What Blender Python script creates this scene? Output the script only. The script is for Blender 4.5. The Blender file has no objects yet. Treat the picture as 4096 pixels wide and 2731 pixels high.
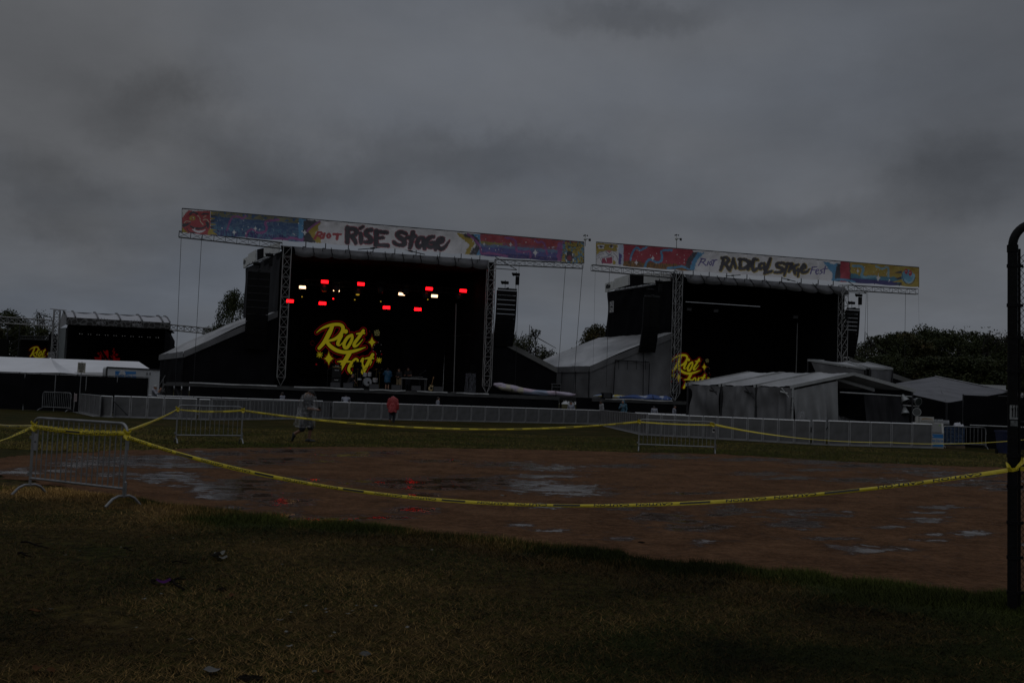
import bpy, math, random
import numpy as np
from mathutils import Vector, Matrix, noise as mnoise

rnd = random.Random(7)
S = bpy.context.scene
# ------------------------------------------------------------------ camera, world, sun, exposure
FPX, CX, CY = 4000.0, 2048.0, 1365.5          # focal length and centre in pixels of the 4096 px photo
EYE = 1.6
PITCH, ROLL = math.radians(3.36), math.radians(2.1)
_f = np.array([0, math.cos(PITCH), math.sin(PITCH)])
_u0 = np.array([0, -math.sin(PITCH), math.cos(PITCH)])
_r0 = np.array([1.0, 0, 0])
RT = _r0 * math.cos(ROLL) + _u0 * math.sin(ROLL)
UP = -_r0 * math.sin(ROLL) + _u0 * math.cos(ROLL)
FW = _f
cam_d = bpy.data.cameras.new("camera")
cam = bpy.data.objects.new("camera", cam_d)
S.collection.objects.link(cam)
cam_d.sensor_width = 36.0
cam_d.lens = 36.0 * FPX / 4096.0
cam_d.clip_end = 3000
cam_d.clip_start = 0.05
M = Matrix.Identity(4)
for i in range(3):
    M[i][0] = RT[i]; M[i][1] = UP[i]; M[i][2] = -FW[i]
M[2][3] = EYE
cam.matrix_world = M
S.camera = cam

EXPO = -2.3
S.view_settings.view_transform = 'Standard'
S.view_settings.look = 'None'
S.view_settings.exposure = EXPO
S.view_settings.gamma = 1.0
S.view_settings.use_curve_mapping = False
S.cycles.max_bounces = 6
S.cycles.transparent_max_bounces = 12
S.cycles.sample_clamp_indirect = 4

W = bpy.data.worlds.new("World")
S.world = W
W.use_nodes = True
wt = W.node_tree
wt.nodes.clear()
SUN_EL, SUN_AZ = math.radians(48), math.radians(200)     # overcast, brightest behind the photographer


def N(t, kind, **kw):
    n = t.nodes.new(kind)
    for k, v in kw.items():
        if hasattr(n, k) and k not in ('inputs',):
            setattr(n, k, v)
    return n


def build_world():
    t = wt
    L = t.links.new
    tc = N(t, 'ShaderNodeTexCoord')
    sep = N(t, 'ShaderNodeSeparateXYZ'); L(tc.outputs['Generated'], sep.inputs[0])

    def math_(op, a, b=None, c=None, clamp=False):
        n = N(t, 'ShaderNodeMath', operation=op, use_clamp=clamp)
        for i, v in enumerate((a, b, c)):
            if v is None: continue
            if isinstance(v, (int, float)): n.inputs[i].default_value = v
            else: L(v, n.inputs[i])
        return n.outputs[0]

    def noise(vec, scale, detail, rough=.55, dist=0.0):
        n = N(t, 'ShaderNodeTexNoise')
        n.inputs['Scale'].default_value = scale; n.inputs['Detail'].default_value = detail
        n.inputs['Roughness'].default_value = rough; n.inputs['Distortion'].default_value = dist
        L(vec, n.inputs['Vector']); return n
    # sky directions flattened on to a cloud layer
    zz = math_('ADD', math_('MAXIMUM', sep.outputs[2], 0.0), 0.22)
    cx = math_('DIVIDE', sep.outputs[0], zz); cy = math_('DIVIDE', sep.outputs[1], zz)
    comb = N(t, 'ShaderNodeCombineXYZ'); L(cx, comb.inputs[0]); L(cy, comb.inputs[1]); comb.inputs[2].default_value = 3.7
    n1 = noise(comb.outputs[0], 0.9, 7, .52, .35)
    n2 = noise(comb.outputs[0], 2.4, 6, .55, .2)
    n3 = noise(comb.outputs[0], 0.45, 3, .5, .1)
    warp = N(t, 'ShaderNodeVectorMath', operation='MULTIPLY_ADD')
    nw = noise(tc.outputs['Generated'], 4.0, 7, .62)
    sub = N(t, 'ShaderNodeVectorMath', operation='SUBTRACT'); L(nw.outputs['Color'], sub.inputs[0]); sub.inputs[1].default_value = (.5, .5, .5)
    L(sub.outputs[0], warp.inputs[0]); warp.inputs[1].default_value = (.26, .26, .20); L(tc.outputs['Generated'], warp.inputs[2])

    def blob(px, py, rx, ry, amt):
        d = FW * FPX + RT * (px - CX) - UP * (py - CY); d = d / np.linalg.norm(d)
        s = N(t, 'ShaderNodeVectorMath', operation='SUBTRACT'); L(warp.outputs[0], s.inputs[0]); s.inputs[1].default_value = tuple(d)
        m = N(t, 'ShaderNodeVectorMath', operation='MULTIPLY'); L(s.outputs[0], m.inputs[0])
        m.inputs[1].default_value = (FPX / rx, FPX / (rx * .8), FPX / ry)
        ln = N(t, 'ShaderNodeVectorMath', operation='LENGTH'); L(m.outputs[0], ln.inputs[0])
        mr = N(t, 'ShaderNodeMapRange', interpolation_type='SMOOTHERSTEP'); L(ln.outputs['Value'], mr.inputs['Value'])
        mr.inputs['From Min'].default_value = 1.5; mr.inputs['From Max'].default_value = 0.0
        mr.inputs['To Min'].default_value = 0; mr.inputs['To Max'].default_value = amt
        return mr.outputs[0]
    dark = None
    for b in [(800, 290, 260, 150, .24), (1150, 640, 360, 200, .30), (250, 830, 460, 150, .26), (1900, 700, 480, 120, .22),
              (3900, 760, 380, 170, .24), (2600, 30, 360, 70, .26), (650, 420, 330, 160, .22), (3250, 850, 400, 90, .16), (60, 200, 620, 420, .12), (4000, 330, 560, 480, .12)]:
        o = blob(*b)
        dark = o if dark is None else math_('ADD', dark, o)
    bright = None
    for b in [(2000, 330, 900, 380, .24), (3100, 420, 700, 330, .13), (900, 830, 150, 60, .1), (250, 1150, 500, 150, .05)]:
        o = blob(*b)
        bright = o if bright is None else math_('ADD', bright, o)
    nz = math_('MULTIPLY_ADD', n1.outputs['Fac'], .62, math_('MULTIPLY_ADD', n2.outputs['Fac'], .52, math_('MULTIPLY', n3.outputs['Fac'], .24)))
    v = math_('ADD', nz, .30)
    v = math_('ADD', math_('SUBTRACT', v, dark), bright)
    v = math_('MAXIMUM', v, .35)
    # CIE overcast sky: brighter towards the zenith, outside the field of view
    zen = N(t, 'ShaderNodeMapRange'); L(sep.outputs[2], zen.inputs['Value'])
    zen.inputs['From Min'].default_value = .40; zen.inputs['From Max'].default_value = 1.0
    zen.inputs['To Min'].default_value = 1.0; zen.inputs['To Max'].default_value = 2.9
    v = math_('MULTIPLY', v, zen.outputs[0])
    # cool patches of thinner cloud
    ramp = N(t, 'ShaderNodeValToRGB')
    ramp.color_ramp.elements[0].position = .38; ramp.color_ramp.elements[0].color = (.416, .464, .552, 1)
    ramp.color_ramp.elements[1].position = .62; ramp.color_ramp.elements[1].color = (.474, .490, .524, 1)
    n4 = noise(comb.outputs[0], 0.55, 4, .5, .3)
    L(n4.outputs['Fac'], ramp.inputs[0])
    mul = N(t, 'ShaderNodeMix', data_type='RGBA', blend_type='MULTIPLY'); mul.inputs['Factor'].default_value = 1
    L(ramp.outputs[0], mul.inputs[6])
    cv = N(t, 'ShaderNodeCombineColor'); L(v, cv.inputs[0]); L(v, cv.inputs[1]); L(v, cv.inputs[2]); L(cv.outputs[0], mul.inputs[7])
    sky = N(t, 'ShaderNodeTexSky', sky_type='NISHITA', sun_disc=False, sun_elevation=SUN_EL, sun_rotation=SUN_AZ)
    bg1 = N(t, 'ShaderNodeBackground'); L(mul.outputs[2], bg1.inputs[0]); bg1.inputs[1].default_value = 1.22
    bg2 = N(t, 'ShaderNodeBackground'); L(sky.outputs[0], bg2.inputs[0]); bg2.inputs[1].default_value = .05
    mx = N(t, 'ShaderNodeMixShader'); mx.inputs[0].default_value = .06
    L(bg1.outputs[0], mx.inputs[1]); L(bg2.outputs[0], mx.inputs[2])
    out = N(t, 'ShaderNodeOutputWorld'); L(mx.outputs[0], out.inputs[0])


build_world()
sd = bpy.data.lights.new("sun", 'SUN'); sd.energy = 0.5; sd.angle = math.radians(60); sd.color = (1, .98, .95)
sun = bpy.data.objects.new("sun", sd); S.collection.objects.link(sun)
_sv = Vector((math.sin(SUN_AZ) * math.cos(SUN_EL), math.cos(SUN_AZ) * math.cos(SUN_EL), math.sin(SUN_EL)))
sun.rotation_euler = (-_sv).to_track_quat('-Z', 'Y').to_euler()
sun.location = (0, -20, 60)

# ------------------------------------------------------------------ photo geometry helpers
CAM = np.array([0, 0, EYE])


def ray(px, py):
    return FW * FPX + RT * (px - CX) - UP * (py - CY)


def gnd(px, py, z=0.0):
    d = ray(px, py); k = (z - EYE) / d[2]
    return CAM + d * k


def dep(px, py, Y):
    d = ray(px, py); return CAM + d * (Y / d[1])


def proj(P):
    P = np.asarray(P, float) - CAM
    z = P @ FW
    return CX + FPX * (P @ RT) / z, CY - FPX * (P @ UP) / z


SU = np.array([0.9677, 0.2523, 0]); SB = np.array([-0.2523, 0.9677, 0])    # along the stage fronts / straight back from them
SA = np.array([-23.74, 72.08, 0])
ZV = np.array([0, 0, 1.0])


def stg(px, py, off=0.0):
    """photo ray met with the plane of the stage fronts, moved back by off metres"""
    d = ray(px, py); o = SA + SB * off
    k = ((o - CAM) @ SB) / (d @ SB)
    return CAM + d * k


def pln(px, py, A, n):
    d = ray(px, py); n = np.asarray(n, float)
    return CAM + d * (((np.asarray(A) - CAM) @ n) / (d @ n))


def hz(px, z, A, u):
    """point on the vertical plane through A along u that lies over photo column px at height z"""
    n = np.array([u[1], -u[0], 0.0]); y = 1500.0
    for _ in range(12):
        P = pln(px, y, A, n)
        y -= (z - P[2]) * FPX / np.linalg.norm((P - CAM)[:2])
    return pln(px, y, A, n)


# ------------------------------------------------------------------ objects
def link(o):
    S.collection.objects.link(o); return o


def tag(o, label=None, cat=None, group=None, kind=None):
    if label: o['label'] = label
    if cat: o['category'] = cat
    if group: o['group'] = group
    if kind: o['kind'] = kind
    return o


def empty(name, loc, label, cat, group=None):
    o = link(bpy.data.objects.new(name, None)); o.location = tuple(loc); o.empty_display_size = .2
    return tag(o, label, cat, group)


def copy_tree(o, parent=None):
    c = o.copy(); link(c)
    if parent is not None: c.parent = parent
    for ch in [x for x in o.children]:
        copy_tree(ch, c)
    return c


def nrm(v):
    v = np.asarray(v, float); return v / (np.linalg.norm(v) + 1e-12)


def frame(d):
    d = nrm(d); a = ZV if abs(d[2]) < .95 else np.array([1.0, 0, 0])
    s = nrm(np.cross(d, a)); return d, s, np.cross(s, d)


class MB:
    def __init__(s): s.v = []; s.f = []; s.c = None

    def add(s, vs, fs):
        b = len(s.v); s.v.extend([tuple(map(float, p)) for p in vs]); s.f.extend([tuple(b + i for i in f) for f in fs]); return s

    def obox(s, c, ax, ay, az):
        c = np.asarray(c, float); ax, ay, az = map(lambda a: np.asarray(a, float), (ax, ay, az))
        vs = [c + i * ax + j * ay + k * az for k in (-1, 1) for j in (-1, 1) for i in (-1, 1)]
        return s.add(vs, [(0, 2, 3, 1), (4, 5, 7, 6), (0, 1, 5, 4), (2, 6, 7, 3), (0, 4, 6, 2), (1, 3, 7, 5)])

    def box(s, x0, y0, z0, x1, y1, z1):
        return s.obox(((x0 + x1) / 2, (y0 + y1) / 2, (z0 + z1) / 2), ((x1 - x0) / 2, 0, 0), (0, (y1 - y0) / 2, 0), (0, 0, (z1 - z0) / 2))

    def bar(s, p, q, w, h=None, up=None):
        p, q = np.asarray(p, float), np.asarray(q, float); h = h or w
        d, a, b = frame(q - p)
        if up is not None:
            a = nrm(np.cross(d, up)); b = np.cross(a, d)
        return s.obox((p + q) / 2, (q - p) / 2, a * w / 2, b * h / 2)

    def tube(s, pts, r, n=6, cap=True):
        pts = [np.asarray(p, float) for p in pts]
        rs = r if hasattr(r, '__len__') else [r] * len(pts)
        b = len(s.v); m = len(pts)
        _, A, B = frame(pts[1] - pts[0])
        for i, p in enumerate(pts):
            d = nrm(pts[min(i + 1, m - 1)] - pts[max(i - 1, 0)])
            A = nrm(A - d * (A @ d)); B = np.cross(d, A)
            for k in range(n):
                t = 2 * math.pi * k / n
                s.v.append(tuple(p + rs[i] * (A * math.cos(t) + B * math.sin(t))))
        for i in range(m - 1):
            for k in range(n):
                k2 = (k + 1) % n
                s.f.append((b + i * n + k, b + i * n + k2, b + (i + 1) * n + k2, b + (i + 1) * n + k))
        if cap:
            s.f.append(tuple(b + k for k in range(n))[::-1]); s.f.append(tuple(b + (m - 1) * n + k for k in range(n)))
        return s

    def lathe(s, prof, c, axis=ZV, n=20):
        d, A, B = frame(axis); c = np.asarray(c, float); b = len(s.v)
        for (r, z) in prof:
            for k in range(n):
                t = 2 * math.pi * k / n
                s.v.append(tuple(c + d * z + r * (A * math.cos(t) + B * math.sin(t))))
        for i in range(len(prof) - 1):
            for k in range(n):
                k2 = (k + 1) % n
                s.f.append((b + i * n + k, b + i * n + k2, b + (i + 1) * n + k2, b + (i + 1) * n + k))
        s.f.append(tuple(b + k for k in range(n))[::-1]); s.f.append(tuple(b + (len(prof) - 1) * n + k for k in range(n)))
        return s

    def grid(s, fn, nu, nv):
        b = len(s.v)
        for j in range(nv + 1):
            for i in range(nu + 1):
                s.v.append(tuple(map(float, fn(i / nu, j / nv))))
        for j in range(nv):
            for i in range(nu):
                a = b + j * (nu + 1) + i
                s.f.append((a, a + 1, a + nu + 2, a + nu + 1))
        return s

    def quad(s, a, b, c, d, nu=1, nv=1):
        a, b, c, d = [np.asarray(p, float) for p in (a, b, c, d)]
        return s.grid(lambda u, v: (a * (1 - u) + b * u) * (1 - v) + (d * (1 - u) + c * u) * v, nu, nv)

    def prism(s, pts, off):
        off = np.asarray(off, float); n = len(pts); pts = [np.asarray(p, float) for p in pts]
        fs = [tuple(range(n))[::-1], tuple(range(n, 2 * n))] + [(i, (i + 1) % n, n + (i + 1) % n, n + i) for i in range(n)]
        return s.add(pts + [p + off for p in pts], fs)

    def build(s, name, m, parent=None, origin=None, smooth=False):
        me = bpy.data.meshes.new(name)
        vs = np.array(s.v, dtype=float).reshape(-1, 3)
        if parent is not None: org = np.array(world_loc(parent))
        elif origin is not None: org = np.asarray(origin, float)
        else:
            org = np.array([(vs[:, 0].min() + vs[:, 0].max()) / 2, (vs[:, 1].min() + vs[:, 1].max()) / 2, vs[:, 2].min()])
        me.from_pydata([tuple(v) for v in vs - org], [], s.f)
        if m is not None: me.materials.append(m)
        if smooth: me.polygons.foreach_set('use_smooth', [True] * len(me.polygons))
        me.update()
        o = link(bpy.data.objects.new(name, me))
        if parent is not None: o.parent = parent
        else: o.location = tuple(org)
        return o


def world_loc(o):
    p = Vector(o.location)
    while o.parent is not None:
        o = o.parent; p = p + Vector(o.location)
    return p


def thicken(o, t, off=0.0):
    md = o.modifiers.new('thickness', 'SOLIDIFY'); md.thickness = t; md.offset = off; return o


# ------------------------------------------------------------------ materials
MATS = {}


def mat(name, col, rough=.6, var=.25, scale=3.0, bump=0.0, bscale=None, metal=0.0, col2=None, spec=.5, coords='Object', stretch=None, detail=5):
    if name in MATS: return MATS[name]
    m = bpy.data.materials.new(name); m.use_nodes = True
    t = m.node_tree; L = t.links.new; b = t.nodes['Principled BSDF']
    tc = N(t, 'ShaderNodeTexCoord'); vec = tc.outputs[coords]
    if stretch:
        mp = N(t, 'ShaderNodeMapping'); mp.inputs['Scale'].default_value = stretch; L(vec, mp.inputs[0]); vec = mp.outputs[0]
    n = N(t, 'ShaderNodeTexNoise'); n.inputs['Scale'].default_value = scale; n.inputs['Detail'].default_value = detail; L(vec, n.inputs['Vector'])
    r = N(t, 'ShaderNodeValToRGB')
    c2 = col2 or tuple(min(1, c * (1 + var)) for c in col); c1 = col if col2 else tuple(c * (1 - var) for c in col)
    r.color_ramp.elements[0].color = (*c1, 1); r.color_ramp.elements[1].color = (*c2, 1)
    r.color_ramp.elements[0].position = .3; r.color_ramp.elements[1].position = .7
    L(n.outputs['Fac'], r.inputs[0]); L(r.outputs[0], b.inputs['Base Color'])
    rr = N(t, 'ShaderNodeMapRange'); L(n.outputs['Fac'], rr.inputs['Value'])
    rr.inputs['To Min'].default_value = max(.03, rough - .1); rr.inputs['To Max'].default_value = min(1, rough + .1)
    L(rr.outputs[0], b.inputs['Roughness'])
    b.inputs['Metallic'].default_value = metal; b.inputs['Specular IOR Level'].default_value = spec
    if bump:
        n2 = N(t, 'ShaderNodeTexNoise'); n2.inputs['Scale'].default_value = bscale or scale * 4; n2.inputs['Detail'].default_value = 6; L(vec, n2.inputs['Vector'])
        bp = N(t, 'ShaderNodeBump'); bp.inputs['Strength'].default_value = bump; bp.inputs['Distance'].default_value = .05
        L(n2.outputs['Fac'], bp.inputs['Height']); L(bp.outputs[0], b.inputs['Normal'])
    MATS[name] = m; return m


def emit(name, col, strength, lines=0.0):
    if name in MATS: return MATS[name]
    m = bpy.data.materials.new(name); m.use_nodes = True
    t = m.node_tree; L = t.links.new; b = t.nodes['Principled BSDF']
    b.inputs['Base Color'].default_value = (.02, .02, .02, 1)
    b.inputs['Emission Color'].default_value = (*col, 1); b.inputs['Emission Strength'].default_value = strength
    if lines:
        tc = N(t, 'ShaderNodeTexCoord'); w = N(t, 'ShaderNodeTexWave', bands_direction='Z'); w.inputs['Scale'].default_value = lines
        L(tc.outputs['Object'], w.inputs['Vector'])
        mr = N(t, 'ShaderNodeMapRange'); L(w.outputs['Fac'], mr.inputs['Value']); mr.inputs['To Min'].default_value = strength * .55; mr.inputs['To Max'].default_value = strength * 1.2
        L(mr.outputs[0], b.inputs['Emission Strength'])
    MATS[name] = m; return m


def vcol_mat(name, emission=0.0, rough=.45, bump=.15):
    if name in MATS: return MATS[name]
    m = bpy.data.materials.new(name); m.use_nodes = True
    t = m.node_tree; L = t.links.new; b = t.nodes['Principled BSDF']
    a = N(t, 'ShaderNodeAttribute', attribute_name='paint')
    if emission:
        b.inputs['Base Color'].default_value = (.004, .004, .004, 1); L(a.outputs['Color'], b.inputs['Emission Color'])
        b.inputs['Emission Strength'].default_value = emission; b.inputs['Roughness'].default_value = .9; b.inputs['Specular IOR Level'].default_value = .05
    else:
        L(a.outputs['Color'], b.inputs['Base Color']); b.inputs['Roughness'].default_value = rough
        tc = N(t, 'ShaderNodeTexCoord'); n = N(t, 'ShaderNodeTexNoise'); n.inputs['Scale'].default_value = 1.7; n.inputs['Detail'].default_value = 4
        n.inputs['Distortion'].default_value = 1.0
        L(tc.outputs['Object'], n.inputs['Vector']); bp = N(t, 'ShaderNodeBump'); bp.inputs['Strength'].default_value = bump; bp.inputs['Distance'].default_value = .12
        L(n.outputs['Fac'], bp.inputs['Height']); L(bp.outputs[0], b.inputs['Normal'])
    MATS[name] = m; return m


def poly_mat(name, col, opac=.4, rough=.25):
    """thin clear rain plastic"""
    if name in MATS: return MATS[name]
    m = bpy.data.materials.new(name); m.use_nodes = True
    t = m.node_tree; L = t.links.new; b = t.nodes['Principled BSDF']; o = t.nodes['Material Output']
    b.inputs['Base Color'].default_value = (*col, 1); b.inputs['Roughness'].default_value = rough
    tr = N(t, 'ShaderNodeBsdfTransparent'); mx = N(t, 'ShaderNodeMixShader')
    tc = N(t, 'ShaderNodeTexCoord'); mp = N(t, 'ShaderNodeMapping'); mp.inputs['Scale'].default_value = (1, 1, .45); L(tc.outputs['Object'], mp.inputs[0])
    n = N(t, 'ShaderNodeTexNoise'); n.inputs['Scale'].default_value = 9; n.inputs['Detail'].default_value = 5; n.inputs['Distortion'].default_value = 1.2; L(mp.outputs[0], n.inputs['Vector'])
    mr = N(t, 'ShaderNodeMapRange'); L(n.outputs['Fac'], mr.inputs['Value']); mr.inputs['From Min'].default_value = .35; mr.inputs['From Max'].default_value = .68
    mr.inputs['To Min'].default_value = opac * .45; mr.inputs['To Max'].default_value = min(1, opac * 1.8)
    L(mr.outputs[0], mx.inputs[0]); L(tr.outputs[0], mx.inputs[1]); L(b.outputs[0], mx.inputs[2]); L(mx.outputs[0], o.inputs['Surface'])
    bp = N(t, 'ShaderNodeBump'); bp.inputs['Strength'].default_value = .8; bp.inputs['Distance'].default_value = .03; L(n.outputs['Fac'], bp.inputs['Height']); L(bp.outputs[0], b.inputs['Normal'])
    MATS[name] = m; return m


STEEL = mat('galvanised_steel', (.25, .255, .26), .42, .25, 4, metal=.6)
ALU = mat('truss_aluminium', (.30, .30, .30), .5, .15, 2, metal=.6)
ALUD = mat('dark_truss_aluminium', (.12, .12, .12), .5, .2, 2, metal=.6)  # truss arms: one even grey, darker than the towers
DARKSTEEL = mat('dark_steel', (.03, .03, .032), .5, .2, 3, metal=.4)
BLACKPOLE = mat('black_painted_pipe', (.006, .006, .0065), .6, .35, 14, .15, 40, spec=.12)
BLACKFAB = mat('black_stage_cloth', (.0075, .0075, .009), .9, .3, .8, .3, 5, spec=.06)
CHARFAB = mat('charcoal_stage_cloth', (.032, .032, .035), .85, .25, .6, .3, 4, spec=.1)
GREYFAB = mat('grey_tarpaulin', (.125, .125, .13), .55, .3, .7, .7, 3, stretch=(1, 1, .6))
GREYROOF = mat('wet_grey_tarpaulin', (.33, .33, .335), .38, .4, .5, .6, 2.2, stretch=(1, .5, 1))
WHITEFAB = mat('white_tent_vinyl', (.80, .80, .82), .45, .06, .5, .25, 1.5)
WHITEPANEL = mat('white_fascia_panel', (.55, .56, .54), .5, .12, 1.2)
BLACKBOX = mat('black_equipment', (.005, .005, .0055), .6, .3, 4, spec=.15)
WOODDECK = mat('stage_deck', (.05, .05, .05), .5, .3, 2)
DECKEDGE = mat('deck_edge_strip', (.35, .35, .35), .5, .3, 1.5)
SKIN = mat('skin', (.40, .21, .14), .5, .12, 8)
SKIN2 = mat('dark_skin', (.16, .08, .05), .5, .12, 8)
HAIR = mat('dark_hair', (.012, .009, .007), .5, .3, 20)
BLONDE = mat('brown_hair', (.22, .12, .05), .5, .3, 20)

# ------------------------------------------------------------------ painting on flat things (banners, screens)
_perm = np.random.RandomState(3).rand(256, 256)


def vnoise(x, y):
    xi = np.floor(x).astype(int); yi = np.floor(y).astype(int); fx = x - xi; fy = y - yi
    fx = fx * fx * (3 - 2 * fx); fy = fy * fy * (3 - 2 * fy)
    g = lambda a, b: _perm[a & 255, b & 255]
    return (g(xi, yi) * (1 - fx) + g(xi + 1, yi) * fx) * (1 - fy) + (g(xi, yi + 1) * (1 - fx) + g(xi + 1, yi + 1) * fx) * fy


def fbm(x, y, o=4):
    s = 0; a = .5
    for i in range(o):
        s = s + a * vnoise(x * 2 ** i + 17 * i, y * 2 ** i + 31 * i); a *= .5
    return s / (1 - .5 ** o)


def dstroke(x, y, pts):
    """signed distance to a stroke given as (x, y, width) points"""
    d = np.full(x.shape, 1e9)
    if len(pts) == 1: pts = pts * 2
    for (ax, ay, aw), (bx, by, bw) in zip(pts[:-1], pts[1:]):
        dx, dy = bx - ax, by - ay; l2 = dx * dx + dy * dy + 1e-9
        t = np.clip(((x - ax) * dx + (y - ay) * dy) / l2, 0, 1)
        d = np.minimum(d, np.hypot(x - ax - t * dx, y - ay - t * dy) - .5 * (aw + (bw - aw) * t))
    return d


def smooth_pts(pts, k=5):
    if len(pts) < 3: return pts
    out = []; P = [pts[0]] + list(pts) + [pts[-1]]
    for i in range(1, len(P) - 2):
        p0, p1, p2, p3 = map(np.array, (P[i - 1], P[i], P[i + 1], P[i + 2]))
        for j in range(k):
            t = j / k
            out.append(tuple(.5 * (2 * p1 + (p2 - p0) * t + (2 * p0 - 5 * p1 + 4 * p2 - p3) * t * t + (3 * p1 - p0 - 3 * p2 + p3) * t ** 3)))
    out.append(tuple(pts[-1])); return out


def inpoly(x, y, pts):
    r = np.zeros(x.shape, bool); n = len(pts)
    for i in range(n):
        (ax, ay), (bx, by) = pts[i], pts[(i + 1) % n]
        c = ((ay > y) != (by > y)) & (x < (bx - ax) * (y - ay) / ((by - ay) + 1e-12) + ax)
        r ^= c
    return r


class Paint:
    def __init__(s, x, y, base): s.x, s.y = x, y; s.c = np.ones((len(x), 3)) * np.array(base)

    def fill(s, mask, col, a=1.0):
        w = (mask.astype(float) if mask.dtype == bool else mask) * a
        s.c = s.c * (1 - w[:, None]) + np.asarray(col, float) * w[:, None]

    def poly(s, pts, col, j=0.0):
        x, y = s.x, s.y
        if j:
            x = x + j * (fbm(s.x * .35, s.y * .35, 3) - .5) * 2; y = y + j * (fbm(s.x * .35 + 50, s.y * .35, 3) - .5) * 2
        s.fill(inpoly(x, y, pts), col)

    def stroke(s, pts, col, w=None, j=0.0, grow=0.0, sm=True):
        if w is not None: pts = [(p[0], p[1], w) for p in pts]
        if sm: pts = smooth_pts(pts)
        x, y = s.x, s.y
        if j: x = x + j * (fbm(s.x * .5, s.y * .5, 3) - .5) * 2; y = y + j * (fbm(s.x * .5 + 90, s.y * .5, 3) - .5) * 2
        s.fill(np.clip(.5 - (dstroke(x, y, pts) - grow) / .8, 0, 1), col)

    def star(s, cx, cy, a, b, col, p=.55, diag=0):
        X, Y = np.abs(s.x - cx) / a, np.abs(s.y - cy) / b
        m = (X ** p + Y ** p) < 1
        if diag:
            U, V = np.abs(s.x - cx + s.y - cy) / diag / 1.41, np.abs(s.x - cx - s.y + cy) / diag / 1.41
            m |= (U ** p + V ** p) < 1
        s.fill(m, col)


def painted(name, fn, nu, nv, m, parent, painter, off_n=None):
    """grid mesh fn(u,v)->world, painted in the photo's own coordinates, stored as vertex colour"""
    mb = MB(); mb.grid(fn, nu, nv)
    P = np.array(mb.v); x, y = proj(P)
    col = painter(x, y)
    o = mb.build(name, m, parent)
    a = o.data.color_attributes.new('paint', 'FLOAT_COLOR', 'POINT')
    a.data.foreach_set('color', np.c_[col, np.ones(len(col))].astype(np.float32).ravel())
    return o


# ------------------------------------------------------------------ lettering from the built-in font
_fonts = {}


def text_geo(s):
    """triangulated text, one unit high, centred on the origin"""
    if s in _fonts: return _fonts[s]
    c = bpy.data.curves.new('lettering', 'FONT'); c.body = s; c.resolution_u = 3; c.offset = .022
    o = bpy.data.objects.new('lettering', c); link(o)
    bpy.context.view_layer.update()
    me = o.to_mesh()
    v = np.array([tuple(p.co)[:2] for p in me.vertices]); f = [tuple(p.vertices) for p in me.polygons]
    o.to_mesh_clear(); bpy.data.objects.remove(o); bpy.data.curves.remove(c)
    h = v[:, 1].max() - v[:, 1].min()
    v = (v - (v.max(0) + v.min(0)) / 2) / h
    _fonts[s] = (v, f); return v, f


def text_on(mb, s, c, right, up, h, wid=None, squeeze=1.0):
    v, f = text_geo(s); c = np.asarray(c, float); right, up = nrm(right), nrm(up)
    w = v[:, 0].max() - v[:, 0].min(); k = (wid / w) if wid else h * squeeze
    mb.add([c + right * p[0] * k + up * p[1] * h for p in v], f); return mb


# ------------------------------------------------------------------ lattice trusses
def truss(mb, p, q, w, h, bay, up=ZV, rc=.025, rd=.014, style='N', n=5):
    p, q = np.asarray(p, float), np.asarray(q, float); d = nrm(q - p); s = nrm(np.cross(d, up)); t = np.cross(s, d)
    L = np.linalg.norm(q - p); nb = max(1, round(L / bay)); C = [(-w / 2, -h / 2), (w / 2, -h / 2), (w / 2, h / 2), (-w / 2, h / 2)]
    K = lambda i, k: p + d * (L * i / nb) + s * C[k][0] + t * C[k][1]
    for k in range(4): mb.tube([K(0, k), K(nb, k)], rc, n)
    for i in range(nb + 1):
        for k in range(4): mb.tube([K(i, k), K(i, (k + 1) % 4)], rd, 4, False)
    for i in range(nb):
        for k in range(4):
            a, b = k, (k + 1) % 4
            if style == 'X' and k % 2 == 0:
                mb.tube([K(i, a), K(i + 1, b)], rd, 4, False); mb.tube([K(i, b), K(i + 1, a)], rd, 4, False)
            elif (i + k) % 2: mb.tube([K(i, a), K(i + 1, b)], rd, 4, False)
            else: mb.tube([K(i, b), K(i + 1, a)], rd, 4, False)
    return mb


def cloth(mb, a, b, c, d, nu, nv, amp, folds, seed=0, sag=0.0, up=None):
    """hanging or stretched cloth: quad a,b,c,d (v runs from a-b to d-c) with folds along v"""
    a, b, c, d = [np.asarray(p, float) for p in (a, b, c, d)]
    n = nrm(np.cross(b - a, d - a))
    def fn(u, v):
        p = (a * (1 - u) + b * u) * (1 - v) + (d * (1 - u) + c * u) * v
        w = mnoise.noise(Vector((u * folds, v * 1.2, seed))) + .5 * mnoise.noise(Vector((u * folds * 2.3, v * 2, seed + 9)))
        e = min(1, 4 * min(v, 1 - v) + .25)
        p = p + n * amp * w * e
        if sag: p = p - ZV * sag * 4 * u * (1 - u) * (1 - 4 * (v - .5) ** 2 * .0)
        return p
    return mb.grid(fn, nu, nv)


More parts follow.
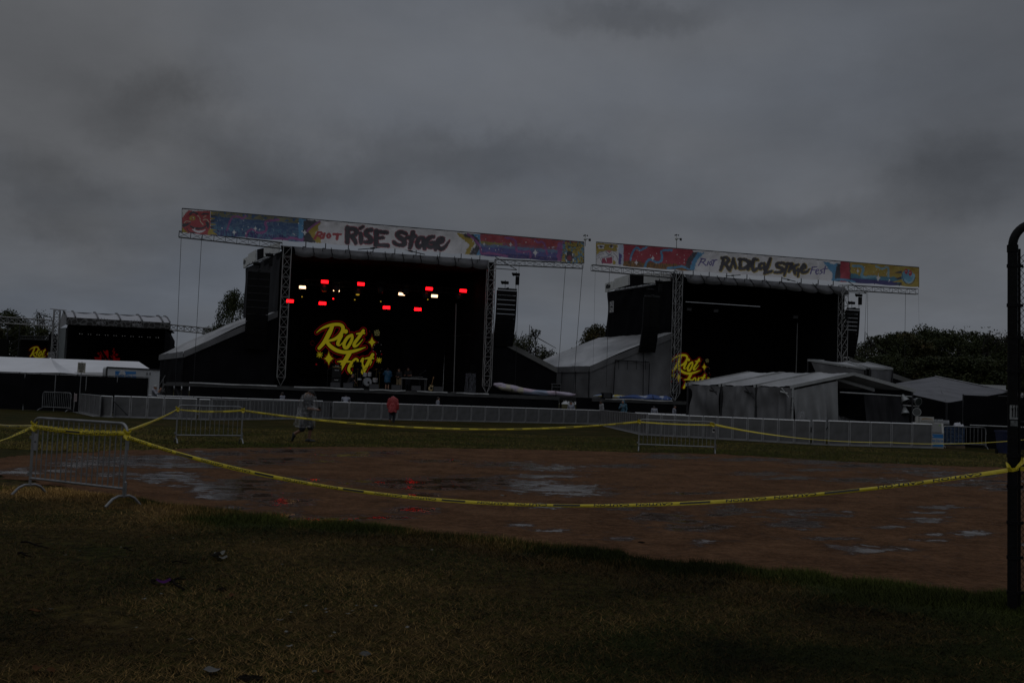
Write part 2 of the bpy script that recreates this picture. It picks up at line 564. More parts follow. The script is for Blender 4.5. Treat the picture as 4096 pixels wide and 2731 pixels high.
# ------------------------------------------------------------------ bodies: smooth distance fields turned into one surface
def surfnet(f, o, h):
    sgn = f < 0
    nx, ny, nz = f.shape
    cs = [(i, j, k) for i in (0, 1) for j in (0, 1) for k in (0, 1)]
    sl = lambda a, c: a[c[0]:nx - 1 + c[0], c[1]:ny - 1 + c[1], c[2]:nz - 1 + c[2]]
    cnt = sum(sl(sgn, c).astype(np.int8) for c in cs)
    act = (cnt > 0) & (cnt < 8); I = np.argwhere(act)
    if not len(I): return [], []
    sm = np.zeros((len(I), 3)); nn = np.zeros(len(I))
    V = {c: f[I[:, 0] + c[0], I[:, 1] + c[1], I[:, 2] + c[2]] for c in cs}
    for a in range(8):
        for b in range(a + 1, 8):
            ca, cb = cs[a], cs[b]
            if sum(abs(p - q) for p, q in zip(ca, cb)) != 1: continue
            fa, fb = V[ca], V[cb]; m = (fa < 0) != (fb < 0)
            t = np.where(m, fa / np.where(m, fa - fb, 1), 0)
            sm += m[:, None] * (np.array(ca) + t[:, None] * (np.array(cb) - np.array(ca))); nn += m
    P = (I + sm / nn[:, None]) * h + o
    idx = -np.ones(act.shape, int); idx[tuple(I.T)] = np.arange(len(I))
    F = []
    for ax in range(3):
        s1 = [slice(1, -1)] * 3; s1[ax] = slice(0, -1); s2 = [slice(1, -1)] * 3; s2[ax] = slice(1, None)
        A, B = sgn[tuple(s1)], sgn[tuple(s2)]
        E = np.argwhere(A != B); off = np.array([1, 1, 1]); off[ax] = 0; E = E + off
        u, v = [(1, 2), (2, 0), (0, 1)][ax]
        eu, ev = np.eye(3, dtype=int)[u], np.eye(3, dtype=int)[v]
        q = [idx[tuple((E - du * eu - dv * ev).T)] for du, dv in ((1, 1), (0, 1), (0, 0), (1, 0))]
        q = np.stack(q, 1); inside = sgn[tuple(E.T)]
        q[~inside] = q[~inside][:, ::-1]
        F.append(q[(q >= 0).all(1)])
    return P, np.concatenate(F)


class Field:
    def __init__(s, lo, hi, h):
        s.lo = np.array(lo, float); s.h = h
        n = np.ceil((np.array(hi) - s.lo) / h).astype(int) + 1
        s.p = np.stack(np.meshgrid(*[s.lo[i] + h * np.arange(n[i]) for i in range(3)], indexing='ij'), -1)

    def cap(s, a, b, ra, rb=None, sq=(1, 1, 1)):
        rb = ra if rb is None else rb
        q = np.array(sq, float); a, b = np.array(a, float) / q, np.array(b, float) / q
        p = s.p / q; d = b - a; t = np.clip(((p - a) @ d) / (d @ d + 1e-9), 0, 1)
        return np.sqrt(((p - a - t[..., None] * d) ** 2).sum(-1)) - (ra + (rb - ra) * t)

    @staticmethod
    def un(fs, k=.025):
        r = fs[0]
        for f in fs[1:]:
            h = np.clip(.5 + .5 * (f - r) / k, 0, 1); r = f * (1 - h) + r * h - k * h * (1 - h)
        return r

    def mesh(s, f, name, m, parent, rot):
        P, F = surfnet(f, s.lo, s.h)
        if not len(P): return None
        c, sn = math.cos(rot), math.sin(rot)
        P = np.c_[P[:, 0] * c - P[:, 1] * sn, P[:, 0] * sn + P[:, 1] * c, P[:, 2]]
        me = bpy.data.meshes.new(name); me.from_pydata(P.tolist(), [], F.tolist())
        me.polygons.foreach_set('use_smooth', [True] * len(me.polygons)); me.materials.append(m); me.update()
        o = link(bpy.data.objects.new(name, me)); o.parent = parent; return o


POSE = dict(pelvis=(0, 0, .95), chest=(0, .01, 1.30), neck=(0, .01, 1.47), head=(0, .035, 1.60),
            hipL=(-.095, 0, .92), hipR=(.095, 0, .92), kneL=(-.10, .02, .50), kneR=(.10, .02, .50), ankL=(-.105, -.02, .085), ankR=(.105, -.02, .085),
            toeL=(-.12, .15, .035), toeR=(.12, .15, .035), shL=(-.185, 0, 1.41), shR=(.185, 0, 1.41), elL=(-.25, -.03, 1.14), elR=(.25, -.03, 1.14),
            wrL=(-.24, .05, .90), wrR=(.24, .05, .90))


def person(loc, yaw, pose, label, clothes, skin=None, hair=None, h=.017, fat=1.0, hairkind='short', scale=1.0, group=None):
    """one continuous body under an Empty at the feet; the clothes and hair are its parts. Faces +y before yaw."""
    skin = skin or SKIN; hair = hair or HAIR
    J = {k: np.array(v, float) for k, v in {**POSE, **pose}.items()}
    A = np.array(list(J.values())); lo = A.min(0) - .3; hi = A.max(0) + .3
    lo[2] = min(lo[2], -.04); F = Field(lo, hi, h)
    g = fat
    hd = J['head']; up = nrm(hd - J['neck']); fwd = nrm(J.get('face', np.array([0, 1., 0])) - up * (J.get('face', np.array([0, 1., 0])) @ up)); side = np.cross(fwd, up)
    torso = lambda e: F.un([F.cap(J['hipL'], J['hipR'], .10 * g + e), F.cap(J['pelvis'], J['chest'], .125 * g + e, .135 * g + e),
                            F.cap(J['chest'] - [.07, 0, 0], J['chest'] + [.07, 0, 0], .115 * g + e), F.cap(J['shL'], J['shR'], .075 + e)], .06)
    def arm(s, e, full=1.0):
        w = J['el' + s] + (J['wr' + s] - J['el' + s]) * full
        return F.un([F.cap(J['sh' + s], J['el' + s], .058 * g + e, .045 * g + e), F.cap(J['el' + s], w, .044 * g + e, .032 + e)], .03)
    def leg(s, e, full=1.0):
        a = J['kne' + s] + (J['ank' + s] - J['kne' + s]) * full
        return F.un([F.cap(J['hip' + s], J['kne' + s], .092 * g + e, .062 + e), F.cap(J['kne' + s], a, .06 + e, .042 + e)], .03)
    def foot(s, e):
        hl = J['ank' + s] + (J['ank' + s] - J['toe' + s]) * .32; hl[2] = J['ank' + s][2] - .045 if J['toe' + s][2] < .07 else hl[2]
        return F.un([F.cap(hl, J['toe' + s], .042 + e, .034 + e), F.cap(J['ank' + s], hl, .042 + e, .04 + e)], .03)
    def hand(s):
        w = J['wr' + s]; d = nrm(w - J['el' + s]); sd = nrm(np.cross(d, [0, 0, 1.0]) + [1e-4, 0, 0]) if abs(d[2]) < .9 else np.array([0, 1.0, 0])
        nn = np.cross(d, sd); sgn = 1 if s == 'R' else -1
        fs = [F.cap(w, w + d * .075, .03, .036)]
        for i, l in enumerate((.075, .085, .08, .065)):
            k = w + d * .085 + sd * (i - 1.5) * .019; m = k + d * l * .55 - nn * .012
            fs += [F.cap(k, m, .0105, .010), F.cap(m, m + d * l * .35 - nn * .03, .010, .008)]
        t = w + d * .03 + sd * sgn * .03; fs.append(F.cap(t, t + d * .05 + sd * sgn * .03, .013, .010))
        return F.un(fs, .012)
    headf = F.un([F.cap(hd + up * .035 - fwd * .012, hd + up * .02 + fwd * .012, .095), F.cap(hd - up * .03 + fwd * .03, hd - up * .075 + fwd * .055, .065, .048)], .05)
    face = [F.cap(hd + fwd * .09 + up * .015, hd + fwd * .115 - up * .02, .012, .017)]
    for q in (-1, 1):
        face += [F.cap(hd + side * q * .088 + up * .015, hd + side * q * .09 - up * .03, .018, .012), F.cap(hd + fwd * .088 + side * q * .02 + up * .035, hd + fwd * .08 + side * q * .055 + up * .035, .012)]
    face.append(F.cap(hd + fwd * .088 + side * .02 - up * .052, hd + fwd * .088 - side * .02 - up * .052, .010))
    headf = F.un([headf] + face, .018)
    for q in (-1, 1): headf = np.maximum(headf, -F.cap(hd + fwd * .105 + side * q * .033 + up * .012, hd + fwd * .106 + side * q * .035 + up * .012, .012))
    bare = [c[0] for c in clothes]
    body = F.un([torso(0), F.cap(J['neck'] - up * .03, hd - up * .04, .058), headf] + [arm(s, 0) for s in 'LR'] + [leg(s, 0) for s in 'LR'] + [foot(s, 0) for s in 'LR'], .025)
    body = F.un([body, hand('L'), hand('R')], .012)
    root = empty('person', loc, label, 'person', group); root.scale = (scale,) * 3
    F.mesh(body, 'body', skin, root, yaw)
    Z = F.p[..., 2]
    wr = .006 * np.sin(F.p[..., 0] * 61 + 9 * np.sin(F.p[..., 2] * 7)) + .006 * np.sin(F.p[..., 1] * 55 + F.p[..., 2] * 13)
    for nm, m, kind, *a in clothes:
        if kind == 'shirt':
            f = F.un([torso(.016)] + [arm(s, .016, a[1]) if a[1] > 0 else F.cap(J['sh' + s], J['sh' + s] + (J['el' + s] - J['sh' + s]) * .75, .08, .072) for s in 'LR'], .035) + wr * .6
            f = np.maximum(f, a[0] - Z)
            f = np.maximum(f, -F.cap(hd - up * .02, hd + up * .1, .10))
        elif kind == 'poncho':
            hem, rx, ry = a; c = J['chest']; mid = (J['hipL'] + J['hipR']) / 2
            bot = np.array([mid[0], mid[1], hem]) + np.array(J.get('sway', (0, 0, 0)))
            fl = F.cap([c[0], c[1], 1.36], bot, .20 * g, rx, (1, ry / rx, 1))
            f = F.un([fl, torso(.035)] + [arm(s, .05, .8) for s in 'LR'], .06) + wr * 1.8
            f = np.maximum(f, hem - Z + .03 * np.sin(F.p[..., 0] * 17))
            f = np.maximum(f, -F.cap(hd - up * .03, hd + up * .1, .11))
        elif kind == 'hood':
            f = F.un([F.cap(hd + up * .03 - fwd * .02, hd - up * .05, .125, .11), F.cap(J['neck'], hd - up * .05, .10)], .04) + wr * .5
            f = np.maximum(f, -F.cap(hd + fwd * .10 + up * .02, hd + fwd * .16 - up * .05, .085))
        elif kind == 'neckroll':
            f = F.un([F.cap(J['neck'] + [-.05, -.05, .0], J['neck'] + [.05, -.05, 0.], .055), F.cap(J['neck'] + [0, -.08, -.03], J['neck'] + [0, -.09, .02], .06)], .04) + wr
        elif kind == 'legs':
            f = F.un([F.cap(J['hipL'], J['hipR'], .112 * g), F.cap(J['pelvis'], J['pelvis'] + [0, 0, .05], .13 * g)] + [leg(s, .016 + a[1], a[0]) if a[0] > 0 else F.cap(J['hip' + s], J['kne' + s] * .95 + J['hip' + s] * .05, .115 * g, .10) for s in 'LR'], .03) + wr * .5
            f = np.maximum(f, Z - 1.03)
        elif kind == 'shoe':
            f = foot(a[0], .010); f = np.maximum(f, -(F.p - J['ank' + a[0]]) @ nrm(J['ank' + a[0]] - J['kne' + a[0]]) - .03)
        elif kind == 'hair':
            f = F.un([F.cap(hd + up * .045 - fwd * .025, hd + up * .035 + fwd * .0, .102), F.cap(hd - fwd * .05, hd - fwd * .05 - up * (.05 if hairkind == 'short' else .16), .075, .06)], .03) + wr * .4
            f = np.maximum(f, -F.cap(hd + fwd * .12 - up * .02, hd + fwd * .12 - up * .07, .085))
        elif kind == 'tail':
            b0 = hd - fwd * .095 + up * .0
            f = F.un([F.cap(b0, b0 - fwd * .04 - up * .06, .025, .035), F.cap(b0 - fwd * .04 - up * .06, b0 - fwd * .03 - up * .19, .035, .02)], .03)
        elif kind == 'beard':
            f = np.maximum(F.cap(hd - up * .05 + fwd * .05, hd - up * .10 + fwd * .06, .072, .05), -F.cap(hd + fwd * .1 - up * .01, hd + fwd * .13 - up * .02, .035))
        elif kind == 'cap':
            f = F.un([np.maximum(F.cap(hd + up * .045 - fwd * .01, hd + up * .035 + fwd * .01, .108), -((F.p - hd) @ up - .04)), F.cap(hd + fwd * .08 + up * .055, hd + fwd * .16 + up * .045, .03, .02, (1, 1, 1))], .01)
            f = np.maximum(f, (F.p - hd) @ up - .165)
        elif kind == 'bucket':
            f = np.maximum(F.cap(hd + up * .06, hd + up * .03, .11, .135), -((F.p - hd) @ up - .03)); f = np.maximum(f, (F.p - hd) @ up - .15)
        F.mesh(f, nm, m, root, yaw)
    return root

# ------------------------------------------------------------------ ground, infield, grass
DIRT_NEAR = [(-700, 1850), (0, 1908), (80, 1925), (160, 1942), (290, 1955), (420, 1981), (550, 2000), (700, 2016), (803, 2028), (1012, 2060), (1190, 2078), (1400, 2096), (1598, 2124),
             (1895, 2154), (2193, 2187), (2490, 2220), (2700, 2243), (2898, 2268), (3195, 2300), (3493, 2333), (3790, 2360), (4096, 2392), (4700, 2450)]
DIRT_FAR = [(4700, 1905), (4096, 1873), (4000, 1869), (3790, 1863), (3493, 1851), (3195, 1836), (2898, 1818), (2600, 1811), (2230, 1801), (1900, 1794), (1400, 1788), (997, 1791),
            (768, 1794), (500, 1801), (323, 1810), (130, 1820), (0, 1833), (-700, 1840)]
DIRT_POLY = [tuple(gnd(*p)[:2]) for p in DIRT_NEAR + DIRT_FAR]


def noise2(x, y, s, o=4):
    return fbm(x * s + 100.3, y * s + 57.1, o)


def in_dirt(x, y, grow=0.0):
    j = 0.42
    return inpoly(x + j * (noise2(x, y, 1.6, 5) - .5), y + 2.0 * j * (noise2(x + 40, y, 1.6, 5) - .5), DIRT_POLY)


def near_edge_dist(x, y):
    """distance below (camera side of) the near edge of the infield"""
    d = np.full(x.shape, 1e9); E = [gnd(*p)[:2] for p in DIRT_NEAR]
    for a, b in zip(E[:-1], E[1:]):
        ab = b - a; t = np.clip(((x - a[0]) * ab[0] + (y - a[1]) * ab[1]) / (ab @ ab), 0, 1)
        d = np.minimum(d, np.hypot(x - a[0] - t * ab[0], y - a[1] - t * ab[1]))
    return d


def far_edge_dist(x, y):
    d = np.full(x.shape, 1e9); E = [gnd(*p)[:2] for p in DIRT_FAR]
    for a, b in zip(E[:-1], E[1:]):
        ab = b - a; t = np.clip(((x - a[0]) * ab[0] + (y - a[1]) * ab[1]) / (ab @ ab), 0, 1)
        d = np.minimum(d, np.hypot(x - a[0] - t * ab[0], y - a[1] - t * ab[1]))
    return d


def grass_base_mat():
    m = bpy.data.materials.new('park_turf'); m.use_nodes = True; t = m.node_tree; L = t.links.new; b = t.nodes['Principled BSDF']
    tc = N(t, 'ShaderNodeTexCoord')
    def nz(s, d=6, st=None):
        v = tc.outputs['Object']
        if st: mp = N(t, 'ShaderNodeMapping'); mp.inputs['Scale'].default_value = st; L(v, mp.inputs[0]); v = mp.outputs[0]
        n = N(t, 'ShaderNodeTexNoise'); n.inputs['Scale'].default_value = s; n.inputs['Detail'].default_value = d; L(v, n.inputs['Vector']); return n.outputs['Fac']
    r1 = N(t, 'ShaderNodeValToRGB'); e = r1.color_ramp.elements
    e[0].position = .36; e[0].color = (.026, .030, .006, 1); e[1].position = .66; e[1].color = (.080, .056, .020, 1)
    x = e.new(.5); x.color = (.046, .042, .011, 1)
    L(nz(.55, 8), r1.inputs[0])
    r2 = N(t, 'ShaderNodeValToRGB'); r2.color_ramp.elements[0].position = .35; r2.color_ramp.elements[0].color = (.35, .35, .35, 1); r2.color_ramp.elements[1].position = .68; r2.color_ramp.elements[1].color = (1.25, 1.2, 1.1, 1)
    L(nz(9, 8, (1, .8, 1)), r2.inputs[0])
    mx = N(t, 'ShaderNodeMix', data_type='RGBA', blend_type='MULTIPLY'); mx.inputs['Factor'].default_value = 1; L(r1.outputs[0], mx.inputs[6]); L(r2.outputs[0], mx.inputs[7])
    L(mx.outputs[2], b.inputs['Base Color']); b.inputs['Roughness'].default_value = .8; b.inputs['Specular IOR Level'].default_value = .03
    bp = N(t, 'ShaderNodeBump'); bp.inputs['Strength'].default_value = 1; bp.inputs['Distance'].default_value = .06; L(nz(22, 8), bp.inputs['Height']); L(bp.outputs[0], b.inputs['Normal'])
    return m


g = MB(); g.add([(-700, -150, 0), (700, -150, 0), (700, 900, 0), (-700, 900, 0)], [(0, 1, 2, 3)])
tag(g.build('ground', grass_base_mat(), origin=(0, 0, 0)), kind='structure', label='worn park turf stretching to the trees behind the stages')

PUD = [(500, 1846, 230, 20), (740, 1862, 260, 10), (640, 1830, 240, 8), (330, 1858, 120, 14), (50, 1891, 110, 9), (90, 1876, 50, 5), (225, 1884, 70, 6), (660, 1908, 150, 18), (450, 1899, 110, 9), (560, 1912, 90, 8),
       (920, 1955, 170, 22), (800, 1938, 110, 13), (620, 1925, 60, 8), (900, 1986, 125, 15), (1050, 1982, 90, 9), (1135, 2005, 100, 17), (1110, 2022, 80, 8), (925, 2034, 60, 7), (1120, 2060, 90, 12),
       (1330, 2084, 110, 10), (1200, 2074, 60, 8), (1000, 1925, 140, 10), (1150, 1918, 160, 8), (1050, 1850, 160, 8), (1130, 1838, 110, 7), (880, 1815, 140, 8), (1150, 1805, 130, 8), (1270, 1846, 80, 5),
       (1620, 1930, 230, 14), (1850, 1922, 220, 14), (1780, 1950, 220, 10), (2100, 1935, 150, 15), (2230, 1955, 200, 18), (2330, 1975, 160, 9), (1560, 1925, 130, 9),
       (1685, 1985, 80, 13), (1640, 2042, 95, 14), (1480, 2072, 140, 8), (2030, 1858, 130, 9), (2200, 1872, 130, 12), (2480, 1864, 120, 7), (2160, 1906, 140, 8), (2190, 2027, 90, 8), (2490, 2030, 80, 12),
       (2640, 2070, 110, 16), (2750, 2085, 60, 10), (2090, 2103, 50, 8), (2230, 2125, 75, 6), (2480, 2157, 60, 6), (1400, 1822, 120, 6), (1750, 1845, 90, 5), (1500, 1812, 130, 5),
       (3270, 1847, 130, 9), (3000, 1838, 140, 6), (2700, 1830, 130, 6), (2660, 1822, 90, 6), (3430, 1863, 130, 7), (3030, 1896, 90, 7), (3160, 1912, 100, 6), (3270, 1880, 110, 5), (3450, 1920, 140, 8), (3560, 1930, 80, 6), (3700, 1890, 160, 5),
       (3860, 1903, 150, 6), (3900, 1940, 140, 6), (3640, 1876, 120, 5), (3960, 1925, 110, 5), (4020, 1957, 80, 7), (2930, 2042, 95, 13), (2870, 2060, 50, 5), (3170, 2045, 100, 8), (3290, 2058, 100, 10), (3185, 2095, 100, 20), (2760, 2115, 110, 13), (2850, 2107, 60, 8),
       (2797, 2176, 45, 10), (3290, 2157, 105, 6), (3400, 2192, 100, 9), (3500, 2203, 110, 11), (3750, 2029, 100, 6), (3720, 2052, 70, 5), (3730, 2083, 80, 10), (3890, 2137, 85, 10), (3730, 2141, 50, 5), (3730, 2163, 70, 5), (3560, 2108, 60, 5), (3650, 2075, 50, 5),
       (3050, 2068, 60, 5), (2700, 1975, 90, 4), (2810, 1973, 60, 4), (4080, 2180, 60, 6)]


def infield():
    st = .075
    xs = np.arange(-26, 26, st); ys = np.arange(7.6, 41, st)
    X, Y = np.meshgrid(xs, ys); X = X.ravel(); Y = Y.ravel()
    nx = len(xs); ins = in_dirt(X, Y)
    f = ins.reshape(len(ys), nx); cell = f[:-1, :-1] & f[1:, :-1] & f[:-1, 1:] & f[1:, 1:]
    jj, ii = np.nonzero(cell); a = jj * nx + ii
    q = np.stack([a, a + 1, a + nx + 1, a + nx], 1)
    used = np.unique(q); mp = -np.ones(len(X), int); mp[used] = np.arange(len(used)); q = mp[q]
    X, Y = X[used], Y[used]
    P = np.c_[X, Y, np.zeros(len(X))]; px, py = proj(P)
    w = np.full(len(X), -9.0)
    for (cx, cy, rx, ry) in PUD:
        w = np.maximum(w, (1.5 if ry > 13 or rx > 160 else 1.1) * (1 - np.hypot((px - cx) / (rx * 1.1), (py - cy) / (ry * 1.15))))
    w = np.maximum(w, -1)
    # clods: low relief, flattened where water stands
    z = .010 + .034 * (noise2(X, Y, 2.3, 5) - .5) + .030 * (noise2(X, Y, 5.5, 3) - .5)
    z = np.where(w > 0, .006 + (z - .006) * .25, z); z = np.maximum(z, .0045)
    me = bpy.data.meshes.new('infield_dirt')
    me.vertices.add(len(X)); me.vertices.foreach_set('co', np.c_[X, Y, z].astype(np.float32).ravel())
    me.loops.add(q.size); me.loops.foreach_set('vertex_index', q.ravel().astype(np.int32))
    me.polygons.add(len(q)); me.polygons.foreach_set('loop_start', (np.arange(len(q)) * 4).astype(np.int32)); me.polygons.foreach_set('use_smooth', np.ones(len(q), bool))
    me.update(calc_edges=True)
    at = me.attributes.new('wet', 'FLOAT', 'POINT'); at.data.foreach_set('value', w.astype(np.float32))
    m = bpy.data.materials.new('infield_clay'); m.use_nodes = True; t = m.node_tree; L = t.links.new; b = t.nodes['Principled BSDF']
    tc = N(t, 'ShaderNodeTexCoord'); A = N(t, 'ShaderNodeAttribute', attribute_name='wet')
    def nz(s, d=6):
        n = N(t, 'ShaderNodeTexNoise'); n.inputs['Scale'].default_value = s; n.inputs['Detail'].default_value = d; n.inputs['Roughness'].default_value = .6; L(tc.outputs['Object'], n.inputs['Vector']); return n.outputs['Fac']
    def mth(op, a, bb, c=None, cl=False):
        n = N(t, 'ShaderNodeMath', operation=op, use_clamp=cl)
        for i, v in enumerate((a, bb, c)):
            if v is None: continue
            if isinstance(v, (int, float)): n.inputs[i].default_value = v
            else: L(v, n.inputs[i])
        return n.outputs[0]
    k = mth('MULTIPLY_ADD', mth('SUBTRACT', nz(12, 5), .5), 2.6, mth('MULTIPLY_ADD', mth('SUBTRACT', nz(2.6, 9), .5), 5.2, A.outputs['Fac']))
    sp = N(t, 'ShaderNodeMapRange'); L(k, sp.inputs['Value']); sp.inputs['From Min'].default_value = .30; sp.inputs['From Max'].default_value = .55
    damp = N(t, 'ShaderNodeMapRange'); L(k, damp.inputs['Value']); damp.inputs['From Min'].default_value = -.5; damp.inputs['From Max'].default_value = .3
    c1 = N(t, 'ShaderNodeValToRGB'); c1.color_ramp.elements[0].position = .40; c1.color_ramp.elements[0].color = (.070, .034, .016, 1); c1.color_ramp.elements[1].position = .60; c1.color_ramp.elements[1].color = (.205, .107, .056, 1)
    L(mth('MULTIPLY_ADD', nz(1.1, 8), .35, mth('MULTIPLY_ADD', nz(6.5, 5), .30, mth('MULTIPLY', nz(24, 6), .35))), c1.inputs[0])
    c2 = N(t, 'ShaderNodeMix', data_type='RGBA'); L(damp.outputs[0], c2.inputs[0]); L(c1.outputs[0], c2.inputs[6]); c2.inputs[7].default_value = (.066, .038, .024, 1)
    L(c2.outputs[2], b.inputs['Base Color'])
    ro = N(t, 'ShaderNodeMapRange'); L(damp.outputs[0], ro.inputs['Value']); ro.inputs['To Min'].default_value = .78; ro.inputs['To Max'].default_value = .48
    core = N(t, 'ShaderNodeMapRange'); L(k, core.inputs['Value']); core.inputs['From Min'].default_value = .3; core.inputs['From Max'].default_value = .8; core.inputs['To Min'].default_value = .16; core.inputs['To Max'].default_value = .05
    L(mth('MULTIPLY_ADD', mth('SUBTRACT', core.outputs[0], ro.outputs[0]), sp.outputs[0], ro.outputs[0]), b.inputs['Roughness'])
    si = N(t, 'ShaderNodeMapRange'); L(sp.outputs[0], si.inputs['Value']); si.inputs['To Min'].default_value = .03; si.inputs['To Max'].default_value = .5
    L(si.outputs[0], b.inputs['Specular IOR Level'])
    bp = N(t, 'ShaderNodeBump'); bp.inputs['Distance'].default_value = .11
    st_ = N(t, 'ShaderNodeMapRange'); L(sp.outputs[0], st_.inputs['Value']); st_.inputs['To Min'].default_value = .9; st_.inputs['To Max'].default_value = .03
    L(st_.outputs[0], bp.inputs['Strength']); L(mth('MULTIPLY_ADD', nz(26, 7), .6, mth('MULTIPLY', nz(7, 6), .6)), bp.inputs['Height']); L(bp.outputs[0], b.inputs['Normal'])
    me.materials.append(m)
    tag(link(bpy.data.objects.new('infield_dirt', me)), kind='structure', label='wet brown clay infield dotted with puddles')


infield()


def blades(name, x, y, hgt, wid, lean, cols, label):
    n = len(x); R = np.random.RandomState(5)
    th = R.rand(n) * 6.283; ln = lean * (.4 + R.rand(n)); h = hgt * (.5 + R.rand(n))
    dx, dy = np.cos(th), np.sin(th); tx, ty = -dy, dx
    base = np.c_[x, y, np.zeros(n)]; side = np.c_[tx, ty, np.zeros(n)] * (wid * (.6 + .8 * R.rand(n)))[:, None]
    tip = base + np.c_[dx * ln * h, dy * ln * h, h * .85]
    V = np.stack([base - side, base + side, tip], 1).reshape(-1, 3); q = np.arange(3 * n).astype(np.int32)
    me = bpy.data.meshes.new(name); me.vertices.add(len(V)); me.vertices.foreach_set('co', V.astype(np.float32).ravel())
    me.loops.add(len(q)); me.loops.foreach_set('vertex_index', q)
    me.polygons.add(n); me.polygons.foreach_set('loop_start', (np.arange(n) * 3).astype(np.int32))
    me.update(calc_edges=True)
    at = me.color_attributes.new('paint', 'FLOAT_COLOR', 'POINT'); C = np.repeat(np.c_[cols, np.ones(n)], 3, axis=0); at.data.foreach_set('color', C.astype(np.float32).ravel())
    m = MATS.get('grass_blades')
    if not m:
        m = bpy.data.materials.new('grass_blades'); m.use_nodes = True; t = m.node_tree
        a = N(t, 'ShaderNodeAttribute', attribute_name='paint'); b_ = t.nodes['Principled BSDF']; t.links.new(a.outputs['Color'], b_.inputs['Base Color'])
        b_.inputs['Roughness'].default_value = .6; b_.inputs['Specular IOR Level'].default_value = .04; MATS['grass_blades'] = m
    me.materials.append(m)
    tag(link(bpy.data.objects.new(name, me)), label, 'grass', kind='stuff')


def grass():
    R = np.random.RandomState(11)
    n = 1500000
    y = 4.2 + (15.2 - 4.2) * R.rand(n) ** 1.25; x = (R.rand(n) * 2 - 1) * (y * .56 + 1.6)
    keep = ~in_dirt(x, y) & (y < 16); x, y = x[keep], y[keep]
    ed = near_edge_dist(x, y)
    lush = np.clip(1.25 - ed / 1.3 + 1.5 * (noise2(x, y, .6) - .5), 0, 1)
    lush = np.where(x < -4.2, lush * .8, lush)
    right = np.clip((x + .2) / 2.2, 0, 1) * .75
    green = np.clip(lush + right + 3.0 * (noise2(x, y, .75, 5) - .54), 0, 1)
    bare = noise2(x + 9, y, .42, 4) + .25 * (noise2(x, y, 3, 3) - .5)
    dens = np.clip(.30 + .70 * lush + .5 * green, 0, 1) * np.where((bare < .40) & (lush < .3), .25, 1)
    k = R.rand(len(x)) < dens; x, y, green, lush = x[k], y[k], green[k], lush[k]; n = len(x)
    t = (R.rand(n) < green)[:, None]
    v = (.5 + R.rand(n))[:, None]
    G = np.array([.024, .029, .006]) * v; B = np.array([.18, .110, .038]) * v * (.35 + R.rand(n) ** 3)[:, None]
    tone = np.clip(.35 + 3.6 * (noise2(x + 3, y + 8, .38, 5) - .33), .35, 2.3) * np.clip(.50 + .5 * (y - 4.6 + 2.2 * (noise2(x, y, .7, 4) - .5)) / 3.4, .45, 1)  # random patches, plus lens vignetting put into the colour: blades darker towards the camera
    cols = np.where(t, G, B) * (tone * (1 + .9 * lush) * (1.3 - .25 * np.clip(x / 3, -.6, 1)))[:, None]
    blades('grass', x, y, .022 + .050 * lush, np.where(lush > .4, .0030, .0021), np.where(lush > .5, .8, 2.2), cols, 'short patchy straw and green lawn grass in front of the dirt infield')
    n = 260000
    y = 24 + 34 * R.rand(n) ** 1.5; x = (R.rand(n) * 2 - 1) * (y * .56 + 1)
    k = ~in_dirt(x, y) & (far_edge_dist(x, y) < 14); x, y = x[k], y[k]; n = len(x)
    gr = np.clip(.62 + 2.4 * (noise2(x, y, .3, 4) - .5), 0, 1); t = (R.rand(n) < gr)[:, None]; v = (.6 + .8 * R.rand(n))[:, None]
    cols = np.where(t, np.array([.075, .082, .011]) * v, np.array([.20, .15, .042]) * v)
    blades('outfield_grass', x, y, .038 + .0 * x, .006 + .0 * x, 1.4 + .0 * x, cols, 'olive outfield grass between the dirt infield and the crowd barriers')


grass()

# ------------------------------------------------------------------ the two main stages
WD = nrm(np.array([-0.47, 0.883, 0]))           # how the stages run back
DECK = 2.03


def gz(P, z): P = np.array(P, float); P[2] = z; return P


YEL, RED, BLK = (1.0, .84, .03), (.50, .010, .015), (.0, .0, .0)
LOGO_T = [  # brush strokes of the wordmark, in its own drawing units
    [(905, 125, 50), (850, 245, 72), (775, 380, 62), (690, 482, 48)],
    [(652, 236, 10), (720, 180, 26), (800, 140, 40), (900, 112, 48), (1005, 108, 50), (1060, 140, 54), (1062, 205, 58), (1010, 285, 56), (930, 340, 46), (830, 366, 30)],
    [(815, 385, 52), (870, 450, 60), (965, 512, 60), (1085, 543, 56), (1200, 533, 52), (1320, 500, 36), (1420, 464, 9)],
    [(1108, 217, 70)],
    [(1045, 285, 44), (1000, 365, 52), (985, 415, 50), (1015, 435, 22), (1060, 395, 16)],
    [(1205, 275, 46), (1140, 310, 50), (1085, 400, 52), (1090, 465, 50), (1130, 470, 50), (1185, 390, 48), (1215, 310, 40), (1200, 278, 40)],
    [(1385, 205, 48), (1310, 315, 50), (1245, 405, 50), (1245, 450, 44), (1300, 428, 26), (1380, 338, 8)], [(1280, 256, 22), (1340, 246, 32), (1402, 246, 26)],
    [(1165, 565, 66), (1090, 690, 66), (1010, 830, 60), (975, 880, 50)], [(978, 690, 14), (1060, 688, 42), (1190, 690, 26)],
    [(1200, 770, 20), (1275, 722, 32), (1298, 668, 32), (1258, 650, 34), (1185, 735, 44), (1155, 815, 44), (1190, 865, 40)],
    [(1330, 705, 12), (1378, 642, 34), (1362, 725, 40), (1392, 790, 42), (1360, 850, 38)],
    [(1532, 580, 50), (1470, 690, 52), (1405, 815, 50), (1380, 870, 44)], [(1412, 645, 22), (1480, 632, 32), (1545, 640, 24)], [(1515, 690, 20), (1490, 750, 12)]]


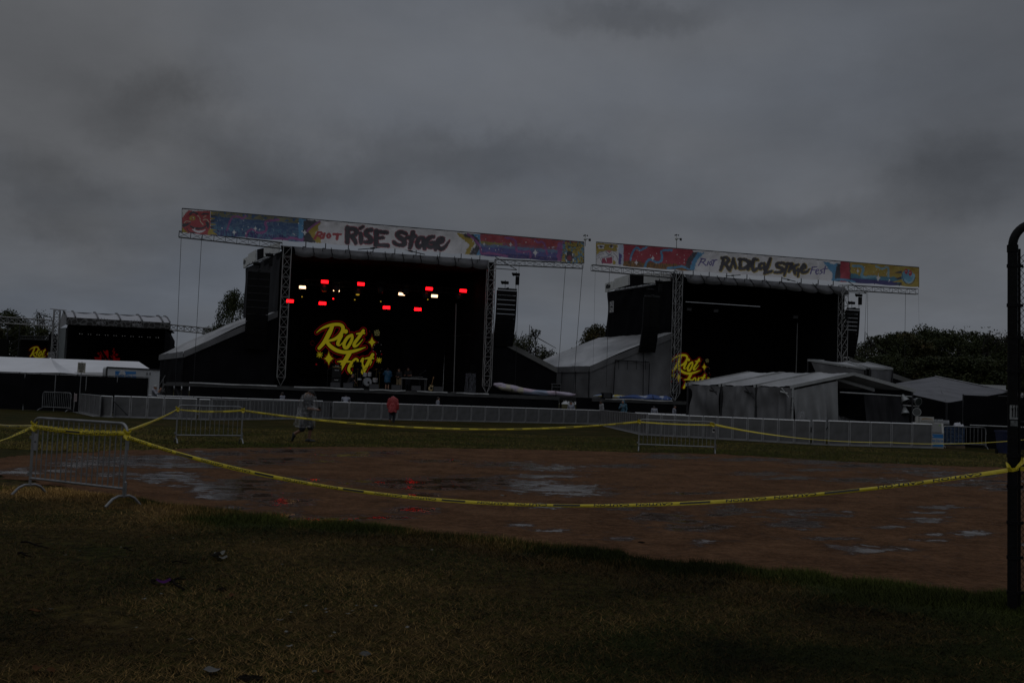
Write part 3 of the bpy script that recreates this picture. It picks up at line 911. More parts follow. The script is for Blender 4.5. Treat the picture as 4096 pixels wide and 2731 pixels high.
def paint_logo(sx, sy, ox, oy):
    def f(x, y):
        X = (1276 + (x - ox) / sx - 1100) * 3.92; Y = (1395 + (y - oy) / sy - 1270) * 3.92
        p = Paint(X, Y, (0, 0, 0)); d = np.full(X.shape, 1e9)
        for s in LOGO_T: d = np.minimum(d, dstroke(X, Y, smooth_pts(s, 4) if len(s) > 2 else s))
        aa = lambda e, w=4: np.clip(.5 - (d - e) / w, 0, 1)
        def st4(cx, cy, a, b, dg=0, g=0):
            q = .62
            m = (np.abs(X - cx) / (a + g)) ** q + (np.abs(Y - cy) / (b + g)) ** q < 1
            if dg: m |= (np.abs(X - cx + Y - cy) / 1.41 / (dg + g)) ** q + (np.abs(X - cx - Y + cy) / 1.41 / (dg + g)) ** q < 1
            return m | (np.hypot(X - cx, Y - cy) < 12 + g * .75)
        big = [(1520, 385, 68, 95, 0), (843, 642, 84, 120, 66)]
        p.fill(aa(31), RED)
        for b in big: p.fill(st4(*b[:4], b[4], 42), RED)
        p.fill(aa(20), BLK)
        for b in big: p.fill(st4(*b[:4], b[4], 30), BLK)
        p.fill(aa(0), YEL)
        for b in big: p.fill(st4(*b), YEL)
        for (cx, cy, r, nr, w, r0) in [(700, 582, 50, 8, 11, 0), (1630, 668, 44, 8, 11, 0), (1600, 240, 50, 9, 7, 26)]:
            for k in range(nr):
                t = 6.283 * k / nr + .2; rr = r * (1 if k % 2 else .85)
                p.stroke([(cx + r0 * math.cos(t), cy + r0 * math.sin(t)), (cx + rr * math.cos(t), cy + rr * math.sin(t))], YEL if r0 == 0 else (.8, .75, .3), w, sm=False)
        p.fill(np.hypot(X - 1600, Y - 240) < 9, (.8, .75, .3))
        for (cx, cy, r) in [(648, 732, 14), (1670, 574, 9), (1482, 215, 7)]: p.fill(np.hypot(X - cx, Y - cy) < r, RED)
        for k in range(7):
            t = k * .9; p.fill(np.hypot(X - 588 - 30 * math.cos(t), Y - 400 - 34 * math.sin(t)) < 5, RED, .6)
        for (cx, cy) in [(1620, 390), (1665, 425), (1538, 475), (1655, 528), (1592, 568), (1540, 522), (1560, 430)]: p.fill(np.hypot(X - cx, Y - cy) < 4, (.8, .8, .8))
        return p.c
    return f


LEDMAT = vcol_mat('led_screen_picture', emission=.64)

# banner artwork, painted in photo coordinates
A_ = lambda pts, ox, oy, s: [(ox + p[0] / s, oy + p[1] / s) + ((p[2] / s,) if len(p) > 2 else ()) for p in pts]
z1 = lambda *p: A_(p, 680, 800, 3.36); z2 = lambda *p: A_(p, 1150, 820, 3.618); z3 = lambda *p: A_(p, 1700, 850, 3.36)
z4 = lambda *p: A_(p, 2300, 900, 3.36); z5 = lambda *p: A_(p, 2900, 950, 2.767)
cWHITE, cBLUE, cNAVY, cSKY, cPINK = (.80, .78, .80), (.075, .145, .30), (.07, .065, .22), (.12, .36, .62), (.36, .12, .33)
cRED, cGOLD, cINK, cORANGE, cCRIM = (.50, .08, .09), (.50, .36, .05), (.085, .08, .095), (.30, .15, .04), (.46, .055, .085)
cYEL, cPURP = (.50, .37, .06), (.13, .10, .34)


def speckle(p, x0, x1, y0, y1, n, seed, col=(.85, .85, .85)):
    r = random.Random(seed)
    for _ in range(n):
        cx, cy, a = r.uniform(x0, x1), None, r.uniform(.5, 2.0)
        cy = r.uniform(y0(cx), y1(cx)); p.fill(np.hypot(p.x - cx, (p.y - cy) * .8) < a, col)


def banner1(x, y):
    top = lambda q: 837 + (q - 731) * .0837; bot = lambda q: 928.6 + (q - 728) * .0762
    p = Paint(x, y, cWHITE); n1 = fbm(x * .08, y * .2, 4); v = (y - top(x)) / (bot(x) - top(x))
    jx = x + 9 * (fbm(x * .09, y * .12, 4) - .5)
    # left night-sky panels
    m = (jx > 842) & (jx < 1228); p.fill(m, cBLUE); p.fill(m & (v > .80 + .2 * (n1 - .5)), cNAVY); p.fill(m & (v < .2) & (n1 > .40), (.30, .27, .10), .75)
    p.fill(m & (n1 > .58) & (v > .2), (.16, .25, .38), .7); p.fill(m & (v > .55) & (fbm(x * .35, y * .05, 3) > .56), (.10, .33, .45), .5)
    p.fill((jx > 1195) & (jx < 1228), cSKY)
    p.stroke(z1((770, 400), (800, 300), (835, 240), (870, 218), (930, 230), (970, 250), (1020, 215)), cPINK, 7, 3)
    p.stroke(z1((1020, 500), (1035, 440), (1080, 400), (1130, 400), (1170, 435), (1230, 440), (1280, 420), (1300, 370), (1280, 320), (1300, 285), (1380, 275), (1460, 268)), cPINK, 9, 3)
    p.stroke(z1((1400, 530), (1480, 520), (1560, 530), (1620, 510), (1700, 525), (1780, 540), (1800, 510)), cPINK, 10, 3)
    speckle(p, 860, 1210, lambda q: top(q) + 14, lambda q: bot(q) - 10, 30, 2)
    for (a, b, r1, r2) in [(862, 435, 42, 52), (1148, 385, 34, 46), (1810, 440, 36, 62)]:
        q = z1((a, b))[0]; p.star(q[0], q[1], r1 / 3.36, r2 / 3.36, (.85, .85, .84), .5)
    # devil face at the end
    p.poly(z1((165, 440), (165, 150), (230, 135), (310, 150), (440, 150), (540, 150), (545, 480), (400, 470)), cRED, 2)
    p.poly(z1((165, 140), (250, 135), (200, 190), (165, 240)), (.7, .7, .66), 2)
    for q in ([(270, 190, 30), (310, 165, 26), (370, 190, 20)], [(430, 195, 20), (470, 185, 22), (520, 190, 14)], [(190, 340, 50), (230, 330, 30), (280, 300, 8)],
              [(480, 290, 10), (505, 320, 40), (510, 370, 22)], [(270, 350, 16), (340, 380, 28), (430, 380, 26), (490, 345, 14)], [(310, 400, 10), (400, 425, 14), (480, 400, 10)], [(225, 380, 8), (260, 430, 14), (330, 445, 20)]):
        p.stroke(z1(*q), cINK, None, 1.0)
    p.stroke(z1((300, 395, 12), (350, 420, 26), (420, 425, 26), (475, 400, 10)), cWHITE)
    p.stroke(z1((335, 375, 8), (330, 400, 16)), cWHITE)
    e = z1((300, 245))[0]; p.fill((np.abs(x - e[0]) / 12) ** 2 + (np.abs(y - e[1]) / 9) ** 2 < 1, cYEL); p.fill(np.hypot(x - e[0] - 1, y - e[1]) < 4.5, (.5, .1, .05)); p.fill(np.hypot(x - e[0] - 3, y - e[1] + 1.5) < 2.2, cWHITE)
    for q in ([(370, 210, 8), (400, 240, 8), (410, 290, 9), (445, 330, 10)], [(450, 235, 7), (485, 215, 9)], [(445, 270, 9), (490, 260, 10), (525, 300, 8)], [(190, 310, 7), (220, 285, 8), (275, 290, 7)]):
        p.stroke(z1(*q), (.75, .70, .50))
    for k in range(7):
        a = z1((545, 175 + 38 * k))[0]; b = z1((645 - 12 * (k % 3), 178 + 36 * k + (8 if k > 3 else 0)))[0]
        p.poly([(a[0], a[1] - 4), b, (a[0], a[1] + 5)], cYEL if k % 2 == 0 else cINK)
    p.poly(z1((530, 385), (640, 470), (500, 465)), cYEL, 1); p.poly(z1((165, 370), (240, 440), (160, 435)), cYEL, 1)
    # lettered centre
    p.poly(z2((240, 215), (400, 225), (470, 240), (300, 370), (420, 545), (240, 545), (225, 300)), cINK, 5)
    p.poly(z2((470, 245), (495, 255), (440, 310), (450, 360), (395, 420), (480, 480), (490, 550), (415, 548), (300, 390), (300, 360)), cGOLD, 4)
    p.stroke(z2((280, 385, 26), (330, 335, 28), (400, 280, 26), (470, 240, 24)), cPINK, None, 3)
    q = z2((250, 400))[0]; p.star(q[0], q[1], 12, 19, cWHITE, .5)
    big = [[(868, 335, 66), (868, 440, 66), (865, 540, 60)], [(880, 340, 50), (970, 350, 60), (1000, 395, 60), (960, 440, 55), (900, 450, 50)], [(925, 450, 50), (965, 500, 60), (990, 550, 46)],
           [(1060, 415, 50), (1065, 500, 62), (1065, 550, 44)], [(1050, 340, 40), (1095, 315, 36)], [(1215, 360, 56), (1150, 375, 56), (1130, 420, 56), (1190, 470, 62), (1205, 530, 60), (1120, 540, 44)],
           [(1285, 380, 66), (1285, 480, 66), (1280, 580, 60)], [(1280, 385, 46), (1440, 400, 48)], [(1290, 480, 36), (1385, 475, 40)], [(1280, 578, 46), (1450, 588, 52)],
           [(1720, 420, 40), (1650, 392, 52), (1590, 415, 56), (1610, 465, 60), (1680, 510, 66), (1690, 570, 60), (1600, 580, 40), (1540, 540, 50)],
           [(1815, 400, 60), (1795, 520, 66), (1770, 620, 50)], [(1725, 475, 50), (1850, 455, 50)], [(1960, 475, 40), (1900, 490, 56), (1875, 560, 56), (1900, 610, 50), (1955, 570, 40)], [(1965, 480, 50), (1970, 560, 56), (1985, 635, 46)],
           [(2115, 460, 40), (2040, 485, 56), (2015, 560, 60), (2060, 610, 50), (2125, 600, 56)], [(2070, 545, 36), (2135, 555, 50), (2140, 650, 36)],
           [(2175, 560, 36), (2240, 530, 46), (2250, 485, 46), (2195, 490, 50), (2165, 570, 60), (2200, 630, 56), (2265, 620, 46), (2345, 515, 8)]]
    for st in big: p.stroke(z2(*st), (.50, .09, .13), None, 3, 2.8)
    for st in big: p.stroke(z2(*st), cINK, None, 3, .9)
    for st in [[(395, 485, 26), (440, 400, 26)], [(440, 395, 24), (490, 400, 24), (490, 432, 22), (440, 445, 18)], [(455, 445, 20), (495, 482, 28)], [(535, 415, 30), (515, 475, 34)],
               [(575, 440, 24), (600, 420, 24), (620, 445, 24), (600, 475, 24), (575, 460, 24), (575, 440, 24)], [(665, 425, 30), (775, 425, 22)], [(730, 425, 30), (715, 490, 36)]]: p.stroke(z2(*st), cRED, None, 1, 1.2)
    # right end: gold, black, pink, rainbow, tiger
    p.poly(z3((425, 275), (490, 280), (545, 300), (640, 360), (670, 420), (630, 480), (600, 560), (535, 560), (560, 500), (600, 440), (530, 370), (450, 320)), cGOLD, 4)
    p.poly(z3((495, 285), (735, 300), (735, 570), (590, 570), (640, 490), (690, 430), (640, 350), (540, 330)), cINK, 5)
    p.poly(z3((640, 290), (790, 300), (790, 575), (690, 575), (735, 480), (740, 380)), cSKY, 4)
    m = jx > 1700 + 745 / 3.36
    p.fill(m, cRED); p.fill(m & (v > .34 + .1 * (n1 - .5)), (.40, .33, .09)); p.fill(m & (v > .34) & (x > 2010), (.40, .12, .17)); p.fill(m & (v > .46 + .12 * (n1 - .5)), (.16, .26, .44)); p.fill(m & (v > .60 + .12 * (n1 - .5)), (.12, .13, .38)); p.fill(m & (v > .85), cNAVY)
    p.fill(m & (fbm(x * .4, y * .3, 3) > .62), (.3, .14, .25), .5)
    p.stroke(z3((575, 290), (640, 340), (700, 400), (745, 470), (760, 550), (860, 545), (960, 560), (1100, 590)), cPINK, 9, 3)
    p.stroke(z3((1080, 340), (1160, 355), (1215, 385), (1225, 470), (1240, 520), (1330, 530), (1410, 525), (1420, 600)), cPINK, 9, 3)
    p.stroke(z3((1480, 370), (1520, 405), (1570, 395), (1610, 440), (1640, 560)), cPINK, 8, 2)
    speckle(p, 1890, 2220, lambda q: top(q) + 10, lambda q: bot(q) - 8, 30, 5)
    for (a, b, r1, r2, dg) in [(795, 425, 22, 34, 0), (1152, 430, 30, 40, 24), (1482, 540, 44, 60, 30)]:
        q = z3((a, b))[0]; p.star(q[0], q[1], r1 / 3.36 * 1.2, r2 / 3.36 * 1.2, cWHITE, .5, dg / 3.36)
    for k in range(5): q = z3((1810 - 14 * (k % 2), 430 + 52 * k))[0]; p.fill(np.hypot(x - q[0], y - q[1]) < 9, cPINK)
    p.stroke(z3((1860, 400), (1840, 480)), cPINK, 10, 2)
    p.poly(z3((1880, 400), (2140, 410), (2130, 680), (1830, 660), (1850, 560)), cYEL, 3)
    t = fbm(x * .16 + 3, y * .11, 3); tm = (jx > 1700 + 1850 / 3.36)
    p.fill(tm & (t > .57), (.16, .34, .46)); p.fill(tm & (np.abs(fbm(x * .22, y * .10 + 8, 3) - .5) < .035), cINK)
    q = z3((1945, 590))[0]; p.fill(((x - q[0]) / 17) ** 2 + ((y - q[1]) / 21) ** 2 < 1, cINK); p.fill(((x - q[0] + 1) / 9) ** 2 + ((y - q[1] - 6) / 11) ** 2 < 1, (.28, .06, .08))
    for (a, b) in ((1895, 545), (1985, 560), (1900, 640), (1990, 630)): p.stroke(z3((a, b, 18), (a + 6, b + 30, 5)), cWHITE)
    p.stroke(z3((1910, 470, 6), (1950, 450, 10), (2000, 465, 5)), cINK)
    p.c = p.c * .9 + .10 * p.c.mean(1)[:, None]
    return p.c


def banner2(x, y):
    top = lambda q: 971 + (q - 2387) * .0784; bot = lambda q: 1055 + (q - 2383) * .0712
    p = Paint(x, y, cWHITE); n1 = fbm(x * .08, y * .2, 4); v = (y - top(x)) / (bot(x) - top(x)); jx = x + 9 * (fbm(x * .09, y * .12, 4) - .5)
    m = (jx > 2492) & (jx < 2772); p.fill(m, cCRIM); p.fill(m & (v > .78 + .25 * (n1 - .5)), cORANGE); p.fill(m & (v > .72) & (fbm(x * .5, y * .08, 3) > .6), (.12, .08, .06))
    p.poly(z4((585, 265), (655, 275), (650, 535), (580, 530)), (.55, .62, .78), 3); p.poly(z4((590, 380), (625, 390), (620, 530), (585, 530)), cPURP, 4)
    p.stroke(z4((745, 470), (770, 380), (815, 310), (850, 315), (880, 340), (920, 320), (960, 300)), cSKY, 8, 3)
    p.stroke(z4((940, 560), (975, 480), (1020, 465), (1090, 500), (1150, 490), (1170, 430), (1160, 360), (1200, 340), (1300, 340)), cSKY, 9, 3)
    p.stroke(z4((1250, 580), (1350, 570), (1440, 560), (1530, 590), (1580, 580)), cSKY, 9, 3)
    speckle(p, 2500, 2750, lambda q: top(q) + 12, lambda q: bot(q) - 14, 24, 8)
    for (a, b) in ((825, 505), (1045, 445)): q = z4((a, b))[0]; p.star(q[0], q[1], 11, 15, cWHITE, .5)
    # tiger face
    p.poly(z4((285, 240), (585, 265), (580, 530), (275, 520)), cWHITE); p.poly(z4((285, 240), (575, 265), (560, 360), (470, 340), (330, 360), (285, 410)), cYEL, 3)
    p.poly(z4((300, 270), (400, 270), (385, 320), (320, 320)), cWHITE, 1); p.poly(z4((460, 275), (520, 280), (510, 310), (465, 305)), cWHITE, 1)
    for q in ((350, 297), (487, 290)): c = z4(q)[0]; p.fill(np.hypot(x - c[0], (y - c[1]) * 1.5) < 5.5, cINK)
    p.poly(z4((360, 450), (500, 430), (505, 520), (360, 515)), (.42, .06, .12), 1); p.poly(z4((415, 340), (500, 340), (465, 380)), (.60, .25, .30), 1)
    for s in ([(300, 300, 6), (340, 280, 9), (400, 300, 5)], [(455, 290, 6), (490, 270, 8), (525, 290, 5)], [(410, 345, 5), (435, 385, 8), (470, 400, 6), (500, 370, 6)], [(470, 400, 6), (420, 430, 8), (350, 440, 6)], [(470, 400, 6), (520, 430, 8)],
              [(300, 400, 5), (340, 370, 7), (390, 360, 4)], [(295, 430, 5), (330, 400, 7), (390, 390, 4)], [(290, 460, 5), (330, 430, 6)], [(520, 380, 5), (560, 420, 7), (575, 470, 5)], [(510, 350, 5), (560, 370, 6)], [(410, 450, 14), (420, 490, 5)], [(340, 450, 5), (370, 520, 8)], [(510, 440, 5), (520, 520, 9)], [(360, 260, 6), (420, 280, 4)], [(540, 280, 6), (560, 330, 5)]):
        p.stroke(z4(*s), (.10, .08, .20), None, 1)
    p.stroke(z4((410, 450, 16), (425, 495, 4)), cWHITE)
    p.poly(z4((510, 470), (550, 490), (540, 530), (505, 525)), cYEL, 1)
    # lettered centre
    p.poly(z4((1590, 360), (1650, 365), (1640, 420), (1560, 490), (1545, 590), (1500, 580), (1490, 490)), cINK, 5)
    p.poly(z4((1650, 365), (1740, 375), (1640, 470), (1600, 610), (1540, 600), (1570, 490)), cSKY, 5)
    L1 = [[(1990, 440, 34), (1985, 520, 46), (1955, 600, 40)], [(1965, 440, 24), (2040, 440, 36), (2060, 480, 40), (2010, 525, 34)], [(2020, 520, 34), (2075, 600, 44)], [(2130, 450, 28), (2090, 575, 34)], [(2125, 450, 30), (2160, 575, 36)], [(2100, 525, 22), (2150, 520, 22)],
          [(2225, 460, 34), (2215, 580, 44)], [(2200, 460, 30), (2300, 470, 40), (2335, 520, 44), (2290, 575, 40), (2215, 588, 34)]]
    L2 = [[(275, 265, 26), (255, 350, 34)], [(360, 245, 24), (318, 245, 36), (300, 310, 40), (320, 365, 34), (355, 345, 24)], [(420, 285, 22), (385, 300, 30), (385, 345, 30), (425, 330, 22)], [(432, 285, 26), (438, 360, 26)], [(500, 235, 30), (470, 320, 38), (440, 395, 30)], [(435, 398, 24), (515, 372, 28)],
          [(645, 280, 22), (585, 285, 32), (575, 320, 32), (640, 345, 34), (620, 380, 30), (550, 385, 24)], [(655, 292, 28), (745, 290, 24)], [(692, 290, 32), (655, 415, 26)], [(740, 295, 28), (705, 375, 28)], [(738, 295, 28), (775, 400, 28)], [(718, 350, 18), (765, 350, 18)],
          [(812, 300, 22), (775, 315, 30), (772, 360, 30), (815, 365, 28)], [(805, 345, 20), (815, 360, 24), (805, 430, 18)], [(852, 350, 20), (890, 330, 24), (875, 298, 26), (848, 330, 30), (850, 380, 32), (900, 380, 26), (935, 345, 6)]]
    S_ = [z4(*s) for s in L1] + [z5(*s) for s in L2]
    for s in S_: p.stroke([(a + 1.5, b + 1.2, c) for a, b, c in s], cGOLD, None, 2.5, 2.9)
    for s in S_: p.stroke(s, cINK, None, 3, .7)
    for s in [[(1660, 545, 16), (1705, 455, 16)], [(1690, 450, 15), (1750, 462, 16), (1735, 492, 14), (1690, 502, 12)], [(1712, 500, 14), (1760, 545, 15)], [(1793, 490, 16), (1775, 540, 16)], [(1805, 515, 14), (1825, 492, 14), (1840, 512, 14), (1822, 538, 14), (1805, 522, 14)], [(1840, 476, 16), (1908, 470, 14)], [(1873, 476, 17), (1850, 547, 16)]]: p.stroke(z4(*s), cPURP)
    for s in [[(968, 328, 14), (946, 402, 14)], [(966, 330, 12), (1018, 324, 10)], [(958, 360, 11), (1000, 357, 9)], [(1008, 378, 10), (1036, 365, 10), (1022, 350, 11), (1004, 378, 13), (1016, 405, 12), (1040, 393, 8)], [(1082, 353, 9), (1056, 364, 11), (1076, 385, 12), (1050, 405, 9)], [(1112, 318, 13), (1095, 398, 13)], [(1085, 346, 10), (1145, 344, 9)]]: p.stroke(z5(*s), cPURP)
    # right end
    p.poly(z5((1085, 270), (1150, 275), (1200, 300), (1260, 280), (1260, 490), (1180, 480), (1190, 400)), cSKY, 4); p.poly(z5((1245, 290), (1300, 290), (1290, 490), (1215, 480), (1220, 390)), cINK, 4)
    m = jx > 2900 + 1275 / 2.767; p.fill(m, cCRIM); p.fill(m & (jx > 3398), (.12, .08, .08)); m = jx > 3402
    p.fill(m, cYEL); p.fill(m & (n1 > .52) & (v < .6), (.52, .30, .06), .6); p.fill(m & (v > .58 + .2 * (n1 - .5)) & (jx < 3600), (.08, .25, .36)); p.fill(m & (v > .8) & (jx < 3590), cNAVY)
    p.stroke(z5((1420, 315), (1510, 320), (1530, 360), (1510, 420), (1560, 440), (1650, 430), (1700, 450)), (.22, .45, .60), 10, 3); p.stroke(z5((1670, 320), (1740, 345), (1800, 330), (1810, 430)), (.30, .48, .55), 8, 3)
    p.stroke(z5((1190, 470), (1280, 465), (1370, 475), (1430, 495)), cSKY, 9, 2)
    speckle(p, 3410, 3570, lambda q: top(q) + 10, lambda q: bot(q) - 6, 18, 4)
    for (a, b, r1, r2, dg) in ((1470, 370, 22, 32, 14), (1697, 445, 30, 48, 24)): q = z5((a, b))[0]; p.star(q[0], q[1], r1 / 2.3, r2 / 2.3, cWHITE, .5, dg / 2.3)
    # spiky burst with heart shapes and a blue swirl, kept generic
    for k in range(6):
        a = z5((1955, 350 + 32 * k))[0]; b = z5((1850 + 18 * (k % 2), 350 + 34 * k + 8))[0]; p.poly([(a[0], a[1] - 6), b, (a[0], a[1] + 6)], cINK if k % 2 else cYEL)
    q = z5((2020, 430))[0]; p.fill(((x - q[0]) / 24) ** 2 + ((y - q[1]) / 27) ** 2 < 1, (.16, .42, .60)); p.stroke(z5((1990, 470), (2040, 500), (2085, 460), (2090, 410), (2060, 430)), (.30, .55, .72), 7); p.stroke(z5((1960, 400), (1975, 470), (2020, 520), (2080, 500), (2105, 440)), cINK, 2.5)
    for c in ((2005, 375), (2050, 395)): q = z5(c)[0]; p.fill(((x - q[0]) / 6.5) ** 2 + ((y - q[1]) / 11) ** 2 < 1, (.55, .05, .08)); p.fill(np.hypot(x - q[0] + 1, y - q[1] + 2) < 2.2, cWHITE)
    p.c = p.c * .9 + .10 * p.c.mean(1)[:, None]
    return p.c


BANNERMAT = vcol_mat('printed_mesh_banner', rough=.55, bump=.35)
LIT = {}


def line_array(pxc, pytop, pybot, wpx, n, off, label, name='line_array'):
    T = stg(pxc, pytop, off); B = stg(pxc, pybot, off); Hh = (T[2] - B[2]) / n; sc = np.linalg.norm(T - CAM) / FPX; w = wpx * sc
    root = empty(name, gz(T, B[2]), label, 'speaker array', 'hanging loudspeaker arrays')
    y = 0.0; pos = T.copy(); ang = 0.0
    for i in range(n):
        ang = .02 + .018 * i * (1 if i < n * .5 else 1.8)
        dn = -ZV * math.cos(ang) + SB * math.sin(ang); fr = nrm(-SB * math.cos(ang) - ZV * math.sin(ang))
        c = pos + dn * Hh * .5; mb = MB()
        back = -fr * .55; hw = SU * w / 2; hh = dn * Hh * .47
        mb.add([c - hw - hh, c + hw - hh, c + hw + hh, c - hw + hh, c - hw * .8 - hh * .8 + back, c + hw * .8 - hh * .8 + back, c + hw * .8 + hh * .8 + back, c - hw * .8 + hh * .8 + back],
               [(0, 1, 2, 3), (7, 6, 5, 4), (0, 4, 5, 1), (1, 5, 6, 2), (2, 6, 7, 3), (3, 7, 4, 0)])
        for s in (-1, 1): mb.obox(c + SU * s * (w / 2 + .015) - SB * -.1, SU * .02, SB * .12, dn * Hh * .49)
        mb.obox(c + fr * .01, SU * .1, dn * Hh * .4, fr * .02)
        mb.build('cabinet', BLACKBOX, root); pos = pos + dn * Hh
    mb = MB(); mb.bar(T - SU * w / 2 + ZV * .1, T + SU * w / 2 + ZV * .1, .12, .14); mb.bar(T + ZV * .16 - SB * .3, T + ZV * .16 + SB * .6, .1, .1); mb.build('flying_frame', DARKSTEEL, root)
    for dx, dz, r in ((-.12, .45, 0), (.45, 1.15, 1)):
        mb = MB(); c = T + SU * w * dx + ZV * (dz + .15)
        mb.tube([c - SU * .26, c + SU * .26], .12, 10); mb.tube([c - SU * .30 - ZV * .02, c - SU * .26], .15, 10); mb.tube([c, c + ZV * .18], .03, 5); mb.tube([c, T + SU * w * dx + ZV * .1], .02, 5)
        if r: mb.obox(c + SU * .1 - ZV * .48, SU * .13, SB * .1, ZV * .33)
        mb.build('chain_hoist', BLACKBOX, root)
    return root


def tower(root, pxb, pyb, pxt, pyt, w=.58, style='N', off=-.35):
    P = stg(pxb, pyb, off); zt = stg(pxt, pyt, off)[2]; mb = MB()
    truss(mb, gz(P, DECK + .62), gz(P, zt), w, w, w * (1.3 if style == 'N' else 1.5), SB, .034, .018, style)
    tip = gz(P, DECK)
    for i in (-1, 1):
        for j in (-1, 1): mb.tube([gz(P + SU * i * w / 2 + SB * j * w / 2, DECK + .62), tip], .028, 5)
    mb.build('truss_tower', ALU, root); return P


def make_stage(k, d):
    ox = stg(d['xl'], 1500 + (d['xl'] - 1125) * .033)
    root = empty('concert_stage', gz(ox, 0), d['label'], 'stage')
    FL, FR = gz(stg(d['xl'], d['yl'], 0), 0), gz(stg(d['xr'], d['yr'], 0), 0)
    D = d['depth']; BL, BR = FL + WD * D, FR + WD * D
    wl, wr = gz(stg(d['wl'][0], 1500, 0), 0), gz(stg(d['wr'][0], 1500, 0), 0)
    nL = np.array([WD[1], -WD[0], 0])
    # deck with a cloth skirt
    mb = MB(); a, b = gz(wl, DECK), gz(wr, DECK); mb.prism([a - SB * .8, b - SB * .8, b + WD * D, a + WD * D], -ZV * .28); mb.build('deck', WOODDECK, root)
    mb = MB()
    for (x0, x1) in d['edge']:
        p, q = hz(x0, DECK + .02, wl - SB * .84, SU), hz(x1, DECK + .02, wl - SB * .84, SU); n = 8
        mb.grid(lambda u, v: p * (1 - u) + q * u - ZV * (v * (.05 + .05 * abs(math.sin(u * 5 + x0))) + .015 * math.sin(u * 9 + x0)) - SB * .03 * v, n, 1)
    mb.build('edge_strip', DECKEDGE, root)
    sk = hz(d['skirt'], 1, wl - SB * .75, SU); mb = MB(); cloth(mb, gz(sk, DECK - .02), gz(wr - SB * .75, DECK - .02), gz(wr - SB * .75, .02), gz(sk, .02), 90, 5, .10, 34, k); mb.build('skirt', BLACKFAB, root, smooth=True)
    if d['skirt'] > d['wl'][0] + 5:
        mb = MB()
        for i in range(6):
            for j in range(4):
                p = wl + (sk - wl) * (i / 6) + WD * (j * 3.2 + .1); mb.tube([gz(p, 0), gz(p, DECK - .28)], .05, 6)
            p = wl + (sk - wl) * (i / 6); mb.tube([gz(p, .35), gz(p + WD * 9.7, .35)], .03, 5); mb.tube([gz(p, .3), gz(p + WD * 3.2, 1.7)], .025, 5)
        mb.tube([gz(wl, .9), gz(sk, .9)], .03, 5); mb.build('deck_scaffold', DARKSTEEL, root)
    # roof, walls
    vt = [stg(*p, -.15) for p in d['val_top']]; vb = [stg(*p, -.10) for p in d['val_bot']]
    zfL, zfR = stg(d['xl'], d['ytop_l'], 0)[2], stg(d['xr'], d['ytop_r'], 0)[2]
    wlp = lambda px, py: pln(px, py, FL, nL)
    near_t, far_t = wlp(*d['wall_nt']), wlp(*d['wall_ft']); near_b, far_b = wlp(*d['wall_nb']), wlp(*d['wall_fb'])
    zback = far_t[2]; zf = min(vt[0][2], vt[1][2]) - .1
    mb = MB(); mb.prism([gz(FL - SB * .05, zf), gz(FR - SB * .05, zf), gz(FR + WD * D, zf - .2), gz(FL + WD * D, zf - .2)], -ZV * .5); mb.build('roof', BLACKFAB, root)
    mb = MB(); cloth(mb, near_t, far_t, gz(BL, far_b[2]) if 0 else far_b, near_b, 30, 20, d.get('fold', .15), 9, 3 + k); mb.build('side_wall', d['wallmat'], root, smooth=True)
    mb = MB(); mb.quad(gz(near_b, DECK), gz(far_b, DECK), gz(far_b, far_b[2] + .3), gz(near_b, near_b[2] + .3)); mb.build('lower_side_wall', BLACKFAB, root)
    mb = MB(); cloth(mb, gz(FR, zf - .3), gz(BR, zf - .5), gz(BR, d.get('rw_bot', DECK)), gz(FR, d.get('rw_bot', DECK)), 16, 8, .12, 8, 5 + k); mb.build('side_wall', BLACKFAB, root, smooth=True)
    mb = MB(); holes = d.get('slit')
    if holes:
        (x0, x1, h0, h1) = holes; p0, p1 = hz(x0, 5, BL, SU), hz(x1, 5, BL, SU)
        za, zb = pln(x0, h1, BL, SB)[2], pln(x0, h0, BL, SB)[2]
        e = (BR - BL)
        mb.quad(gz(BL, DECK), gz(BR, DECK), gz(BR, za), gz(BL, za)); mb.quad(gz(BL, zb), gz(BR, zb), gz(BR, zf), gz(BL, zf)); mb.quad(gz(BL, za), gz(p0, za), gz(p0, zb), gz(BL, zb)); mb.quad(gz(p1, za), gz(BR, za), gz(BR, zb), gz(p1, zb))
    else: cloth(mb, gz(BL, zf - .4), gz(BR, zf - .4), gz(BR, DECK), gz(BL, DECK), 40, 8, .1, 16, 7)
    mb.build('back_wall', BLACKFAB, root)
    for q in d['fascia']:
        mb = MB(); ps = [wlp(*p) + nL * -.02 for p in q]; mb.prism(ps, -nL * .12 if nL @ SU > 0 else nL * .12); mb.build('fascia_panel', WHITEPANEL, root)
    mb = MB(); mb.prism([wlp(*p) for p in d['gap']], nL * .3); mb.build('roof_corner_cover', BLACKFAB, root)
    mb = MB(); a, b = wlp(*d['pipe'][0]) - nL * .3 * np.sign(nL @ SU), wlp(*d['pipe'][1]) - nL * .3 * np.sign(nL @ SU); nseg = 7
    for i in range(nseg): mb.tube([a + (b - a) * (i + .08) / nseg, a + (b - a) * (i + .9) / nseg], .09, 8)
    mb.build('rolled_awning', mat('rolled_vinyl', (.30, .31, .32), .4, .3, 2), root)
    # valance: strapped grey cloth under the header
    mb = MB(); lo = vb; ns = d['nstrap']
    def vf(u, v):
        p = (vt[0] * (1 - u) + vt[1] * u) * (1 - v) + (lo[0] * (1 - u) + lo[1] * u) * v
        s = abs(math.sin(math.pi * u * ns)) ** .6
        return p - SB * (.28 * math.sin(v * 2.6) * (.55 + .45 * s)) - ZV * (.10 * v * s * (1 + .8 * math.sin(u * 7 + k)))
    mb.grid(vf, ns * 8, 6); mb.build('valance', mat('valance_cloth', (.15, .15, .16), .45, .3, 1.2, .4, 5), root, smooth=True)
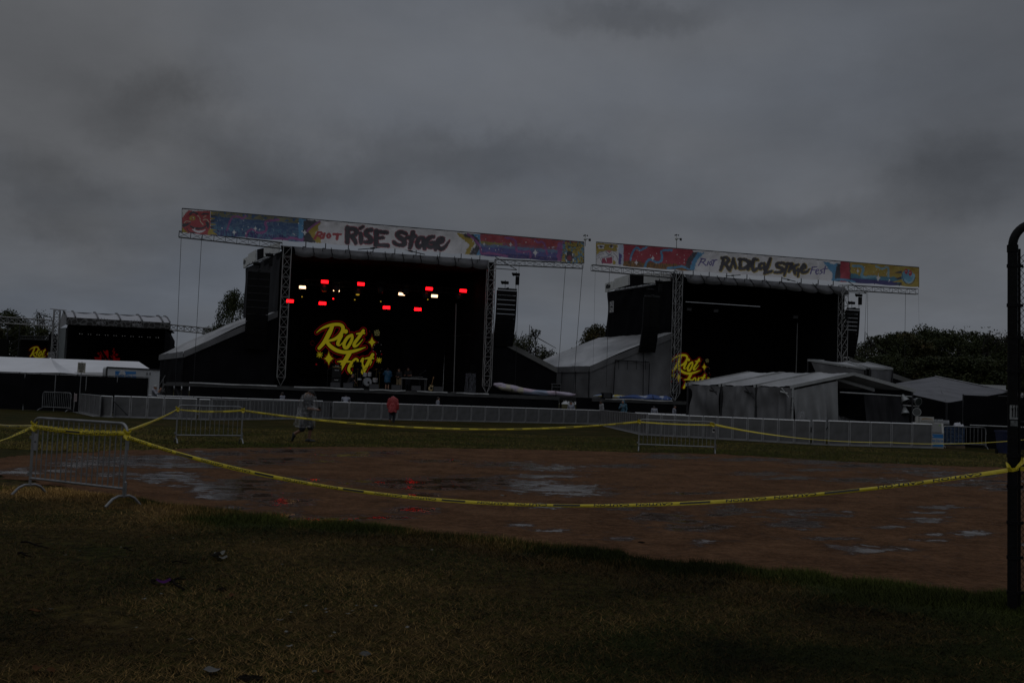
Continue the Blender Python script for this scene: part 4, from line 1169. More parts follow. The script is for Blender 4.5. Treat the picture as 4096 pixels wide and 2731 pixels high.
    for i in range(1, ns):
        mb = MB(); u = i / ns; mb.tube([np.array(vf(u, 0)) + ZV * .1 - SB * .03, np.array(vf(u, .4)) - SB * .04, np.array(vf(u, .75)) - SB * .04 + SU * .05, np.array(vf(u, 1)) + SU * .02], .025, 5)
        mb.build('strap', BLACKBOX, root)
    mb = MB(); mb.prism([vt[0] - SU * 1.0 - ZV * .0, vt[0], lo[0], lo[0] - SU * .9 - ZV * .1], SB * .3); mb.build('corner_drape', BLACKFAB, root)
    # towers and cantilever arms
    tower(root, *d['tl'], style=d['tstyle']); tower(root, *d['tr'], style=d['tstyle'])
    for (a, b, hpx) in d['arms']:
        p, q = stg(*a, -.35), stg(*b, -.35); hh = hpx * np.linalg.norm(p - CAM) / FPX
        mb = MB(); truss(mb, p, q, hh * .8, hh, hh * 1.9, ZV, .026, .015, 'N'); mb.build('truss_arm', ALUD, root)
    mb = MB(); P = stg(*d['tr'][2:], -.35)
    for z in (0, -.5): mb.bar(P + SU * .2 + ZV * (-.55), P + SU * 1.9 - ZV * .55 + SB * .05, .06); mb.bar(P + SU * .1 + ZV * .35, P + SU * 1.9 - ZV * .55, .05)
    mb.build('outrigger_bracket', ALU, root)
    # lean-to wings
    cn, rn = stg(*d['wl'], 0), stg(*d['wl_ridge'], 0); off = WD * d['wing_depth']; vv = d['wl_val']
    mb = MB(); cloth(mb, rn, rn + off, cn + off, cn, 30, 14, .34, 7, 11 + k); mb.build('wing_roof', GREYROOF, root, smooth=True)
    mb = MB(); mb.quad(cn - SB * .04, rn - SB * .04, rn - SB * .04 - ZV * vv, cn - SB * .04 - ZV * vv, 12, 2); mb.quad(cn - SU * .03, cn + off - SU * .03, cn + off - SU * .03 - ZV * vv * .95, cn - SU * .03 - ZV * vv * .95, 8, 2)
    mb.build('wing_valance', d['wing_vmat'], root)
    mb = MB(); cloth(mb, cn + SB * .05 - ZV * .1, rn + SB * .05 - ZV * .1, gz(rn + SB * .05, DECK), gz(cn + SB * .05, DECK), 30, 14, .13, 7, 15 + k); mb.build('wing_wall', d['wing_mat'], root, smooth=True)
    mb = MB(); cloth(mb, cn - ZV * .1 + SU * .06, cn + off - ZV * .1 + SU * .06, gz(cn + off + SU * .06, DECK - .1), gz(cn + SU * .06, DECK - .1), 30, 12, .12, 9, 19 + k); mb.build('wing_wall', d['wing_mat2'], root, smooth=True)
    cn2, rn2 = stg(*d['wr'], 0), stg(*d['wr_ridge'], 0)
    mb = MB(); cloth(mb, rn2, rn2 + off, cn2 + off, cn2, 10, 10, .1, 3, 23 + k); mb.build('wing_roof', GREYROOF, root, smooth=True)
    mb = MB(); mb.quad(rn2 - SB * .05, cn2 - SB * .05, cn2 - SB * .05 - ZV * .42, rn2 - SB * .05 - ZV * .42, 12, 1); mb.build('wing_valance', mat('olive_grey_tarp', (.13, .13, .125), .5, .25, .8, .4, 3), root)
    mb = MB(); cloth(mb, rn2 + SB * .05 - ZV * .05, cn2 + SB * .05 - ZV * .05, gz(cn2 + SB * .05, DECK), gz(rn2 + SB * .05, DECK), 24, 14, .10, 6, 27 + k); mb.build('wing_wall', BLACKFAB, root, smooth=True)
    mb = MB(); mb.quad(cn2, cn2 + off, gz(cn2 + off, DECK), gz(cn2, DECK)); mb.build('wing_wall', BLACKFAB, root)
    return root, FL, FR, BL, BR


S1 = dict(label='left concert stage with red and white lights glowing under its dark roof', xl=1125, yl=1545, xr=1955, yr=1574, depth=8.7,
          wl=(735, 1405), wl_ridge=(1112, 1243), wr=(2228, 1470), wr_ridge=(1962, 1330), wing_depth=11.0, wl_val=.46, wing_mat=BLACKFAB, wing_mat2=BLACKFAB, wing_vmat=GREYFAB,
          skirt=757, edge=[(757, 1108), (1176, 1455), (1478, 1622), (1668, 1790), (1825, 1955)], ytop_l=985, ytop_r=1040,
          val_top=[(1178, 986), (1953, 1040)], val_bot=[(1181, 1018), (1956, 1071)], nstrap=11, wallmat=CHARFAB, fold=.12,
          wall_nt=(1125, 1012), wall_ft=(982, 1072), wall_nb=(1108, 1262), wall_fb=(972, 1292),
          fascia=[[(979, 1037), (998, 1026), (998, 1062), (979, 1074)], [(999, 1018), (1028, 1000), (1028, 1043), (999, 1061)], [(1062, 992), (1097, 977), (1097, 1022), (1062, 1028)], [(1100, 976), (1122, 968), (1122, 1010), (1100, 1017)]],
          gap=[(1028, 998), (1062, 990), (1062, 1030), (1028, 1044)], pipe=[(1004, 1062), (1090, 1030)], tl=(1122, 1546, 1143, 988), tr=(1946, 1575, 1975, 1045), tstyle='N',
          arms=[((716, 937), (1128, 983), 23), ((1980, 1048), (2330, 1064), 21)])
S2 = dict(label='right concert stage with unlit dark interior and lettered white header', xl=2687, yl=1603, xr=3372, yr=1622, depth=8.7,
          wl=(2358, 1464), wl_ridge=(2690, 1330), wr=(3650, 1520), wr_ridge=(3395, 1430), wing_depth=11.0, wl_val=.5, wing_mat=GREYFAB, wing_mat2=GREYFAB, wing_vmat=GREYFAB,
          skirt=2303, edge=[(2420, 2690)], ytop_l=1095, ytop_r=1150,
          val_top=[(2735, 1096), (3372, 1147)], val_bot=[(2748, 1126), (3396, 1176)], nstrap=10, wallmat=BLACKFAB, fold=.35, slit=(2735, 3035, 1205.6, 1206.9),
          wall_nt=(2687, 1120), wall_ft=(2429, 1168), wall_nb=(2680, 1333), wall_fb=(2421, 1352),
          fascia=[[(2425, 1135), (2460, 1124), (2460, 1157), (2425, 1169)], [(2462, 1117), (2519, 1099), (2519, 1140), (2462, 1157)], [(2580, 1094), (2641, 1094), (2641, 1131), (2580, 1133)], [(2646, 1092), (2686, 1096), (2686, 1124), (2646, 1126)]],
          gap=[(2519, 1099), (2580, 1094), (2580, 1140), (2519, 1150)], pipe=[(2470, 1162), (2635, 1137)], tl=(2699, 1604, 2712, 1085), tr=(3366, 1618, 3388, 1142), tstyle='X',
          arms=[((2367, 1071), (2690, 1101), 23), ((3388, 1151), (3668, 1167), 20)])
st1, FL1, FR1, BL1, BR1 = make_stage(1, S1)
st2, FL2, FR2, BL2, BR2 = make_stage(2, S2)


def header(label, seams, x0, y0t, y0b, x1, y1t, y1b, art, name):
    T = lambda px: y0t + (y1t - y0t) * (px - x0) / (x1 - x0); B = lambda px: y0b + (y1b - y0b) * (px - x0) / (x1 - x0)
    root = empty('header_banner', stg((x0 + x1) / 2, B((x0 + x1) / 2), -.6), label, 'banner', 'painted header banners above the stages')
    allx = [x0] + seams + [x1]
    def fn(u, v):
        px = x0 + (x1 - x0) * u
        i = max(j for j in range(len(allx) - 1) if allx[j] <= px + 1e-6); t = (px - allx[i]) / (allx[i + 1] - allx[i]); bow = math.sin(math.pi * t)
        P = stg(px, T(px) + (B(px) - T(px)) * v, -.62)
        return P + SB * (.09 * bow * math.sin(math.pi * v) + .03 * mnoise.noise(Vector((px * .06, v * 2.5, i)))) - ZV * bow * (.06 * v - .04 * (1 - v))
    painted('banner_cloth', fn, 900, 46, BANNERMAT, root, art)
    mb = MB(); a, b = stg(x0, y0t, -.56), stg(x1, y1t, -.56)
    mb.bar(a + ZV * .05, b + ZV * .05, .07, .07); mb.build('top_rail', DARKSTEEL, root)
    for px in allx:
        mb = MB(); P = stg(px, T(px), -.54); Q = stg(px, B(px), -.54); mb.bar(P + ZV * .06, Q - ZV * .05, .07, .05)
        if px in seams and d_in(px, seams): mb.bar(Q - ZV * .0, Q - ZV * .42, .07, .06); mb.bar(Q - ZV * .40, Q - ZV * .40 - SU * .22, .06, .06); mb.bar(Q - ZV * .40 - SU * .2, Q - ZV * .62 - SU * .2, .06, .06)
        mb.build('post', DARKSTEEL, root)
    for (p, q) in DIAG[name]:
        mb = MB(); a, b = stg(*p, -.5), stg(*q, -.45); mb.tube([a, b], .035, 6); m_ = (a + b) / 2; mb.tube([a * .6 + b * .4, a * .45 + b * .55], .07, 6); mb.build('turnbuckle_stay', DARKSTEEL, root)
    return root


DIAG = {'a': [((1432, 998), (1555, 988)), ((1590, 992), (1700, 1018))], 'b': [((2903, 1104), (2962, 1100)), ((3127, 1112), (3182, 1126))]}
d_in = lambda px, seams: seams.index(px) > 1 and seams.index(px) < len(seams) - 3
header('long painted banner lettered RISE STAGE with a red devil face at one end', [988, 1130, 1224, 1303, 1394, 1493, 1580, 1665, 1760, 1845, 1920, 2000, 2121, 2243], 729, 837, 929, 2336, 971, 1052, banner1, 'a')
header('long painted banner lettered RADICAL STAGE with a tiger face at one end', [2480, 2589, 2700, 2773, 2837, 2907, 2988, 3058, 3127, 3205, 3273, 3333, 3395, 3498, 3597], 2385, 971, 1055, 3675, 1072, 1147, banner2, 'b')

for (px, yb, yt, lab) in ((2341, 985, 956, 'small weather station on the right end of the left header banner'), (2706, 1000, 954, 'small weather station on a mast above the right stage tower')):
    b, t_ = stg(px, yb, -.55), stg(px, yt, -.55); root = empty('weather_station', b, lab, 'weather station')
    mb = MB(); mb.tube([b, t_], .03, 6); mb.build('mast', STEEL, root)
    mb = MB(); mb.lathe([(.05, -.12), (.13, -.08), (.13, .02), (.06, .10)], t_, ZV, 10); mb.build('housing', WHITEPANEL, root)
    mb = MB(); mb.bar(t_ + ZV * .05, t_ + SU * .35 - ZV * .03, .03); mb.obox(t_ + SU * .38 - ZV * .05, SU * .09, SB * .01, ZV * .1); mb.build('wind_vane', DARKSTEEL, root)
    mb = MB(); mb.tube([t_ + ZV * .1, t_ + ZV * .28], .015, 5)
    for a in range(3):
        q = t_ + ZV * .28 + SU * .16 * math.cos(a * 2.1) + SB * .16 * math.sin(a * 2.1); mb.tube([t_ + ZV * .28, q], .012, 4); mb.lathe([(.02, -.05), (.06, 0), (.05, .05)], q, SU, 8)
    mb.build('wind_cups', DARKSTEEL, root)

# loudspeaker arrays
line_array(1037, 1088, 1400, 80, 11, -1.3, 'tall black loudspeaker array hanging before the left stage side wall')
line_array(2029, 1162, 1388, 78, 12, -.9, 'black loudspeaker array hanging against the sky beside the left stage')
line_array(2609, 1190, 1412, 64, 11, -1.1, 'black loudspeaker array hanging before the right stage black side cloth')
line_array(3413, 1240, 1432, 54, 12, -.7, 'black loudspeaker array hanging beside the outer tower of the right stage')

# hanging and guy cables
for (a, b, off, r, lab) in [((725, 948), (700, 1560), -.4, .028, 'thin cable from the tip of the left stage arm to the ground'), ((807, 945), (772, 1575), -.4, .028, 'slanting thin cable a step in from the left stage arm tip'),
                            ((2262, 1062), (2228, 1560), -.5, .028, 'slanting cable below the right arm of the left stage'), ((2331, 1060), (2290, 1590), -.5, .03, 'cable from the tip of the left stage right arm to the ground'),
                            ((2077, 1050), (2058, 1600), -.4, .022, 'cable beside the loudspeaker array of the left stage'), ((2438, 1072), (2425, 1545), -.5, .025, 'thin cable dropping across the grey wing roof of the right stage'),
                            ((2381, 1085), (2372, 1470), -.3, .012, 'faint wire hanging from the left arm tip of the right stage'),
                            ((3466, 1160), (3455, 1440), -.4, .022, 'left of two close cables under the right stage outer arm'), ((3471, 1160), (3469, 1440), -.6, .022, 'right of two close cables under the right stage outer arm'),
                            ((3622, 1165), (3618, 1500), -.5, .025, 'single cable below the outer arm of the right stage, before the trees'), ((3673, 1158), (3677, 1320), -.5, .010, 'faint wire at the outermost tip of the right stage arm')]:
    p, q = stg(*a, off), stg(*b, off); mb = MB(); mb.tube([p, q], r * .62, 5); tag(mb.build('guy_cable', DARKSTEEL), lab, 'cable', 'cables hanging from the stage arms')

# ------------------------------------------------------------------ on the stages
def led_screen(label, x0, y0, x1, y1, plane, art, nu=200, nv=120, frame_=True):
    P = [plane(x0, y0), plane(x1, y0), plane(x1, y1), plane(x0, y1)]
    z1_, z0_ = P[0][2], P[3][2]; a, b = gz(P[0], 0), gz(P[1], 0)
    root = empty('led_screen', gz((a + b) / 2, z0_), label, 'screen', 'big video screens at the back of the stages')
    painted('picture_panel', lambda u, v: gz(a * (1 - u) + b * u, z1_ + (z0_ - z1_) * v), nu, nv, LEDMAT, root, art)
    mb = MB(); d = SB * .12
    for (p, q) in ((gz(a, z1_), gz(b, z1_)), (gz(a, z0_), gz(b, z0_)), (gz(a, z0_), gz(a, z1_)), (gz(b, z0_), gz(b, z1_))): mb.bar(p + d, q + d, .1)
    mb.build('frame', BLACKBOX, root); return root


B8 = lambda x, y: stg(x, y, 7.9)
led_screen('video screen with yellow brush lettering at the back of the lit left stage', 1215, 1275, 1600, 1490, B8, paint_logo(1, 1, 1276, 1395), 380, 220)
led_screen('video screen with yellow brush lettering behind the lattice tower of the right stage', 2655, 1390, 2900, 1552, B8, paint_logo(.59, .66, 2692, 1484.7), 200, 130)

# lamps
def strobe(px, py, col, label, group, off=3.2, w=28, h=12):
    P = stg(px, py, off); s = np.linalg.norm(P - CAM) / FPX; w, h = w * s, h * s
    root = empty('stage_strobe', P, label, 'stage light', group)
    tilt = nrm(-SB - ZV * .15); up = nrm(ZV - SB * .15)
    mb = MB(); mb.obox(P - tilt * .12, SU * w * .53, tilt * .08, up * h * .58); mb.build('housing', BLACKBOX, root)
    mb = MB()
    for i in range(5): mb.obox(P + up * h * (i - 2) * .198, SU * w * .48, tilt * .02, up * h * .088)
    mb.build('lamp_panel', col, root)
    mb = MB(); mb.tube([P - SU * w * .57 - tilt * .1, P - SU * w * .57 - tilt * .1 + up * h * .9, P + SU * w * .57 - tilt * .1 + up * h * .9, P + SU * w * .57 - tilt * .1], .02, 5); mb.build('yoke', BLACKBOX, root)


REDL = emit('red_led_strobe', (1.0, .0035, .0065), 28, 0); WARM = emit('warm_white_strobe', (1.0, .60, .34), 16)
rl = 'red stage strobe in the upper row, '
for (x, y, lab) in [(1299, 1127, rl + 'above the warm lamps at its left end'), (1444, 1136, rl + 'second from its left end'), (1717, 1155, rl + 'directly over a warm lamp at right'), (1853, 1163, rl + 'at its right end'),
                    (1160, 1204, 'red stage strobe half hidden by the lattice tower, lower row'), (1290, 1213, 'red stage strobe above the screen lettering, second in the lower row'), (1546, 1230, 'red stage strobe in the lower row, third from the tower'), (1671, 1237, 'red stage strobe farthest from the tower in the lower row')]:
    strobe(x, y, REDL, lab, 'red strobes', 3.2 if y < 1180 else 4.6)
for (x, y, lab) in [(1210, 1149, 'warm white stage strobe at the left end of the lighting truss, fully visible'), (1346, 1160, 'warm white stage strobe with its upper middle hidden by a lamp head'), (1607, 1176, 'warm white stage strobe mostly hidden behind a lamp head'), (1738, 1184, 'warm white stage strobe below a red one at right')]:
    strobe(x, y, WARM, lab, 'warm white strobes', 4.2, 26, 11)


def moving_head(px, py, label, glow=None, off=3.4):
    P = stg(px, py, off); root = empty('moving_head_light', P - ZV * .3, label, 'stage light', 'moving head lights')
    mb = MB(); mb.obox(P + ZV * .5, SU * .22, SB * .16, ZV * .1); mb.build('base', BLACKBOX, root)
    mb = MB()
    for s in (-1, 1): mb.obox(P + SU * s * .26 + ZV * .12, SU * .035, SB * .09, ZV * .27)
    mb.obox(P + ZV * .42, SU * .28, SB * .09, ZV * .03); mb.build('yoke', BLACKBOX, root)
    mb = MB(); mb.lathe([(.16, .2), (.22, .05), (.22, -.18), (.18, -.26)], P, nrm(ZV + SB * .3), 14); mb.build('head', mat('lamp_head_plastic', (.03, .03, .032), .35, .2, 4), root)
    mb = MB(); mb.lathe([(.15, 0), (.12, -.02)], P - nrm(ZV + SB * .3) * .265, nrm(ZV + SB * .3), 14); mb.build('lens', glow or mat('dark_glass', (.02, .02, .03), .08, .1, 2), root)


AMB = emit('amber_lens', (1.0, .62, .05), 1.6)
for (x, y, g_, lab) in [(1297, 1152, None, 'unlit lamp head under the first upper red strobe'), (1346, 1152, None, 'unlit lamp head in front of a warm strobe'), (1431, 1166, AMB, 'lamp head with a glowing amber lens'), (1522, 1158, None, 'unlit lamp head alone in the middle of the truss'),
                        (1622, 1165, None, 'unlit lamp head covering a warm strobe at right'), (1703, 1180, None, 'unlit lamp head left of the rightmost warm strobe'), (1835, 1185, None, 'unlit lamp head under the last upper red strobe')]: moving_head(x, y, lab, g_)
mb = MB(); truss(mb, stg(1215, 1128, 3.9), stg(1905, 1170, 3.9), .35, .4, .6, ZV, .024, .012)
for x in (1330, 1560, 1800): P = stg(x, 1140, 3.9); mb.tube([P, gz(P, FL1[2] + 11.2)], .02, 4)
tag(mb.build('lighting_truss', DARKSTEEL), 'dark lighting truss carrying the strobes across the left stage', 'truss')
for (x, y, m_, lab) in [(1419, 1199, AMB, 'tiny amber spotlight under the glowing amber lamp head'), (1523, 1206, AMB, 'tiny amber spotlight in the middle of the left stage'), (1333, 1195, REDL, 'tiny red spotlight over the screen lettering'), (1208, 1187, AMB, 'tiny warm spotlight near the left lattice tower'), (1711, 1198, AMB, 'tiny amber spotlight below the rightmost warm strobe')]:
    P = stg(x, y, 5.2); root = empty('spotlight', P, lab, 'stage light', 'tiny spotlights'); mb = MB(); mb.lathe([(.06, 0), (.12, .05), (.12, .35)], P, SB, 10); mb.build('housing', BLACKBOX, root)
    mb = MB(); mb.lathe([(.05, 0), (.045, .01)], P - SB * .02, SB, 10); mb.build('lens', m_, root)
for (x, y, lab) in [(2864, 1243, 'pale unlit strobe in the right stage, facing front'), (3183, 1268, 'pale unlit strobe above a pole in the right stage'), (2757, 1237, 'faint unlit strobe behind the lettered header in the right stage')]:
    strobe(x, y, mat('unlit_panel', (.16, .16, .17), .4, .1, 3), lab, 'unlit strobes', 3.5, 21, 11)
for (px, y0, y1, st, lab) in [(1818, 1215, 1480, 1, 'thin grey pole standing deep in the left stage near the right tower'), (3183, 1292, 1492, 1, 'thin grey pole standing in the dark right stage'), (1088, 1285, 1452, 0, 'thin grey pole in the dark beside the left stage tower')]:
    a, b = stg(px, y1, 3), stg(px + 7, y0, 3); mb = MB(); mb.tube([gz(a, DECK), b], .045, 7); mb.lathe([(.3, 0), (.3, .03), (.06, .06)], gz(a, DECK), ZV, 12); tag(mb.build('lighting_pole', mat('pole_grey', (.20, .20, .20), .5, .2, 2)), lab, 'pole')

# backline
def on_deck(px, off): return gz(stg(px, 1540 + (px - 1100) * .033, off), DECK)


def amp_stack(px, off, label, w=.76):
    P = on_deck(px, off); root = empty('guitar_amplifier', P, label, 'amplifier')
    for i, (z0, z1_) in enumerate(((.06, .80), (.82, 1.56))):
        mb = MB(); mb.obox(P + ZV * (z0 + z1_) / 2, SU * w / 2, SB * .18, ZV * (z1_ - z0) / 2); c = mb.build('speaker_cabinet', BLACKBOX, root)
        mb = MB(); mb.obox(P + ZV * (z0 + z1_) / 2 - SB * .185, SU * w * .46, SB * .01, ZV * .34); mb.build('grille_cloth', mat('amp_grille', (.018, .018, .018), .9, .3, 30), c)
        mb = MB(); text_on(mb, 'Marshall', P + ZV * (z1_ - .14) - SB * .2, SU, ZV, .075, .28); mb.build('badge', mat('white_badge', (.7, .7, .7), .4, .05, 3), root)
    mb = MB(); mb.obox(P + ZV * 1.70, SU * w / 2, SB * .14, ZV * .13); mb.build('amplifier_head', BLACKBOX, root)
    mb = MB(); mb.obox(P + ZV * 1.66 - SB * .145, SU * w * .45, SB * .008, ZV * .045); mb.build('control_panel', mat('gold_panel', (.30, .24, .10), .4, .15, 10, metal=.5), root)
    mb = MB(); text_on(mb, 'Marshall', P + ZV * 1.76 - SB * .15, SU, ZV, .075, .28); mb.build('badge', MATS['white_badge'], root)
    return P


P = amp_stack(1343, 3.6, 'black guitar amplifier stack on the left stage with white script badges')
mb = MB(); mb.lathe([(.035, 0), (.04, .15), (.018, .2), (.016, .27)], P + ZV * 1.83 + SU * .15, ZV, 10); tag(mb.build('bottle', mat('bottle_glass', (.03, .03, .03), .1, .1, 3)), 'dark bottle standing on the guitar amplifier before the yellow lettering', 'bottle')
amp_stack(2760, 3.4, 'black guitar amplifier stack beside the tower of the right stage')

P = on_deck(1467, 3.4); dk = empty('drum_kit', P, 'white drum kit on the left stage before the yellow lettering', 'drum kit')
shell, hd_, chrome = mat('pearl_drum_shell', (.55, .55, .56), .3, .15, 8), mat('drum_head', (.35, .36, .38), .4, .1, 4), STEEL
mb = MB(); mb.obox(P + SB * .6 + ZV * .12, SU * 1.3, SB * 1.0, ZV * .12); mb.build('riser', BLACKBOX, dk)
C = P + ZV * .60; mb = MB(); mb.lathe([(.30, .02), (.33, 0), (.33, .45), (.30, .47)], C - SB * .4, SB, 24); mb.build('bass_drum', shell, dk)
mb = MB(); mb.lathe([(.305, 0), (.305, .01)], C - SB * .41, SB, 24); o = mb.build('bass_drum_head', hd_, dk)
mb = MB(); mb.lathe([(.085, 0), (.085, .012)], C - SB * .425 + SU * .07 - ZV * .05, SB, 16); mb.build('port_hole', BLACKBOX, dk)
for (dx, dz, r) in ((-.2, 1.12, .15), (.16, 1.16, .15), (.62, .72, .2)):
    mb = MB(); mb.lathe([(r - .01, 0), (r, .02), (r, .26), (r - .01, .28)], P + SU * dx + ZV * (dz - .1), nrm(ZV - SB * .3), 18); mb.build('tom_drum', shell, dk)
mb = MB(); mb.lathe([(.17, 0), (.17, .13)], P - SU * .62 + ZV * .72, ZV, 18); mb.build('snare_drum', shell, dk)
for (dx, dy, dz, r) in ((-.75, .1, 1.55, .24), (.7, .1, 1.6, .24), (-.95, -.1, 1.15, .18), (1.0, .3, 1.35, .26)):
    mb = MB(); c = P + SU * dx + SB * dy + ZV * dz; mb.lathe([(r, 0), (r * .3, .02), (.05, .05), (.01, .05)], c, nrm(ZV + SU * .15 * np.sign(-dx)), 20); mb.tube([c, gz(c, DECK)], .015, 5)
    for a in range(3): mb.tube([gz(c, DECK + .3), gz(c + SU * .25 * math.cos(a * 2.1) + SB * .25 * math.sin(a * 2.1), DECK)], .012, 4)
    mb.build('cymbal_stand', mat('brass_cymbal', (.35, .27, .10), .35, .2, 5, metal=.8), dk)
mb = MB()
for s in (-1, 1): mb.tube([C + SU * s * .33, P + SU * s * .5 - SB * .5], .015, 5)
mb.build('spurs', chrome, dk)

P = on_deck(1407, 5.0); root = empty('drum_throne_case', P, 'dark covered rack standing before the screen lettering behind the drums', 'equipment rack'); mb = MB(); Q = on_deck(1425, 5.2)
mb.obox(Q + ZV * 1.35, SU * .29, SB * .3, ZV * .85); mb.build('cover', BLACKFAB, root); mb = MB()
for s in (-1, 1): mb.tube([Q + SU * s * .2 + ZV * .5, Q + SU * s * .4 - SB * .1], .02, 4); mb.tube([Q + SU * s * .3 + ZV * 2.2, Q + SU * s * .8 + ZV * .1], .025, 4)
mb.build('legs', DARKSTEEL, root)

def wedge(px, off, label, flip=1):
    P = on_deck(px, off); mb = MB(); w = .36
    pr = [P - SB * .22 - SU * w, P + SB * .26 - SU * w, P + SB * .20 - SU * w + ZV * .38, P - SB * .10 - SU * w + ZV * .42]
    mb.prism(pr, SU * 2 * w); root = empty('stage_monitor', P, label, 'floor monitor', 'floor monitors along the stage edge'); mb.build('cabinet', mat('monitor_paint', (.020, .020, .023), .5, .2, 6), root)
    mb = MB(); mb.prism([p + nrm(SB * .9 + ZV) * .0 for p in [P - SB * .235 + SU * -w * .9 + ZV * .06, P - SB * .235 + SU * w * .9 + ZV * .06, P - SB * .115 + SU * w * .9 + ZV * .40, P - SB * .115 - SU * w * .9 + ZV * .40]], -SB * .012); mb.build('grille', mat('monitor_grille', (.028, .028, .032), .6, .2, 40), root)


for (x, lab) in [(1340, 'floor monitor in front of the guitar amplifier stack'), (1391, 'floor monitor before the crouching person'), (1495, 'floor monitor right of the bass drum'), (1583, 'floor monitor before the man in khaki shorts'), (1663, 'floor monitor right of the equipment table'), (1750, 'floor monitor beside the electric guitar')]: wedge(x, 1.0, lab)
# table with gear, guitar, side fill
P = on_deck(1652, 4.2); root = empty('equipment_table', P, 'long equipment table with a pale top on the left stage', 'table')
mb = MB(); mb.obox(P + ZV * 1.02, SU * 1.05, SB * .4, ZV * .04); mb.build('table_top', mat('pale_table', (.30, .30, .30), .5, .2, 3), root)
for sx in (-1, 1):
    for sy in (-1, 1): mb = MB(); mb.tube([P + SU * sx * .98 + SB * sy * .34, P + SU * sx * .98 + SB * sy * .34 + ZV * .98], .03, 6); mb.build('leg', STEEL, root)
P2 = P + ZV * 1.065; kb = empty('keyboard', P2, 'low black keyboard on the equipment table', 'keyboard'); mb = MB(); mb.obox(P2 + ZV * .05 + SU * .2, SU * .6, SB * .17, ZV * .05); mb.build('case', BLACKBOX, kb); mb = MB(); mb.obox(P2 + ZV * .108 - SB * .06 + SU * .2, SU * .55, SB * .08, ZV * .006); mb.build('keys', shell, kb)
P = on_deck(1722, 1.6); gt = empty('electric_guitar', P, 'cream electric guitar leaning on a stand at the stage edge', 'guitar'); ax = nrm(ZV + SU * .18); r_ = nrm(SU - ax * (SU @ ax))
prof = [(-.16, .0), (-.2, .12), (-.17, .25), (-.10, .30), (-.15, .42), (-.07, .40), (-.03, .36), (.03, .36), (.08, .42), (.15, .38), (.10, .28), (.17, .18), (.19, .08), (.12, -.03), (0, -.06)]
mb = MB(); mb.prism([P + ZV * .12 + r_ * a + ax * b - SB * .02 for a, b in prof], SB * .045); mb.build('body', mat('cream_guitar', (.55, .42, .22), .3, .1, 5), gt)
mb = MB(); mb.bar(P + ZV * .12 + ax * .3 - SB * .03, P + ZV * .12 + ax * .92 - SB * .03, .055, .03); mb.build('neck', mat('maple_neck', (.38, .20, .08), .4, .15, 8), gt)
mb = MB(); mb.prism([P + ZV * .12 + r_ * a + ax * b - SB * .04 for a, b in ((-.03, .92), (.03, .92), (.05, 1.0), (.04, 1.10), (-.03, 1.08))], SB * .02); mb.build('headstock', MATS['maple_neck'], gt)
mb = MB(); mb.prism([P + ZV * .12 + r_ * a + ax * b - SB * .032 for a, b in ((-.08, .1), (.08, .08), (.10, .24), (-.06, .30))], SB * .01); mb.build('pickguard', BLACKBOX, gt)
mb = MB(); mb.tube([P - SU * .2, P + ZV * .35 + SB * .12, P + SU * .2], .012, 5); mb.tube([P + ZV * .35 + SB * .12, P + SB * .3], .012, 5); mb.build('stand', DARKSTEEL, gt)
P = on_deck(1895, 2.8); sf = empty('side_fill_speaker', P, 'tall black speaker stack wrapped in clear plastic near the right tower', 'speaker')
for (z0, z1_, w) in ((0, 1.25, .55), (1.27, 2.35, .45)): mb = MB(); mb.obox(P + ZV * (z0 + z1_) / 2, SU * w, SB * .4, ZV * (z1_ - z0) / 2); mb.build('cabinet', BLACKBOX, sf)
mb = MB(); mb.grid(lambda u, v: P + (SU * math.cos(u * 6.283) * (.68 + .05 * math.sin(u * 40)) + SB * math.sin(u * 6.283) * .55) * (1.1 - .12 * v) + ZV * v * 1.6, 40, 8); mb.build('plastic_wrap', poly_mat('cloudy_plastic', (.35, .36, .42), .22), sf, smooth=True)
for (px, off, lab) in [(1503, 3.0, 'microphone stand right of the drums'), (1440, 1.5, 'microphone stand in front of the drums'), (1678, 1.8, 'microphone stand beside the equipment table'), (1308, 1.5, 'microphone stand at the left end of the stage monitors')]:
    P = on_deck(px, off); root = empty('microphone_stand', P, lab, 'microphone stand', 'microphone stands'); mb = MB(); mb.tube([P, P + ZV * 1.35], .014, 5); mb.tube([P + ZV * 1.3 - SU * .1, P + ZV * 1.6 + SU * .35], .012, 5)
    for a in range(3): mb.tube([P + ZV * .15, P + SU * .3 * math.cos(a * 2.1) + SB * .3 * math.sin(a * 2.1)], .012, 4)
    mb.build('tripod', DARKSTEEL, root); mb = MB(); mb.tube([P + ZV * 1.6 + SU * .35, P + ZV * 1.68 + SU * .45], .03, 7); mb.build('microphone', DARKSTEEL, root)

